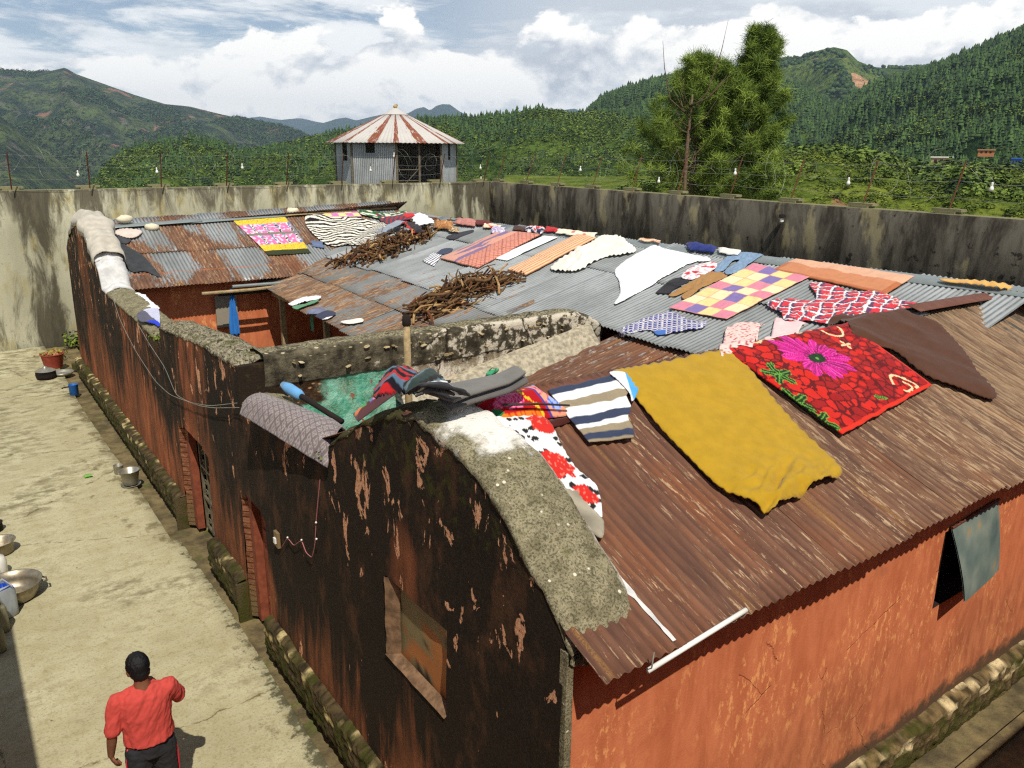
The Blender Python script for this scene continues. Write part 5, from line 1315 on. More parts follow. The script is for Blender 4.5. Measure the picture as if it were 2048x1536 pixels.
# --- near roof
def pat_must(u, v, x, y, i):
    k = 1+.05*mnoise.noise(Vector((x*8, y*8, 0)))
    return tuple(c*k for c in MUST)
cloth_poly('blanket', 'plain mustard yellow blanket spread over the near rusty roof', 'blanket', [(1226, 748), (1262, 742), (1340, 730), (1452, 708), (1490, 735), (1540, 798), (1600, 866), (1672, 936), (1680, 962), (1640, 985), (1598, 1008), (1560, 1030), (1533, 1042), (1500, 1022), (1440, 986), (1385, 930), (1325, 868), (1268, 800), (1240, 762)],
           pat_must, step=.02, th=.012, h=.03, wr=.011, seed=4, ang=2.25, fs=1.5, puff=.03, bunch=(1600, 1010))
def fpat():
    cols = dict(bg=lin(150, 22, 20), bg2=lin(196, 34, 22), bg3=lin(92, 12, 14), mag=lin(196, 30, 130), mag2=lin(132, 14, 84), mag3=lin(224, 70, 164), cream=lin(226, 196, 150), gr=lin(22, 48, 20), gr2=lin(98, 150, 56), bord=lin(206, 44, 24))
    rnd = random.Random(7); petals = [(rnd.uniform(.30, .46), k*2*math.pi/15+rnd.uniform(-.12, .12)) for k in range(15)]
    def leaf(x, y, cx, cy, a, L_, w):
        dx, dy = x-cx, y-cy; c, s = math.cos(a), math.sin(a); p, q = dx*c+dy*s, -dx*s+dy*c
        if 0 < p < L_:
            ww = w*math.sin(math.pi*(p/L_)**.8)*(1+.25*math.sin(p*60))
            if abs(q) < ww: return 2 if (abs(q) < .006 or abs(q) > ww-.008) else 1
        return 0
    def f(u, v, x, y, i):
        if 'fc' not in i:
            W, H = i['W'], i['H']; m = lambda px: (i['uv'](px)[0]*W, i['uv'](px)[1]*H)
            i['fc'] = m((1632, 727)); i['sw'] = m((1808, 783)); i['tr'] = m((1688, 700)); i['lf'] = [m((1555, 760)), m((1590, 812)), m((1640, 850)), m((1540, 735)), m((1745, 803))]; i['tr2'] = m((1660, 668)); i['b'] = [m((1600, 670)), m((1520, 690))]
        W, H = i['W'], i['H']
        if v > 1-.035/H*1.0 or u > 1-.03/W: return cols['bord']
        fx, fy = i['fc']; dx, dy = x-fx, y-fy; r = math.hypot(dx, dy); th = math.atan2(dy, dx)
        wob = .012*mnoise.noise(Vector((x*30, y*30, 0)))
        if r < .50:
            e = (dx*.95)**2/(.105**2)+(dy*1.0)**2/(.070**2)
            if r < .022: return cols['gr2']
            if e < 1: return cols['gr'] if (mnoise.noise(Vector((x*60, y*18, 2))) < .25) else (.02, .05, .02)
            for L_, a in petals:
                da = (th-a+math.pi) % (2*math.pi)-math.pi
                if abs(da) < .34 and r < L_*(1-(abs(da)/.34)**1.5*.55)+wob:
                    s = mnoise.noise(Vector((th*26, r*3, a)))
                    return cols['mag2'] if s > .22 or r < .13 and s > -.05 else (cols['mag3'] if s < -.3 else cols['mag'])
        for (cx, cy) in i['lf'][:3]:
            for k in range(5):
                q = leaf(x, y, cx, cy, k*1.26+cx*7, .17, .045)
                if q: return cols['gr2'] if q == 2 else cols['gr']
        for (cx, cy), a in ((i['lf'][3], 2.4), (i['lf'][4], .5)):
            q = leaf(x, y, cx, cy, a, .16, .03)
            if q: return cols['gr2'] if q == 2 else cols['gr']
        cx, cy = i['sw']; r = math.hypot(x-cx, y-cy); th = math.atan2(y-cy, x-cx)
        for rr, t0, t1 in ((.155, -2.6, 2.2), (.07, -1.0, 2.9)):
            if abs(r-rr-.012*math.sin(th*3)) < .014 and t0 < th < t1: return cols['cream']
        for k in range(3):
            if math.hypot(x-cx-.15*math.cos(k*1.1-.6), y-cy-.15*math.sin(k*1.1-.6)) < .028: return cols['cream']
        cx, cy = i['tr']; r = math.hypot(x-cx, y-cy); th = math.atan2(y-cy, x-cx)
        if r < .075*(.55+.45*math.cos(th*4)): return cols['cream']
        cx, cy = i['tr2']; r = math.hypot(x-cx, y-cy)
        if abs(r-.13) < .013 and y > cy-.02: return cols['cream']
        for cx, cy in i['b']:
            if abs(y-cy-.02*math.sin(x*30)) < .016 and abs(x-cx) < .16: return cols['cream']
        d, pts = mnoise.voronoi(Vector((x*8.5, y*11, 3))); s = mnoise.noise(pts[0]*3.1)
        if d[0] < .42: return cols['bg2'] if s > -.25 else cols['bg']
        if d[1]-d[0] < .10: return cols['bg3']
        return cols['bg'] if u > .45 or s < 0 else cols['bg2']
    return f
cloth_quad('blanket', 'red plush blanket with a big magenta flower and green leaves, beside the mustard one', 'blanket', [(1443, 704), (1694, 652), (1862, 778), (1683, 876)], fpat(), step=.0095, th=.014, h=.026, wr=.014, seed=9, ang=2.2, fs=2.5, puff=.01)
cloth_poly('shawl', 'plain dark brown shawl lying right of the red flower blanket', 'shawl', [(1655, 652), (1740, 632), (1812, 627), (1846, 640), (1878, 655), (1893, 672), (1926, 706), (1952, 748), (1990, 795), (1982, 806), (1952, 797), (1915, 781), (1850, 757), (1790, 710), (1758, 700), (1725, 690), (1700, 670)],
           solid(82, 54, 40), step=.02, th=.010, h=.03, wr=.040, seed=14, ang=2.25, fs=1.6, puff=.02)
def pat_stripe(u, v, x, y, i):
    n, w, k = lin(54, 62, 84), WHITE, lin(146, 132, 108)
    s = (x+y*.0)/i['W']+.015*mnoise.noise(Vector((x*6, y*6, 0)))
    bands = [(0, .10, n), (.10, .26, w), (.26, .40, k), (.40, .56, w), (.56, .70, n), (.70, .78, w), (.78, .88, k), (.88, .97, n), (.97, 1.1, k)]
    for a, b, c in bands:
        if a <= v+0*s < b: return tuple(q*(1+.1*mnoise.noise(Vector((x*60, y*60, 0)))) for q in c)
    return k
cloth_quad('towel', 'frayed towel with broad white, navy and khaki stripes left of the mustard blanket', 'towel', [(1098, 786), (1250, 752), (1264, 884), (1178, 892)], pat_stripe, step=.014, th=.01, h=.02, wr=.022, seed=3, ang=.2, ej=.02)
cloth_poly('cloth_scrap', 'small white scrap with a sky blue corner on the striped towel', 'cloth', [(1218, 757), (1250, 758), (1272, 775), (1276, 795), (1264, 815), (1256, 795), (1240, 778)], lambda u, v, x, y, i: lin(80, 160, 214) if v > .62 else WHITE, step=.012, h=.05, wr=.02, seed=5)
def pat_cow(u, v, x, y, i):
    if 'r' not in i: i['r'] = [(i['loc'](q), s) for q, s in (((1086, 862), .085), ((1036, 912), .075), ((1112, 942), .10), ((1172, 1003), .07))]
    d, p = mnoise.voronoi(Vector((x*15, y*15, 3))); big = max(s-math.hypot((x-c[0])*.8, y-c[1])+.04*mnoise.noise(Vector((x*14, y*14, 0))) for c, s in i['r'])
    if big > .0: return lin(200, 44, 36) if mnoise.noise(Vector((x*40, y*40, 0))) < .35 else lin(230, 120, 100)
    return (.02, .02, .02) if d[0] < .37 else WHITE
cloth_poly('cloth', 'white cloth with black spots and red roses on the roof beside the gable coping', 'cloth', [(985, 850), (1020, 842), (1092, 848), (1120, 896), (1150, 945), (1193, 985), (1204, 1040), (1192, 1036), (1150, 1000), (1100, 972), (1076, 968), (1040, 912)],
           pat_cow, step=.011, th=.008, h=.035, wr=.03, seed=8, ang=2.2, fs=4, puff=.015)
cloth_poly('sack_cloth', 'old grey sacking stiff with cement, under the end of the spotted cloth', 'sacking', [(1080, 975), (1150, 975), (1195, 1035), (1207, 1052), (1205, 1083), (1180, 1070), (1130, 1022)], solid(150, 142, 124, v=.5), step=.014, th=.012, h=.015, wr=.03, seed=21, ang=2.2)
M['felt'] = mat_vcol('grey_felt', 1.0, .03, .2, .5, 500)
def pat_emb(u, v, x, y, i):
    X = u*2-1; Y = v*2-1
    if u > .70: 
        if abs(u-.72) < .015: return lin(70, 60, 140)
        for k, c in ((.2, (60, 90, 190)), (.5, (206, 60, 110)), (.8, (60, 90, 190))):
            r = math.hypot((u-.85)*1.3, v-k)
            if r < .11: return lin(*c) if int(r*60) % 2 else lin(150, 170, 220) if c[2] > 150 else lin(236, 150, 170)
        return lin(226, 150, 118) if mnoise.noise(Vector((x*40, y*40, 0))) < .3 else lin(190, 70, 90)
    r = math.hypot(u-.28, (v-.55)*.8); th = math.atan2(v-.55, u-.28)
    if r < .20: return lin(216, 40, 104) if int(r*34+1.2*math.sin(th*5)) % 2 else lin(240, 130, 170)
    if v > .86 and u < .6: return lin(232, 120, 30) if mnoise.noise(Vector((x*40, y*30, 1))) < .15 else lin(196, 60, 20)
    if .22 < r < .40 and abs(math.sin(th*6.5)) < .22 and v < .55: return lin(226, 176, 60) if r > .35 else lin(90, 60, 120)
    if math.hypot(u-.55-.05*math.sin(v*9), 0) < .032*abs(math.sin(v*22)): return lin(236, 186, 44)
    if u < .09 and v > .5: return lin(40, 120, 70)
    return lin(170, 22, 30)
cloth_quad('pillow', 'red embroidered pillow with pink rose and orange blooms at the top of the coping', 'pillow', [(952, 818), (1062, 776), (1142, 833), (1004, 852)], pat_emb, step=.010, th=.01, h=.0, wr=.004, seed=2, puff=.15, ej=.004)
cloth_poly('pillow_underside', 'thin dark cloth wedged under the red embroidered pillow', 'cloth', [(1000, 848), (1060, 850), (1140, 836), (1142, 846), (1080, 862), (1010, 860)], solid(70, 30, 24), h=.01, wr=.008, seed=6)
mb = MB(); a = hit(1001, 842)+np.array([0, -.03, .13]); b = hit(1133, 834)+np.array([0, -.03, .10]); mb.tube([a, (a+b)/2+(0, 0, .01), b], [.012, .010, .008], 6, lin(48, 44, 40)); tag(mb.build('stick', M['paint'], None), 'thin charred stick lying along the edge of the red pillow', 'stick')
def pat_floral(u, v, x, y, i):
    s = mnoise.noise(Vector((x*26, y*30, 0)))
    return lin(176, 60, 70) if s > .30 else lin(226, 196, 186)
cloth_poly('cloth', 'pale pink cloth printed with small red roses above the red flower blanket', 'cloth', [(1438, 706), (1448, 680), (1462, 658), (1484, 649), (1528, 655), (1516, 670), (1508, 690), (1480, 700)], pat_floral, h=.03, wr=.02, seed=10, puff=.03, step=.016)
cloth_poly('towel', 'small plain pink towel above the red flower blanket', 'towel', [(1528, 690), (1545, 662), (1560, 641), (1614, 652), (1598, 666), (1585, 682)], solid(232, 196, 194), h=.03, wr=.015, seed=12)

# folded bundles over the gable top
def slabstack(name, label, pts, w, th, col, mat=None, seed=0, cat='blanket', pat=None):
    "a folded blanket: a thick strip running along a polyline of world points"
    V = []; C = []; P = np.array(pts, float); n = 34; tt = np.linspace(0, 1, n); s = np.linspace(0, 1, len(P)); Q = np.stack([np.interp(tt, s, P[:, k]) for k in range(3)], 1)
    for _ in range(3): Q[1:-1] = (Q[:-2]+Q[1:-1]*2+Q[2:])/4
    T = np.gradient(Q, axis=0); m = 12
    for i in range(n):
        t = T[i]/np.linalg.norm(T[i]); sdv = np.cross(t, (0, 0, 1)); sdv /= np.linalg.norm(sdv); nn = np.cross(sdv, t)
        for k in range(m):
            o = (k/(m-1)-.5)*w; z = th*(1-abs(k/(m-1)*2-1)**6)
            q = Q[i]+sdv*(o+.01*fbm(i*.3, k, seed, 2))+nn*(z*.5+.008*fbm(i*.4, k*.5, seed+1, 2)); V.append(q)
            C.append(pat(tt[i], k/(m-1)) if pat else tuple(c*(1+.15*mnoise.noise(Vector((i*.4, k*.6, seed)))) for c in col))
    o = mesh_obj(name, V, grid_faces(n, m), mat or M['cloth'], None, col=C, smooth=True)
    md = o.modifiers.new('thick', 'SOLIDIFY'); md.thickness = th; md.offset = 0
    return tag(o, label, cat)
zt = 3.83
A_ = lambda px, py, z: on_z(px, py, z)
def zfelt(z0): return lambda x, y, u, v: z0+.10*max(0, u-.72)**1.5*3-.05*max(0, .25-u)
cloth_quad('felt_mat', 'upper of two folded dark grey felt mats curled over the roof ridge', 'mat', [(846, 792), (1030, 756), (1052, 768), (908, 812)], solid(116, 112, 106, v=.12), step=.015, th=.022, wr=.006, seed=81, base=3.88, zf=zfelt(3.90), mat=M['felt'], ej=.005)
cloth_quad('felt_mat', 'lower of two folded dark grey felt mats on the gable top', 'mat', [(876, 806), (1046, 768), (1056, 783), (902, 826)], solid(96, 92, 88, v=.12), step=.015, th=.022, wr=.006, seed=82, base=3.84, zf=zfelt(3.85), mat=M['felt'], ej=.005)
def pat_tartan(u, v, x, y, i):
    s = int((x*22+y*6)) % 5
    return lin(176, 36, 40) if s in (0, 2) else (lin(30, 26, 34) if s in (1, 3) else lin(86, 110, 130))
cloth_poly('tartan_blanket', 'crumpled red and black tartan blanket on the gable top', 'blanket', [(748, 806), (752, 788), (772, 772), (800, 764), (832, 764), (846, 780), (836, 796), (800, 802), (770, 808)], pat_tartan, step=.012, base=3.78, h=.02, wr=.10, puff=.12, seed=5, fs=4)
def pat_tart2(u, v, x, y, i):
    s = int(y*26+x*5) % 4
    return lin(48, 62, 58) if s in (0, 1) else (lin(96, 120, 128) if s == 2 else lin(40, 38, 36))
cloth_poly('plaid_blanket', 'rolled dark green plaid blanket between the tartan and the black one', 'blanket', [(806, 790), (818, 770), (850, 762), (880, 764), (890, 780), (860, 794), (830, 798)], pat_tart2, step=.012, base=3.86, h=.02, wr=.06, puff=.12, seed=15, fs=4)
slabstack('black_blanket', 'folded black and white blanket arched on top of the felt mats', [A_(832, 784, 3.92), A_(856, 768, 4.02), A_(888, 768, 4.06), A_(906, 778, 4.02), A_(918, 790, 3.95)], .16, .016, lin(34, 34, 34), None, 6, 'blanket', lambda t, k: WHITE if .35 < k < .5 else lin(36, 36, 38))
slabstack('black_blanket_fold', 'inner grey fold of blanket tucked below the arched black one', [A_(846, 788, 3.94), A_(872, 776, 4.0), A_(900, 784, 3.96)], .16, .016, lin(88, 88, 86), None, 16, 'blanket')
def pat_dkpil(u, v, x, y, i):
    if v < .55 and abs(math.sin(u*12))*.5 > abs(v-.3): return lin(*[(230, 120, 60), (90, 150, 80), (110, 110, 180), (230, 130, 170)][int(u*8) % 4])
    return lin(84, 54, 56)
cloth_quad('pillow', 'small dark maroon pillow with embroidered edge by the tartan blanket', 'pillow', [(708, 826), (800, 798), (812, 808), (716, 840)], pat_dkpil, step=.012, th=.01, h=.0, wr=.004, seed=2, puff=.10, base=3.50, zf=lambda x, y, u, v: 3.48+.16*u, ej=.004)
# quilted mat folded on the wall top
def pat_mat(u, v, x, y, i):
    a = (x*9+y*9) % 1; b = (x*9-y*9) % 1; e = min(a, 1-a, b, 1-b); base = lin(120, 108, 106); li = lin(162, 152, 148)
    s = mnoise.noise(Vector((x*50, y*50, 0)))
    return tuple(q*(.8 if e < .05 else 1) for q in (li if (.16 < e < .26) or (e > .40) or s > .38 else base))
def zmat(x, y, u, v):
    return 2.90+.10*(1-(2*v-1)**2)-.06*max(0, .25-v)*4-.05*max(0, v-.8)*4
cloth_quad('quilted_mat', 'grey quilted mat with a diamond weave folded over the low wall top', 'mat', [(527, 796), (690, 848), (655, 920), (482, 815)], pat_mat, step=.011, th=.02, h=.0, wr=.006, seed=3, base=2.94, zf=zmat, ej=.006, puff=.06)
M['quilt'] = M['cloth']

# --- right roof, front to back
def pat_bluecheck(u, v, x, y, i):
    a = (x*15) % 1; b = (y*15) % 1
    if v > .8 and u > .45: return lin(66, 108, 178)
    return lin(222, 214, 206) if (a < .28) != (b < .28) else (lin(40, 46, 118) if a > .5 and b > .5 else lin(96, 104, 160))
cloth_poly('shirt', 'blue and white checked shirt lying at the edge of the grey roof', 'shirt', [(1238, 667), (1262, 652), (1322, 631), (1345, 628), (1372, 642), (1398, 648), (1412, 646), (1404, 660), (1352, 668), (1316, 674), (1300, 664), (1264, 668)], pat_bluecheck, step=.014, h=.03, wr=.035, seed=22)
def pat_quilt(u, v, x, y, i):
    a = int(u*4); b = int(v*7); s = min((u*4) % 1, (v*7) % 1)
    if s < .05: return lin(214, 150, 130)
    pal = [(228, 206, 142), (212, 130, 148), (126, 110, 164), (232, 218, 172)]
    k = [[1, 2, 0, 1], [0, 3, 2, 0], [3, 0, 1, 3], [1, 2, 3, 1], [0, 3, 2, 0], [3, 0, 1, 3], [1, 2, 0, 1]][min(b, 6)][min(a, 3)]
    return lin(*pal[k])
cloth_quad('patchwork_quilt', 'patchwork sheet of yellow, pink and purple squares on the grey roof', 'quilt', [(1508, 530), (1618, 558), (1452, 642), (1338, 620)], pat_quilt, step=.014, h=.02, wr=.016, seed=13, ang=.3)
def pat_plaid(u, v, x, y, i):
    wx, wy = x+.10*fbm(x*3, y*3, 1, 2), y+.10*fbm(x*3, y*3, 6, 2); a = (wx*5.4) % 1; b = (wy*6.6) % 1; f = mnoise.noise(Vector((x*9, y*9, 3)))
    if f > .34: return lin(226, 190, 180) if mnoise.noise(Vector((x*40, y*40, 0))) > 0 else lin(200, 60, 70)
    if a < .13 or b < .13: return WHITE
    if a < .34 or b < .34: return lin(96, 60, 90)
    return lin(206, 56, 66)
cloth_poly('shawl', 'red and white plaid shawl crumpled on the grey roof', 'shawl', [(1533, 612), (1575, 603), (1622, 606), (1632, 596), (1620, 570), (1665, 574), (1700, 588), (1756, 590), (1800, 605), (1852, 618), (1800, 628), (1740, 632), (1690, 645), (1650, 652), (1618, 646), (1570, 648), (1560, 630)], pat_plaid, step=.015, h=.03, wr=.04, seed=17)
def pat_peach(u, v, x, y, i):
    return lin(214, 164, 132) if v > .55+.12*mnoise.noise(Vector((x*3, y*3, 0))) else (lin(196, 128, 88) if v > .06 and u > .04 and u < .96 else lin(176, 104, 66))
cloth_quad('blanket', 'peach and tan blanket draped over the ridge above the plaid shawl', 'blanket', [(1545, 543), (1770, 593), (1828, 556), (1592, 514)], pat_peach, step=.018, th=.02, h=.03, wr=.02, seed=19, ang=.1, puff=.02)
def pat_jean(u, v, x, y, i): 
    s = mnoise.noise(Vector((x*12, y*40, 0))); return tuple(q*(1+.3*s) for q in lin(122, 146, 172))
cloth_poly('jeans', 'light blue jeans hanging down from the ridge left of the peach blanket', 'jeans', [(1428, 546), (1440, 530), (1462, 512), (1490, 503), (1524, 507), (1516, 519), (1496, 532), (1482, 546), (1456, 554), (1450, 545), (1478, 526), (1466, 526), (1446, 545)], pat_jean, step=.014, h=.03, wr=.03, seed=23)
cloth_poly('shirt', 'white shirt blotched with pink and red above the tan trousers', 'shirt', [(1362, 560), (1372, 545), (1395, 534), (1425, 528), (1434, 536), (1418, 548), (1385, 562)], lambda u, v, x, y, i: lin(196, 50, 56) if mnoise.noise(Vector((x*9, y*9, 5))) > .30 else (lin(220, 170, 176) if mnoise.noise(Vector((x*20, y*20, 0))) > .1 else WHITE), h=.03, wr=.03, seed=24, step=.016)
cloth_poly('leggings', 'small black leggings next to the tan trousers', 'leggings', [(1311, 588), (1330, 572), (1355, 558), (1378, 566), (1350, 580), (1338, 590), (1322, 590)], solid(40, 38, 40), h=.02, wr=.02, seed=25)
cloth_poly('trousers', 'tan trousers lying right of the black leggings', 'trousers', [(1338, 592), (1372, 572), (1420, 547), (1454, 553), (1440, 563), (1400, 580), (1372, 600), (1364, 592), (1398, 572), (1352, 594)], solid(164, 122, 72), step=.015, h=.02, wr=.03, seed=26)
cloth_poly('bed_sheet', 'large bright white bed sheet spread on the grey roof', 'sheet', [(1233, 538), (1298, 497), (1330, 500), (1360, 506), (1418, 520), (1412, 526), (1380, 530), (1320, 562), (1232, 611), (1240, 590), (1238, 565)], lambda *a: (.84, .84, .83), step=.025, h=.02, wr=.035, seed=27)
cloth_poly('white_cloth', 'rumpled cream white cloth with a raised fold beside the bed sheet', 'cloth', [(1100, 540), (1135, 515), (1180, 490), (1205, 474), (1238, 474), (1256, 490), (1272, 506), (1240, 515), (1205, 520), (1160, 545), (1130, 548)], lambda *a: CREAM, step=.02, h=.03, wr=.07, seed=28, puff=.03, fs=3)
def pat_cmat(u, v, x, y, i): return lin(206, 146, 110) if (v*9) % 1 < .5 else lin(226, 196, 152)
def mat_quad(name, label, q, pat, seed, th=.03, cat='mat'): return cloth_quad(name, label, cat, q, pat, step=.016, th=th, h=.02, wr=.010, seed=seed, ej=.006, puff=.03)
mat_quad('striped_mat', 'padded mat with thin orange and cream stripes left of the rumpled white cloth', [(1158, 471), (1192, 480), (1052, 554), (1016, 543)], lambda u, v, x, y, i: lin(196, 132, 96) if (u*8) % 1 < .4 else lin(228, 190, 146), 31)
mat_quad('white_mat', 'narrow plain white sheet between two padded mats', [(1088, 474), (1116, 477), (1014, 524), (990, 520)], lambda *a: WHITE, 32, .01, 'sheet')
mat_quad('diamond_mat', 'salmon pink padded mat with a diamond pattern', [(1036, 468), (1082, 472), (956, 539), (914, 529)], lambda u, v, x, y, i: lin(150, 84, 70) if min((x*8+y*8) % 1, (x*8-y*8) % 1) < .16 else lin(214, 140, 118), 33)
mat_quad('purple_mat', 'pink padded mat with faded purple bands at the left of the row', [(1000, 466), (1038, 468), (914, 528), (881, 520)], lambda u, v, x, y, i: lin(126, 104, 136) if mnoise.noise(Vector((u*5, v*2.4, 8))) > .12 else lin(206, 150, 130), 34)
cloth_quad('cloth', 'white striped cloth peeping below the purple banded mat', 'cloth', [(866, 507), (884, 512), (868, 534), (845, 524)], lambda u, v, x, y, i: lin(70, 60, 90) if (u*5+v*2) % 1 < .4 else WHITE, step=.02, wr=.02, seed=35)
cloth_poly('trousers', 'dark charcoal trousers laid flat left of the padded mats', 'trousers', [(892, 475), (915, 467), (944, 461), (946, 466), (925, 474), (908, 480)], solid(50, 48, 54), seed=36)
cloth_poly('cloth_scrap', 'little navy rag below the charcoal trousers', 'rag', [(873, 508), (886, 499), (905, 498), (900, 506), (886, 510)], solid(60, 62, 84), seed=37, step=.015)
def ridgecloth(name, label, cat, px, w, l, cols, seed, wr=.03, puff=.03, f=20):
    pat = lambda u, v, x, y, i: lin(*cols[int((mnoise.noise(Vector((x*f, y*f, seed)))*.8+.5)*len(cols)) % len(cols)])
    q = [(px[0]-w/2, px[1]-l/2), (px[0]+w/2, px[1]-l/2+w*.10), (px[0]+w/2-3, px[1]+l/2+w*.12), (px[0]-w/2-3, px[1]+l/2)]
    return cloth_quad(name, label, cat, q, pat, step=.03, th=.012, h=.05, wr=wr, seed=seed, ej=.05, puff=puff)
ridgecloth('cloth', 'orange brown printed cloth heaped at the far left of the ridge', 'cloth', (888, 455), 38, 12, [(190, 130, 80), (160, 104, 60), (206, 160, 100)], 41, .05, .08)
ridgecloth('cloth', 'cream lace cloth in front of the orange brown one', 'cloth', (908, 463), 20, 9, [(216, 196, 150), (120, 90, 60), (226, 206, 170)], 42, .04)
ridgecloth('cloth', 'faded pink cloth with dark red end lying on the ridge', 'cloth', (932, 448), 38, 10, [(190, 130, 120), (180, 116, 106)], 43, .03, .06)
ridgecloth('cloth', 'dark maroon cloth right of the faded pink one on the ridge', 'cloth', (968, 449), 30, 8, [(110, 44, 40), (90, 34, 34)], 44)
ridgecloth('cloth', 'cream and red printed cloth at the ridge below the maroon one', 'cloth', (985, 456), 36, 7, [(206, 60, 54), (226, 206, 170), (230, 214, 190)], 45, .03, .03, 9)
ridgecloth('shirt', 'small lavender and white striped shirt at the top of the purple mat', 'shirt', (996, 465), 26, 12, [(170, 150, 190), (226, 220, 226), (150, 130, 180)], 46, .04, .04, 30)
ridgecloth('cloth', 'dark brown cloth on the ridge left of the navy one', 'cloth', (1042, 461), 26, 8, [(70, 46, 40), (84, 56, 48)], 47)
ridgecloth('shirt', 'navy, white and red shirt rumpled on the ridge', 'shirt', (1070, 465), 34, 11, [(38, 42, 76), (40, 44, 80), (226, 220, 216), (200, 50, 60)], 48, .06, .06, 8)
ridgecloth('cloth', 'bright red cloth on the ridge right of the navy shirt', 'cloth', (1104, 463), 24, 9, [(190, 40, 44), (176, 34, 40)], 49, .04)
ridgecloth('cloth', 'long cream cloth with a red patch lying along the ridge', 'cloth', (1155, 468), 76, 8, [(226, 216, 190), (226, 216, 190), (230, 220, 200), (206, 84, 76)], 50, .03, .03, 5)
ridgecloth('cloth', 'short cream and orange striped cloth on the ridge above the white sheet', 'cloth', (1302, 483), 46, 7, [(226, 206, 176), (214, 146, 104)], 51, .02, .03, 14)
ridgecloth('shorts', 'navy blue shorts lying on the ridge', 'shorts', (1402, 500), 54, 12, [(40, 50, 110), (44, 56, 120)], 52, .04, .05)
ridgecloth('cloth', 'small white cloth on the ridge left of the jeans', 'cloth', (1458, 507), 44, 11, [(226, 222, 212)], 53, .03)
cloth_poly('scarf', 'narrow orange yellow scarf along the ridge at the far right', 'scarf', [(1880, 566), (1940, 571), (2010, 578), (2048, 583), (2048, 590), (2000, 586), (1940, 579), (1890, 572)], solid(214, 166, 92), step=.03, h=.06, wr=.04, seed=54)

# --- far roof
def pat_pink(u, v, x, y, i):
    if v < .10 or v > .90: return lin(52, 58, 34)
    if v < .24 or v > .76: return lin(222, 190, 60) if mnoise.noise(Vector((x*30, y*30, 0))) < .28 else lin(170, 134, 40)
    if .47 < v < .53: return lin(120, 120, 106)
    s = mnoise.noise(Vector((x*13, y*13, 2))); c = (u*4) % 1
    if c > .72: return lin(90, 120, 170) if s > .1 else lin(60, 50, 50) if s < -.2 else lin(220, 210, 200)
    return lin(222, 112, 160) if s > -.12 else lin(236, 196, 210)
cloth_quad('patchwork_quilt', 'quilt of pink flower blocks between yellow and dark green bands on the far roof', 'quilt', [(459, 431), (564, 427), (622, 508), (538, 513)], pat_pink, step=.016, h=.02, wr=.008, seed=61)
def pat_zebra(u, v, x, y, i):
    w = fbm(x*1.6, y*1.6, 3, 2)*1.2; return lin(34, 30, 30) if ((y*8.5+w*2.0+.3*x) % 1) < .45 else lin(222, 216, 200)
cloth_poly('zebra_blanket', 'black and white zebra striped blanket on the far roof', 'blanket', [(612, 436), (640, 431), (700, 436), (765, 447), (785, 460), (770, 476), (745, 482), (722, 492), (690, 493), (648, 490), (630, 474), (614, 456)], pat_zebra, step=.018, h=.03, wr=.04, seed=62, axis=0.0)
def pat_pinkcheck(u, v, x, y, i): return lin(226, 206, 140) if (int(u*5)+int(v*2)) % 2 else lin(200, 120, 180)
cloth_quad('cloth', 'pink and yellow checked cloth on the far ridge above the zebra blanket', 'cloth', [(642, 424), (712, 422), (724, 436), (650, 437)], pat_pinkcheck, step=.03, h=.03, wr=.01, seed=63)
def pat_leafg(u, v, x, y, i): return lin(50, 92, 56) if mnoise.noise(Vector((x*7, y*9, 1))) > -.05 else lin(206, 210, 190)
cloth_quad('cloth', 'dark green cloth with white leaves along the far ridge', 'cloth', [(708, 421), (812, 423), (816, 433), (722, 433)], pat_leafg, step=.03, h=.05, wr=.03, seed=64)
def pat_rs(u, v, x, y, i): return lin(150, 46, 58) if (u*8+v*3) % 1 < .5 else lin(70, 56, 76)
cloth_quad('shawl', 'red and navy striped shawl crumpled above the far firewood heap', 'shawl', [(752, 432), (846, 430), (836, 450), (782, 455)], pat_rs, step=.025, h=.05, wr=.07, seed=65)
def off_quad(name, label, cat, q, pat, seed, up_, wr=.05, step=.025): return cloth_quad(name, label, cat, q, pat, step=step, h=up_, wr=wr, seed=seed, ej=.05, puff=.02)
off_quad('shirt', 'bright white shirt thrown on the far firewood heap', 'shirt', [(818, 449), (850, 449), (870, 466), (836, 471)], lambda *a: (.84, .84, .84), 66, .22)
off_quad('jacket', 'pale grey jacket draped over the left of the far firewood heap', 'jacket', [(792, 455), (812, 456), (770, 480), (750, 479)], solid(142, 148, 158, v=.2), 67, .16)
off_quad('hooded_top', 'black hooded top with a red scrap lying on the far firewood heap', 'top', [(806, 462), (836, 464), (850, 484), (826, 484)], lambda u, v, x, y, i: lin(190, 40, 36) if u < .18 else lin(44, 40, 44), 68, .20)
off_quad('cloth', 'red cloth behind the white shirt on the far heap', 'cloth', [(806, 447), (826, 447), (834, 454), (812, 456)], solid(200, 44, 48), 69, .24)
off_quad('cloth_scrap', 'faint blue rag on the far roof below the zebra blanket', 'rag', [(622, 484), (645, 486), (648, 498), (626, 496)], solid(96, 110, 140, v=.3), 70, .02, .02)
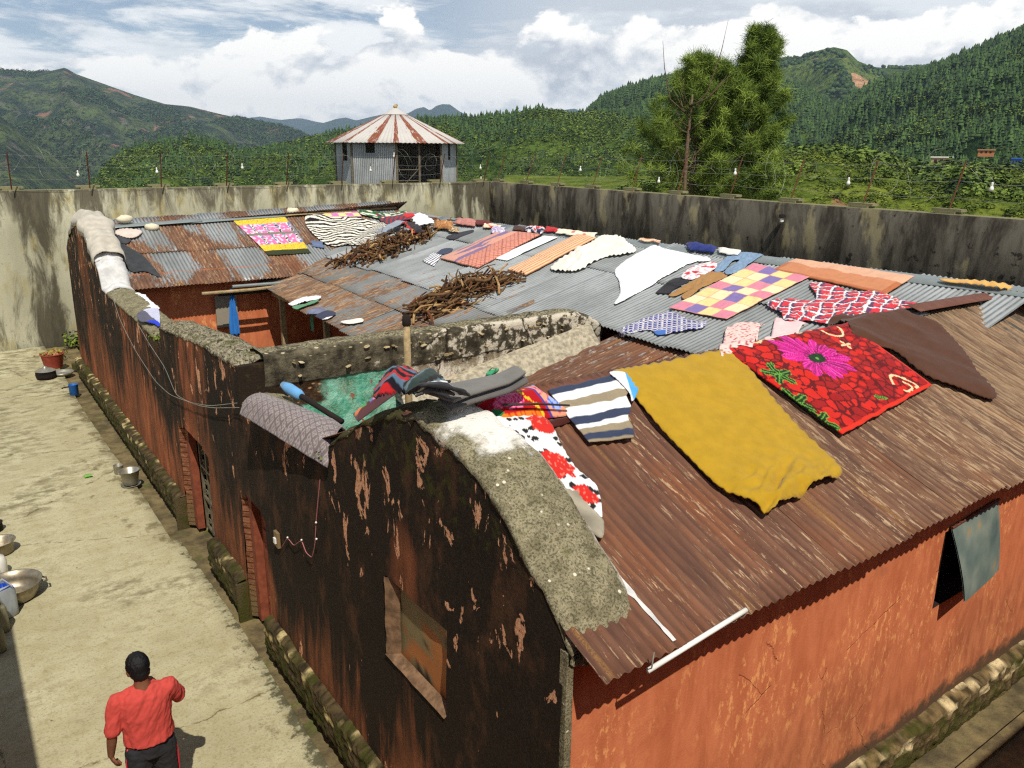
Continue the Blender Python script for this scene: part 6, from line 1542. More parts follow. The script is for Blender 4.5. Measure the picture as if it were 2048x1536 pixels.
# black sheeting and pale rags next to the white gunny sack
cloth_poly('tarpaulin', 'torn black plastic sheet on the left end of the far roof', 'tarpaulin', [(236, 484), (262, 498), (285, 512), (302, 530), (322, 556), (290, 545), (262, 544), (246, 516)], solid(58, 60, 62, v=.3), h=.012, wr=.02, seed=71)
cloth_poly('rag', 'crumpled dark rag at the top left of the far roof', 'rag', [(222, 466), (240, 476), (262, 482), (252, 490), (232, 484)], solid(66, 66, 70, v=.3), h=.03, wr=.04, seed=72)
cloth_poly('cloth', 'dirty pinkish cloth on the left end of the far roof', 'cloth', [(230, 468), (250, 463), (284, 467), (278, 477), (260, 481), (236, 476)], solid(206, 190, 178, v=.1), h=.05, wr=.04, seed=73, puff=.04)
def gunny():
    V = []; n = 46; m = 14; C = []
    for i in range(n):
        y = 17.75+(21.2-17.75)*i/(n-1)
        for k in range(m):
            a = math.pi*(k/(m-1)); w = .29+.13*fbm(y*2.2, 0, 0, 2); x = 2.72-w*math.cos(a)*1.02; z = top_z(y)-.02+(.19+.14*fbm(y*2.6, a*1.3, 8, 3))*math.sin(a)**.8-.10*(1 if k in (0, m-1) else 0)+.006*math.sin(y*58+3*fbm(y*2, a*2, 1, 3))+.02*fbm(y*5, a*2, 0, 2)
            V.append((x, y, z)); s = math.sin(y*42+.6*math.sin(a*3)); C.append(tuple(q*(.86+.06*s+.25*fbm(y*5, a*3, 2, 3)) for q in lin(196, 188, 172)))
    o = mesh_obj('gunny_sack', V, grid_faces(n, m), M['cloth'], None, col=C, smooth=True)
    finish(o, 'long white gunny sack bulging along the top of the far gable', 'sack', .01)
gunny()
for (px, py, r, lb) in ((249, 441, .16, 'round pale stone resting on the far ridge'), (304, 457, .14, 'pale stone weighing down the ridge sheet of the far roof'), (586, 424, .15, 'flat pale stone on the far ridge right of the pink quilt')):
    p = hit(px, py+2); mb = MB(); n = 14; V = []
    mb.ball(p+(0, 0, .05), (r*1.1, r*.8, r*.6), 14, 10, lin(214, 204, 176)); v = mb.v[0]
    for k in range(len(v)): v[k] = v[k]+(v[k]-p)*.25*fbm(v[k][0]*9, v[k][1]*9, v[k][2]*9, 2)
    tag(mb.build('stone', M['paint'], None, True), lb, 'stone')
# low roof rags
cloth_poly('shirt', 'white shirt lying at the low eave over the inner yard', 'shirt', [(577, 611), (600, 602), (636, 596), (640, 601), (606, 610), (585, 616)], lambda *a: WHITE, h=.04, wr=.04, seed=81)
cloth_poly('towel', 'green towel partly hanging from the low eave below the white shirt', 'towel', [(585, 617), (610, 611), (636, 602), (634, 608), (606, 617), (594, 622)], solid(92, 140, 104), h=.03, wr=.03, seed=82)
mb = MB()
def hang(px0, py0, L_, w, colr, name, label, cat, y=None, pos=None, taper=.3, d=(1, 0)):
    p = pos; V = []; C = []; n = 20; m = 9
    for i in range(n):
        t = i/(n-1)
        for k in range(m):
            s = (k/(m-1)-.5)*w*(taper+(1-taper)*min(1, t*1.6)); V.append((p[0]+d[0]*s+.02*fbm(t*3, k*.5, 5, 2), p[1]+d[1]*s+.03*math.sin(k*1.9+t), p[2]-L_*t+.01*fbm(k, t, 1, 2))); C.append(tuple(q*(1+.15*math.sin(k*2.2)) for q in colr))
    o = mesh_obj(name, V, grid_faces(n, m), M['cloth'], None, col=C, smooth=True); return finish(o, label, cat, .006)
p = hit(590, 618); hang(0, 0, .42, .20, lin(92, 140, 104), 'hanging_cloth', 'green cloth end hanging free below the low eave', 'cloth', pos=(5.62, p[1]-.2, 2.52), d=(0, 1))
cloth_poly('jeans', 'small faded blue denim shorts near the low eave', 'shorts', [(612, 630), (622, 622), (646, 618), (648, 626), (630, 632)], solid(112, 116, 140, v=.3), h=.03, wr=.04, seed=83, step=.018)
cloth_poly('trousers', 'folded navy trousers with a white tag near the low eave', 'trousers', [(632, 634), (654, 624), (672, 630), (658, 640), (644, 642)], lambda u, v, x, y, i: WHITE if u < .15 else lin(54, 56, 78), h=.03, wr=.02, seed=84, step=.018)
cloth_poly('rag', 'white rag lying low on the roof behind the middle wall', 'rag', [(680, 648), (700, 643), (722, 640), (726, 646), (700, 651)], lambda *a: CREAM, h=.03, wr=.03, seed=85)
hang(0, 0, 1.0, .20, lin(48, 116, 190), 'hanging_towel', 'bright blue towel hanging from the pole under the far eave', 'towel', pos=(4.88, 17.15, 2.62), taper=.25)
root = thing('wall_board', 'grey board fixed to the orange wall behind the blue towel', 'board', (4.9, 17.7, 2.1))
mb = MB(); mb.box(4.66, 5.12, 17.66, 17.72, 1.72, 2.42, lin(150, 140, 124)); mb.build('board', M['paint'], root)
# on the left wall top
cloth_poly('white_cloth', 'bright white cloth lying on the mossy wall top', 'cloth', [(244, 602), (256, 594), (284, 592), (304, 606), (320, 621), (300, 622), (278, 618), (262, 608)], lambda *a: (.84, .84, .82), base=2.78, h=.02, wr=.05, seed=91, step=.02)
cloth_poly('shirt', 'lavender shirt with royal blue panel at the end of the mossy wall', 'shirt', [(274, 638), (284, 626), (300, 621), (318, 624), (320, 655), (308, 652), (292, 648), (280, 646)], lambda u, v, x, y, i: lin(36, 60, 190) if u > .72 and v < .5 else (lin(88, 86, 100) if v < .5 else lin(190, 190, 210)), base=2.78, h=.03, wr=.05, seed=92, step=.015)
# slippers
def slipper(px, py, ang, label):
    p = hit(px, py); p[2] = 2.60+(p[0]-4.9)*.205+.05 if False else p[2]
    d = ray(px, py); 
    # sit on the mortar band
    for t in np.linspace(.002, .009, 5000):
        q = cam_pos+d*t; x = q[0]; w = 8.30-.06*max(0, 6-x); lo_ = float(z_lean(x, 8))+.03; zt_ = 2.60+(x-4.9)*.205
        zb = float(np.interp(q[1], [w-.05, w, w+.12, 8.48, 8.62], [lo_-.06, lo_, (lo_+zt_)/2+.005, zt_-.01, zt_+.02]))+.02
        if q[1] > w-.05 and q[2] < zb: break
    p = q; root = thing('slipper', label, 'slipper', tuple(p)); c, s = math.cos(ang), math.sin(ang)
    prof = [(-.13, .032), (-.11, .04), (-.05, .036), (0, .036), (.06, .046), (.10, .045), (.125, .03), (.135, .0)]
    V = []; 
    out = [(x, w) for x, w in prof]+[(x, -w) for x, w in prof[::-1][1:]]
    for dz in (0, .016): V += [(p[0]+x*c-w*s, p[1]+x*s+w*c, p[2]+.02+dz+x*.08) for x, w in out]
    n = len(out); Fc = [tuple(range(n))[::-1], tuple(range(n, 2*n))]+[(k, (k+1) % n, n+(k+1) % n, n+k) for k in range(n)]
    mesh_obj('sole', V, Fc, M['green'], root)
    mb = MB(); t = np.array(p)+np.array([.08*c, .08*s, .04])
    for sg in (1, -1): mb.tube([t, np.array(p)+np.array([.05*c-sg*.03*s, .05*s+sg*.03*c, .065]), np.array(p)+np.array([-.02*c-sg*.042*s, -.02*s+sg*.042*c, .04])], .006, 5)
    mb.build('strap', M['green2'], root)
M['green'] = plain('green_foam', lin(60, 150, 110), .7, 0, .1, 20); M['green2'] = plain('green_rubber', lin(30, 120, 70), .5, 0, .1, 20)
slipper(985, 747, .5, 'dark green slipper, the upper of the pair on the mortar band'); slipper(1001, 764, 1.9, 'paler green slipper, the lower of the pair on the mortar band')
# pole in the near yard
root = thing('wooden_pole', 'pale wooden pole with a black capped top standing against the middle wall', 'pole', (4.17, 7.9, 0))
mb = MB(); mb.tube([(4.17, 7.95, 0), (4.16, 7.92, 1.5), (4.15, 7.9, 3.0), (4.15, 7.9, 3.66)], [.048, .045, .042, .038], 10); mb.build('shaft', M['wood'], root, True)
mb = MB(); mb.lathe([(.0, .10), (.035, .09), (.05, .04), (.05, -.02), (.043, -.03)], (4.15, 7.9, 3.62), 10); mb.build('cap', M['dark'], root, True)
# pipe with blue cloth leaning in the corner of the near yard
root = thing('black_pipe', 'black pipe with a light blue rag wrapped on its end, in the near yard corner', 'pipe', tuple(on_y(572, 775, 8.3)))
a = on_y(570, 772, 8.3); b = on_y(650, 822, 7.6); mb = MB(); mb.tube([a, b, b+(b-a)*.4], .030, 10); mb.build('pipe', M['dark'], root, True)
mb = MB(); d = (b-a); mb.tube([a-d*.05, a+d*.1, a+d*.35, a+d*.42], [.04, .062, .058, .045], 12, lin(104, 160, 206)); o = mb.build('rag', M['cloth'], root, True)
# white pipe under the near eave
root = thing('white_pipe', 'thin white plastic pipe tied under the near rusty eave', 'pipe', tuple(on_y(1295, 1340, 2.60)))
a = on_y(1295, 1342, 2.60); b = on_y(1430, 1262, 2.60); b[2] = a[2]+.06; mb = MB(); mb.tube([a, (a+b)/2, b, b+(b-a)*.5], .016, 8); mb.build('pipe', M['white'], root, True)
mb = MB(); mb.tube([a+(.03, 0, 0), a+(-.02, -.05, .08), a+(.0, -.04, .14)], .004, 4); mb.build('tie_wire', M['wire'], root)
# cables along the outer wall
def cable(name, label, pts, r, m, cat='cable', xs=2.40, beads=None, col=None):
    P = [on_x(px, py, xs) for px, py in pts]; P = np.array(P); n = len(P)*6; t = np.linspace(0, 1, n); s = np.linspace(0, 1, len(P)); Q = np.stack([np.interp(t, s, P[:, k]) for k in range(3)], 1)
    for _ in range(2): Q[1:-1] = (Q[:-2]+Q[1:-1]*2+Q[2:])/4
    root = thing(name, label, cat, tuple(Q[0])); mb = MB(); mb.tube(Q, r, 5); mb.build('wire', m, root)
    if beads:
        for px, py in beads:
            mb = MB(); mb.ball(on_x(px, py, xs-.005), .010, 8, 6); mb.build('bulb', M['white'], root)
cable('cable', 'thin grey cable drooping along the mouldy outer wall from the wall top, lower of two', [(224, 590), (240, 640), (270, 700), (310, 762), (340, 790), (400, 812), (430, 816), (478, 815)], .004, M['wire'])
cable('cable', 'thin grey cable along the mouldy outer wall, the one nearer the coping', [(278, 652), (300, 690), (330, 735), (352, 790), (380, 805), (420, 812), (474, 806)], .004, M['wire'])
M['pink'] = plain('pinkish_cord', lin(176, 110, 110), .6, 0, .1, 20)
cable('fairy_light_cord', 'pink cord with tiny white lights zigzagging on the outer wall below the quilted mat', [(563, 1095), (575, 1075), (588, 1092), (603, 1080), (612, 1105), (624, 1116), (630, 1090), (632, 1045), (636, 1000), (640, 960)], .004, M['pink'], 'fairy lights', 2.385, [(575, 1075), (603, 1080), (632, 1045), (633, 1078)])
root = thing('switch_box', 'small wooden switch board beside the second doorway', 'switch', tuple(on_x(553, 1082, 2.40)))
P = [on_x(546, 1058, 2.39), on_x(560, 1072, 2.39), on_x(560, 1100, 2.39), on_x(547, 1085, 2.39)]; mb = MB(); c = np.mean(P, axis=0)
mb.box(2.38, 2.41, c[1]-.055, c[1]+.055, c[2]-.085, c[2]+.085, lin(128, 106, 74)); mb.build('board', M['paint'], root)
mb = MB(); mb.box(2.362, 2.38, c[1]-.02, c[1]+.03, c[2]-.04, c[2]+.02, lin(226, 222, 214)); mb.build('switch', M['paint'], root)
# ============================================================ FIREWOOD
def stick_mesh(seed):
    r_ = random.Random(seed); mb = MB(); L_ = r_.uniform(.45, 1.15); n = 7; b = r_.uniform(-.18, .18); w = r_.uniform(.010, .034)
    pts = [((i/(n-1)-.5)*L_, b*math.sin(i/(n-1)*math.pi)+r_.uniform(-.02, .02), r_.uniform(-.015, .02)+.05*math.sin(i*1.3+seed)) for i in range(n)]
    c = lin(*r_.choice([(98, 72, 48), (78, 54, 36), (116, 88, 58), (70, 50, 38), (106, 66, 42), (176, 142, 94)]))
    mb.tube(pts, [w*(1-.35*i/(n-1))*r_.uniform(.85, 1.15) for i in range(n)], 6, c)
    if r_.random() < .55:
        j = r_.randint(2, 4); q = np.array(pts[j]); mb.tube([q, q+(.08, .09, .03), q+(.22, .17, .05)], [w*.7, w*.55, w*.35], 5, c)
    o = mb.build('firewood_stick', M['stick'], None, True); return o
M['stick'] = mat_vcol('bark_stick', .9, .1, 0, .6, 60, .35)
protos = [stick_mesh(s) for s in range(16)]
def heap(center_px, rx, ry, hgt, n, seed, label, group, lead, k0, dx=0, dy=0):
    r_ = random.Random(seed); c = hit(*center_px); c = c+np.array([dx, dy, 0])
    for i in range(n):
        a = r_.uniform(0, 6.28); q = math.sqrt(r_.random()); x = c[0]+rx*q*math.cos(a); y = c[1]+ry*q*math.sin(a)
        if i < len(protos) and k0 == 0: o = protos[i]
        else:
            o = protos[(i*7+k0) % len(protos)].copy(); scene.collection.objects.link(o)
        z = float(smooth_surf(x, y))+.03+hgt*(1-q*q)*r_.random()**.7
        th = lead+r_.gauss(0, .55); slope = .25 if True else 0
        pit = -math.atan(.25*math.cos(th))*-1*(-1)+r_.gauss(0, .16)
        o.rotation_euler = (r_.uniform(-.5, .5), -math.atan(.25*math.cos(th))+r_.gauss(0, .10), th)
        o.location = (x, y, z); s = r_.uniform(.7, 1.15); o.scale = (s, s, s)
        o['label'] = label; o['category'] = 'firewood'; o['group'] = group
heap((925, 594), .92, .55, .25, 120, 3, 'crooked brown stick in the firewood heap behind the middle wall', 'firewood heap behind the middle wall', .1, 0)
heap((776, 500), 1.15, .70, .24, 130, 5, 'crooked brown stick in the firewood heap where the far and right roofs meet', 'firewood heap in the roof corner', .7, 3)
def bits():
    r_ = random.Random(12)
    for i in range(10):
        o = protos[(i*5) % 16].copy(); scene.collection.objects.link(o); p = hit(860+r_.uniform(-25, 60), 446+r_.uniform(-4, 6)); o.location = p+np.array([0, 0, .06]); o.rotation_euler = (0, 0, r_.uniform(-.3, .5))
        o['label'] = 'stick lying along the ridge right of the striped shawl'; o['category'] = 'firewood'; o['group'] = 'sticks on the far end of the ridge'
bits()
# ============================================================ POTS AND PANS IN THE YARD
def vessel(name, label, c, prof, mat, cat, group=None, n=40, handles=0, wall=.006):
    root = thing(name, label, cat, tuple(c), group); mb = MB()
    inner = [(max(0, r-wall), z+(wall if i == 0 else 0)) for i, (r, z) in enumerate(prof)][::-1]
    mb.lathe([(0, prof[0][1])]+prof+inner+[(0, prof[0][1]+wall)], c, n); mb.build('body', mat, root, True)
    return root
def gz(px, py): p = on_z(px, py, 0); p[2] = 0; return p
Rp = lambda px, py, z: on_z(px, py, z)
M['alu_in'] = M['metal']
# big pan
p = Rp(22, 1168, .20); p[2] = 0
r0 = vessel('cooking_pan', 'largest aluminium cooking pan with a flared rim at the left edge', p, [(.22, .0), (.27, .03), (.30, .12), (.31, .20), (.345, .215), (.35, .222)], M['metal'], 'pan', wall=.008)
for s in (1, -1):
    mb = MB(); mb.tube([p+(s*.33, -.06, .17), p+(s*.385, -.05, .15), p+(s*.385, .05, .15), p+(s*.33, .06, .17)], .012, 6); mb.build('handle', M['metal'], r0, True)
p = Rp(-3, 1083, .18); p[2] = 0
r0 = vessel('cooking_pan', 'smaller aluminium pan behind the largest one at the left edge', p, [(.14, .0), (.17, .03), (.175, .17), (.205, .185), (.21, .19)], M['metal'], 'pan', wall=.006)
p = Rp(-14, 1050, .1); p[2] = 0; vessel('cooking_pan', 'dark pan mostly cut off by the left edge, furthest up the yard', p, [(.10, .0), (.12, .02), (.12, .13), (.13, .135)], M['dark'], 'pan')
p = gz(0, 1160); r0 = thing('white_jug', 'white plastic jug between the two aluminium pans', 'jug', tuple(p+(0, .15, 0)))
p = p+np.array([0.0, .15, 0]); mb = MB(); mb.lathe([(0, 0), (.09, 0), (.11, .04), (.115, .20), (.09, .27), (.04, .31), (.04, .34), (0, .345)], p, 20); mb.build('body', M['white'], r0, True)
# blue-grey jerrycan cut open, with blue liner
def jerry(c, w, d, h, col, name, label, rot, liner=False, open_=True, grip=False):
    root = thing(name, label, 'jerrycan', tuple(c)); Mx = Matrix.Rotation(rot, 3, 'Z'); V = []; m = 28; levels = [(0, .90), (.02, .98), (.12, 1.0), (h*.5, 1.02), (h*.8, 1.0), (h*.92, .96), (h, .90)]
    def ring(z, s):
        out = []
        for k in range(m):
            a = 2*math.pi*k/m; ca, sa = math.cos(a), math.sin(a); e = .38
            out.append((abs(ca)**e*math.copysign(w/2, ca)*s, abs(sa)**e*math.copysign(d/2, sa)*s, z+(.03*math.sin(a*3) if (z >= h*.92 and open_) else 0)))
        return out
    for z, s in levels: V += ring(z, s)
    if open_:
        for z, s in levels[::-1]: V += ring(max(.01, z), s-.05)
    V = np.array(V) @ np.array(Mx).T+np.array(c); nn = len(levels)*(2 if open_ else 1)
    Fc = [(i*m+k, i*m+(k+1) % m, (i+1)*m+(k+1) % m, (i+1)*m+k) for i in range(nn-1) for k in range(m)]+[tuple(range(m))[::-1]]+[tuple(range((nn-1)*m, nn*m))]
    mesh_obj('body', V, Fc, col, root, smooth=True)
    if liner:
        L = []; 
        for k in range(m): 
            q = np.array(ring(h*.62, .80)[k]); q[2] += .05*math.sin(k*1.7); L.append(q)
        for k in range(m): q = np.array(ring(h*.95, .97)[k]); q[2] += .02*math.sin(k*2.1); L.append(q)
        L.append(np.array([0, 0, h*.5])); L = np.array(L) @ np.array(Mx).T+np.array(c)
        mesh_obj('liner', L, [(k, (k+1) % m, m+(k+1) % m, m+k) for k in range(m)]+[((k+1) % m, k, 2*m) for k in range(m)], M['liner'], root, smooth=True)
    if grip:
        q = np.array([(-w*.32, 0, h*.99), (-w*.30, 0, h+.05), (w*.30, 0, h+.05), (w*.32, 0, h*.99)]) @ np.array(Mx).T+np.array(c); mb = MB(); mb.tube(q, .017, 7); mb.build('handle', col, root, True)
M['liner'] = plain('blue_liner', lin(30, 70, 170), .35, 0, .1, 12); M['jer1'] = plain('cloudy_plastic', lin(150, 156, 160), .5, 0, .12, 12); M['jer2'] = plain('grimy_jerrycan', lin(120, 116, 92), .55, 0, .15, 12)
p = gz(18, 1240); jerry(p+(-.08, .12, 0), .36, .28, .40, M['jer1'], 'cut_open_jerrycan', 'cut open cloudy plastic can with a blue liner beside the big pan', .5, liner=True)
p = gz(2, 1262); jerry(p+(-.06, -.02, 0), .30, .18, .34, M['jer2'], 'jerrycan', 'grimy yellowish jerrycan with a handle, nearer the wall shadow', .25, open_=False, grip=True)
p = gz(-4, 1300); jerry(p+(-.05, -.05, 0), .26, .17, .30, M['jer2'], 'jerrycan', 'lowest jerrycan at the left edge in the shadow', .3, open_=False, grip=True)
# buckets by the drain
M['steel'] = plain('grey_steel', lin(156, 152, 138), .4, .6, .15, 12, .05)
p = on_z(262, 968, .02); p[2] = 0
r0 = vessel('metal_bucket', 'grey metal bucket standing on a dish near the drain', p+np.array([0, 0, .03]), [(.11, .0), (.115, .01), (.155, .24), (.165, .245)], M['steel'], 'bucket')
for s in (1, -1): mb = MB(); mb.ball(p+np.array([.16*s, 0, .24]), .016, 6, 5); mb.build('ear', M['steel'], r0)
mb = MB(); mb.tube([p+np.array([.162*math.cos(a), .06+.16*math.sin(a)*.9, .25]) for a in np.linspace(0, math.pi, 12)], .005, 5); mb.build('handle', M['wire'], r0)
r0 = vessel('dish', 'shallow steel dish under the grey metal bucket', p, [(.10, .0), (.15, .015), (.16, .03)], M['steel'], 'dish')
p2 = on_z(243, 950, .0); p2[2] = 0; r0 = vessel('small_metal_can', 'small metal can tucked behind the grey metal bucket', p2+np.array([-.02, .1, 0]), [(.07, .0), (.075, .01), (.08, .15), (.085, .155)], M['steel'], 'can')
# far pots
M['redpl'] = plain('faded_red_plastic', lin(150, 66, 50), .6, 0, .2, 10)
p = gz(108, 735); r0 = vessel('red_bucket', 'faded red plastic tub at the far end of the yard', p, [(.20, .0), (.21, .02), (.27, .36), (.285, .38), (.285, .36)], M['redpl'], 'tub', wall=.012)
mb = MB(); rr = random.Random(3)
for k in range(60): mb.ball(p+np.array([rr.gauss(0, .11), rr.gauss(0, .11), .35+rr.random()*.07]), rr.uniform(.02, .04), 6, 4, lin(*rr.choice([(150, 140, 60), (120, 110, 50), (170, 120, 80)])))
mb.build('contents', M['paint'], r0)
p = gz(116, 742); p = p+np.array([.05, -.45, 0]); r0 = vessel('dish', 'flat grey dish in front of the red tub', p, [(.18, .0), (.24, .03), (.26, .08)], M['steel'], 'dish')
p = gz(93, 757); r0 = vessel('cooking_pot', 'blackened cooking pot with a shiny lid near the red tub', p, [(.15, .0), (.21, .02), (.23, .10), (.22, .19), (.235, .20)], M['dark'], 'pot')
mb = MB(); mb.lathe([(.235, .205), (.20, .215), (.16, .25), (.06, .265), (.05, .30), (.03, .32), (0, .325)], p, 28); mb.build('lid', M['steel'], r0, True)
p = gz(149, 789); r0 = vessel('blue_mug', 'bright blue plastic mug standing by the drain', p, [(.085, .0), (.095, .01), (.10, .24), (.105, .245)], M['plastic_blue'], 'mug')
mb = MB(); mb.tube([p+np.array([-.10, 0, .20]), p+np.array([-.20, .02, .19]), p+np.array([-.24, .02, .17])], .014, 6); mb.build('handle', M['dark'], r0, True)
p = gz(162, 737); mb = MB(); Mx = Matrix.Translation(p) @ Matrix.Rotation(.5, 4, 'Z'); mb.box(-.16, .16, -.12, .12, 0, .16, lin(120, 104, 70), Mx); mb.box(-.12, .12, -.08, .08, .16, .165, lin(60, 50, 36), Mx)
tag(mb.build('stone_block', M['stone'], None), 'rough stone block at the far corner of the plinth', 'stone')
# litter and leaves
p = gz(177, 955); mb = MB(); rr = random.Random(9)
for k in range(6):
    a = rr.uniform(0, 6.28); q = p+np.array([rr.gauss(0, .03), rr.gauss(0, .02), .012]); mb.add([q+(.05*math.cos(a), .03*math.sin(a), 0), q+(-.02, .04, .03), q+(-.05*math.cos(a), -.03*math.sin(a), 0), q+(.02, -.04, .015)], [(0, 1, 2, 3)], lin(96, 170, 60))
tag(mb.build('leaf_scrap', M['paint'], None), 'little heap of bright green leaf scraps on the yard floor', 'leaf')
# weeds against the back wall
def weed(p, label, n=60, s=1.0, seed=1):
    r_ = np.random.default_rng(seed); V = []; Fc = []
    for i in range(n):
        d = r_.normal(size=3); d[2] = abs(d[2])+.4; d /= np.linalg.norm(d); c = np.array(p)+d*r_.uniform(.05, .4)*s; a = np.cross(d, r_.normal(size=3)); a /= np.linalg.norm(a); b = np.cross(d, a); w = .05*s; k = len(V)
        V += [c-a*w, c+b*w*.7, c+a*w, c-b*w*.7]; V += [np.array(p), np.array(p)+(.004*s, 0, 0)]; Fc += [(k, k+1, k+2, k+3), (4, 5, k)]
    o = mesh_obj('weed_plant', V, Fc, M['leafyellow'], None, col=np.repeat(r_.uniform(0, 1, n), 6)[:, None]*np.ones(3)); return tag(o, label, 'plant')
weed((2.75, 25.6, 0), 'bushy green weed growing in the corner of the back wall and the building', 160, 1.2, 2)
weed((2.1, 24.2, 0), 'low green weed in the gap behind the building', 70, .9, 3)
weed((2.45, 6.3, 2.86), 'tuft of moss and weed on the low wall beside the gable', 60, .3, 4)
weed((2.42, 12.55, 2.72), 'yellow green moss tuft by the lavender shirt on the wall top', 80, .4, 6)

# ============================================================ THE PERSON
def loft(mb, rings, n=20, col=None):
    "rings: (centre, rx, ry, direction angle z, tilt matrix)"
    V = []
    for c, rx, ry, Rm in rings:
        for k in range(n):
            a = 2*math.pi*k/n; V.append(np.array(c)+Rm @ np.array([rx*math.cos(a), ry*math.sin(a), 0]))
    m = len(rings); Fc = [(i*n+k, i*n+(k+1) % n, (i+1)*n+(k+1) % n, (i+1)*n+k) for i in range(m-1) for k in range(n)]+[tuple(range(n))[::-1], tuple(range((m-1)*n, m*n))]
    mb.add(V, Fc, col)
def limb(mb, pts, rad, n=16, col=None, flat=1.0, flatdir=None):
    P = np.array(pts, float); T = np.gradient(P, axis=0); rings = []; V = []
    for i in range(len(P)):
        t = T[i]/np.linalg.norm(T[i]); ref = np.array(flatdir if flatdir is not None else (0, 1, 0.05)); a = np.cross(t, ref); a /= np.linalg.norm(a); b = np.cross(a, t)
        r_ = rad[i]
        for k in range(n):
            th = 2*math.pi*k/n; V.append(P[i]+a*math.cos(th)*r_*flat+b*math.sin(th)*r_)
    m = len(P); Fc = [(i*n+k, i*n+(k+1) % n, (i+1)*n+(k+1) % n, (i+1)*n+k) for i in range(m-1) for k in range(n)]+[tuple(range(n))[::-1], tuple(range((m-1)*n, m*n))]
    mb.add(V, Fc, col)
    for e in (0, m-1): mb.ball(P[e], rad[e], 12, 8, col)
def remesh(o, vox, smooth=3):
    md = o.modifiers.new('union', 'REMESH'); md.mode = 'VOXEL'; md.voxel_size = vox; md.use_smooth_shade = True
    if smooth: s = o.modifiers.new('smooth', 'SMOOTH'); s.iterations = smooth; s.factor = .5
    return o
def person():
    F0 = np.array([.76, 6.08, 0]); root = thing('person', 'man in a red t-shirt and black track trousers with red piping, seen from behind', 'person', tuple(F0))
    rz = -.06; Rz = np.array(Matrix.Rotation(rz, 3, 'Z'))
    def W(x, y, z): return F0+Rz @ np.array([x, y, z])
    E = np.eye(3)
    skin = plain('brown_skin', lin(120, 78, 56), .6, 0, .08, 30); 
    body = MB()
    # head turned a little to the left
    hc = W(-.015, .03, 1.575); Rh = np.array(Matrix.Rotation(rz+.30, 3, 'Z') @ Matrix.Rotation(-.12, 3, 'X'))
    body.ball(hc, (.076, .096, .112), 20, 14, M=Rh); body.ball(hc+Rh @ np.array([0, .035, -.062]), (.056, .062, .062), 16, 10, M=Rh)
    body.ball(hc+Rh @ np.array([0, .102, -.022]), (.013, .018, .020), 8, 6, M=Rh)         # nose
    for s in (1, -1):
        body.ball(hc+Rh @ np.array([s*.078, -.004, -.018]), (.010, .022, .033), 10, 8, M=Rh)   # ears
        body.ball(hc+Rh @ np.array([s*.032, .082, -.002]), (.018, .012, .012), 8, 6, M=Rh)
    body.ball(hc+Rh @ np.array([0, .090, -.060]), (.028, .012, .012), 8, 6, M=Rh)
    limb(body, [W(0, .0, 1.52), W(0, -.005, 1.46), W(0, -.01, 1.40)], [.056, .056, .068])
    # trunk
    loft(body, [(W(0, 0, .86), .150, .110, Rz), (W(0, 0, 1.0), .142, .100, Rz), (W(0, 0, 1.15), .150, .105, Rz), (W(0, 0, 1.30), .150, .095, Rz), (W(0, -.005, 1.38), .120, .070, Rz), (W(0, -.005, 1.42), .08, .06, Rz)])
    # left arm hanging, a little out from the side; right arm bent forward
    L0, L1, L2 = W(-.185, -.01, 1.355), W(-.258, -.025, 1.08), W(-.285, .03, .86)
    R0, R1, R2 = W(.180, -.01, 1.365), W(.262, .10, 1.16), W(.12, .30, 1.20)
    limb(body, [L0+(0, 0, -.02), (L0+L1)/2, L1, L1*.65+L2*.35, L2], [.040, .042, .039, .039, .027]); limb(body, [R0+(0, 0, -.02), (R0+R1)/2, R1, R1*.65+R2*.35, R2], [.040, .042, .039, .038, .027])
    # legs
    for s, k0, k1, ft in ((-1, (-.095, .02, .48), (-.115, -.03, .09), (-.12, .08, .04)), (1, (.095, .05, .48), (.125, .10, .09), (.135, .22, .04))):
        h0 = W(s*.088, 0, .88); a = W(*k0); b = W(*k1); f = W(*ft)
        limb(body, [h0, (h0+a)/2, a, a*.7+b*.3, b], [.086, .074, .056, .054, .038]); limb(body, [b+(0, 0, -.02), f], [.042, .036])
    def hand(wr, d, up_, s, curl):
        d = d/np.linalg.norm(d); up_ = up_-d*(up_@d); up_ /= np.linalg.norm(up_); sd_ = np.cross(d, up_)*s
        B = np.stack([sd_, up_, d], 1)
        body.ball(wr+d*.045, (.040, .016, .052), 12, 8, M=B)
        for k, (o, L_) in enumerate(((-.030, .070), (-.010, .080), (.010, .075), (.029, .060))):
            q = wr+d*.085+sd_*o; c = curl*(1+.12*k); p1 = q+d*L_*.45*math.cos(c*.5)-up_*L_*.45*math.sin(c*.5); p2 = p1+d*L_*.33*math.cos(c*1.3)-up_*L_*.33*math.sin(c*1.3); p3 = p2+d*L_*.25*math.cos(c*2)-up_*L_*.25*math.sin(c*2)
            limb(body, [q-d*.02, q, p1, p2, p3], [.0105, .0105, .0095, .0088, .0075], 8)
        t = wr+d*.030-sd_*.034; limb(body, [t, t-sd_*.018+d*.026-up_*.008, t-sd_*.020+d*.055-up_*.020], [.013, .0115, .009], 8)
    hand(L2, np.array([.12, .25, -1.0]), np.array([-1., -.3, 0]), 1, .55)
    hand(R2, np.array([-.45, .85, .25]), np.array([.3, .1, 1.0]), 1, .6)
    bo = remesh(body.build('body', skin, root), .0075, 2)
    # t-shirt
    shirt = MB(); sr = []
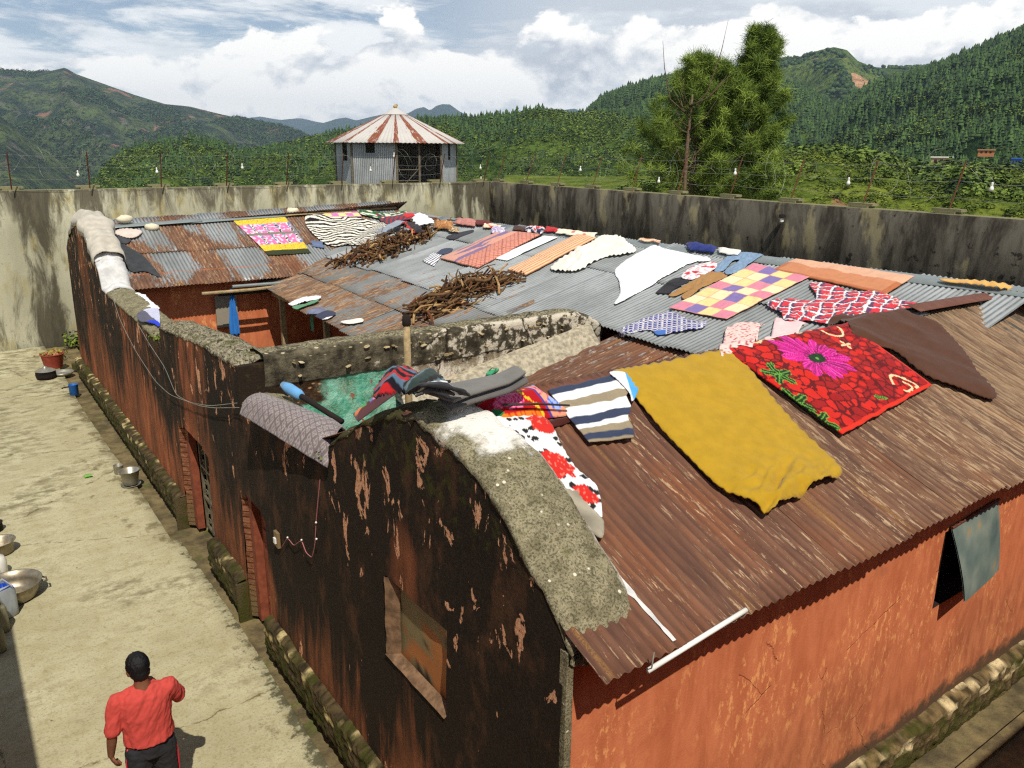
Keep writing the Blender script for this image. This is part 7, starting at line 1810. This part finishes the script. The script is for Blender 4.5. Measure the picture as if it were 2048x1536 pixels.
    for z, rx, ry, oy in ((.93, .190, .145, 0), (.97, .188, .140, 0), (1.03, .182, .134, -.004), (1.14, .186, .132, -.006), (1.24, .196, .132, -.006), (1.31, .200, .128, -.006), (1.36, .188, .112, -.008), (1.395, .158, .090, -.008), (1.42, .110, .072, -.006), (1.43, .072, .062, -.004)):
        sr.append((W(0, oy, z), rx, ry, Rz))
    loft(shirt, sr, 36)
    def sleeve(a, b, t, r0, r1):
        e = a+(b-a)*t; limb(shirt, [a+(0, 0, -.015), a*.6+e*.4, e], [r0, r0*.98, r1], 18)
    sleeve(L0, L1, .86, .068, .066); sleeve(R0, R1, .90, .070, .066)
    so = shirt.build('t_shirt', M['redshirt'], root)
    md = so.modifiers.new('union', 'REMESH'); md.mode = 'VOXEL'; md.voxel_size = .008; md.use_smooth_shade = True
    s = so.modifiers.new('smooth', 'SMOOTH'); s.iterations = 6; s.factor = .5
    tx = bpy.data.textures.new('folds', 'CLOUDS'); tx.noise_scale = .055; tx.noise_depth = 2
    dm = so.modifiers.new('folds', 'DISPLACE'); dm.texture = tx; dm.strength = .036; dm.mid_level = .5; dm.texture_coords = 'OBJECT'
    em = bpy.data.objects.new('fold_direction', None); em.empty_display_size = .05; link(em, so); em.scale = (1, 1, 3.2); em.rotation_euler = (0, .5, 0); dm.texture_coords_object = em
    # trousers
    tr = MB(); loft(tr, [(W(0, .0, .80), .150, .118, Rz), (W(0, 0, .88), .158, .122, Rz), (W(0, 0, .96), .158, .118, Rz)], 28)
    for s_, k0, k1 in ((-1, (-.105, .02, .48), (-.125, -.03, .08)), (1, (.105, .05, .48), (.135, .10, .08))):
        h0 = W(s_*.090, 0, .84); a = W(*k0); b = W(*k1); limb(tr, [h0, (h0*2+a)/3, (h0+a*2)/3, a, (a+b)/2, b], [.104, .100, .092, .084, .080, .072], 18)
    to = tr.build('trousers', M['blackcloth'], root); md = to.modifiers.new('union', 'REMESH'); md.mode = 'VOXEL'; md.voxel_size = .009; md.use_smooth_shade = True; s = to.modifiers.new('smooth', 'SMOOTH'); s.iterations = 5
    dm = to.modifiers.new('folds', 'DISPLACE'); dm.texture = tx; dm.strength = .022; dm.mid_level = .5
    for s_, k0, k1 in ((-1, (-.105, .02, .48), (-.125, -.03, .08)), (1, (.105, .05, .48), (.135, .10, .08))):
        h0 = W(s_*.090, 0, .90); a = W(*k0); b = W(*k1); o_ = Rz @ np.array([s_, 0, 0]); o2 = Rz @ np.array([s_*.96, -.28, 0])
        mb = MB(); mb.tube([h0+o2*.080, (h0*2+a)/3+o2*.102, (h0+a*2)/3+o2*.096, a+o2*.086, (a+b)/2+o2*.082, b+o2*.074], .007, 6, lin(206, 40, 60)); mb.build('piping', M['paint'], to, True)
    # hair
    hair = MB(); hair.ball(hc+Rh @ np.array([0, -.016, .022]), (.087, .100, .106), 22, 14, M=Rh); hair.ball(hc+Rh @ np.array([0, -.044, -.030]), (.074, .066, .076), 18, 12, M=Rh)
    ho = hair.build('hair', M['hair'], root, True); md = ho.modifiers.new('union', 'REMESH'); md.mode = 'VOXEL'; md.voxel_size = .008; md.use_smooth_shade = True
    dm = ho.modifiers.new('tufts', 'DISPLACE'); tx2 = bpy.data.textures.new('tufts', 'CLOUDS'); tx2.noise_scale = .02; dm.texture = tx2; dm.strength = .012
    sh = MB()
    for ft in ((-.12, .07), (.135, .21)): 
        c = W(ft[0], ft[1], .035); sh.ball(c, (.045, .125, .035), 14, 8, M=Rz)
    sh.build('shoes', M['dark'], root, True)
M['redshirt'] = plain('red_cotton', lin(188, 70, 62), .92, 0, .06, 40, .15); M['blackcloth'] = plain('black_track_cloth', lin(38, 38, 42), .8, 0, .15, 20, .1); M['hair'] = plain('black_hair', lin(16, 15, 18), .55, 0, .3, 200, .5)
person()

# ============================================================ THE BUILDINGS THE PHOTOGRAPHER STANDS BY (outside the frame, they cast the shade)
def neighbours():
    root = thing('guard_building', 'plain plaster building behind the photographer, casting shade on the alley', 'building', (6, -4, 0))
    mb = MB(); mb.box(-6, 18, -7, -.78, 0, 4.82); mb.build('wall', M['orange'], root)
    root = thing('side_building', 'plain plaster building along the left of the yard, casting shade by the pans', 'building', (-3, 2, 0))
    mb = MB(); mb.box(-7, -1.02, -.78, 9.3, 0, 4.45); mb.build('wall', M['orange'], root)
neighbours()
# ============================================================ HAZE
def haze():
    m = bpy.data.materials.new('valley_haze'); m.use_nodes = True; nt = m.node_tree; nt.nodes.clear()
    o = nt.nodes.new('ShaderNodeOutputMaterial'); v = nt.nodes.new('ShaderNodeVolumePrincipled'); nt.links.new(v.outputs[0], o.inputs['Volume'])
    v.inputs['Color'].default_value = (.62, .78, 1.0, 1); v.inputs['Density'].default_value = HAZE_D; v.inputs['Anisotropy'].default_value = .1
    mb = MB(); S = 11200; mb.box(-S, S, -S, S, -420, 640); ob = mb.build('haze', m, None); tag(ob, 'thin blue valley haze', 'haze', None, 'stuff')
HAZE_D = 6.5e-5
haze()
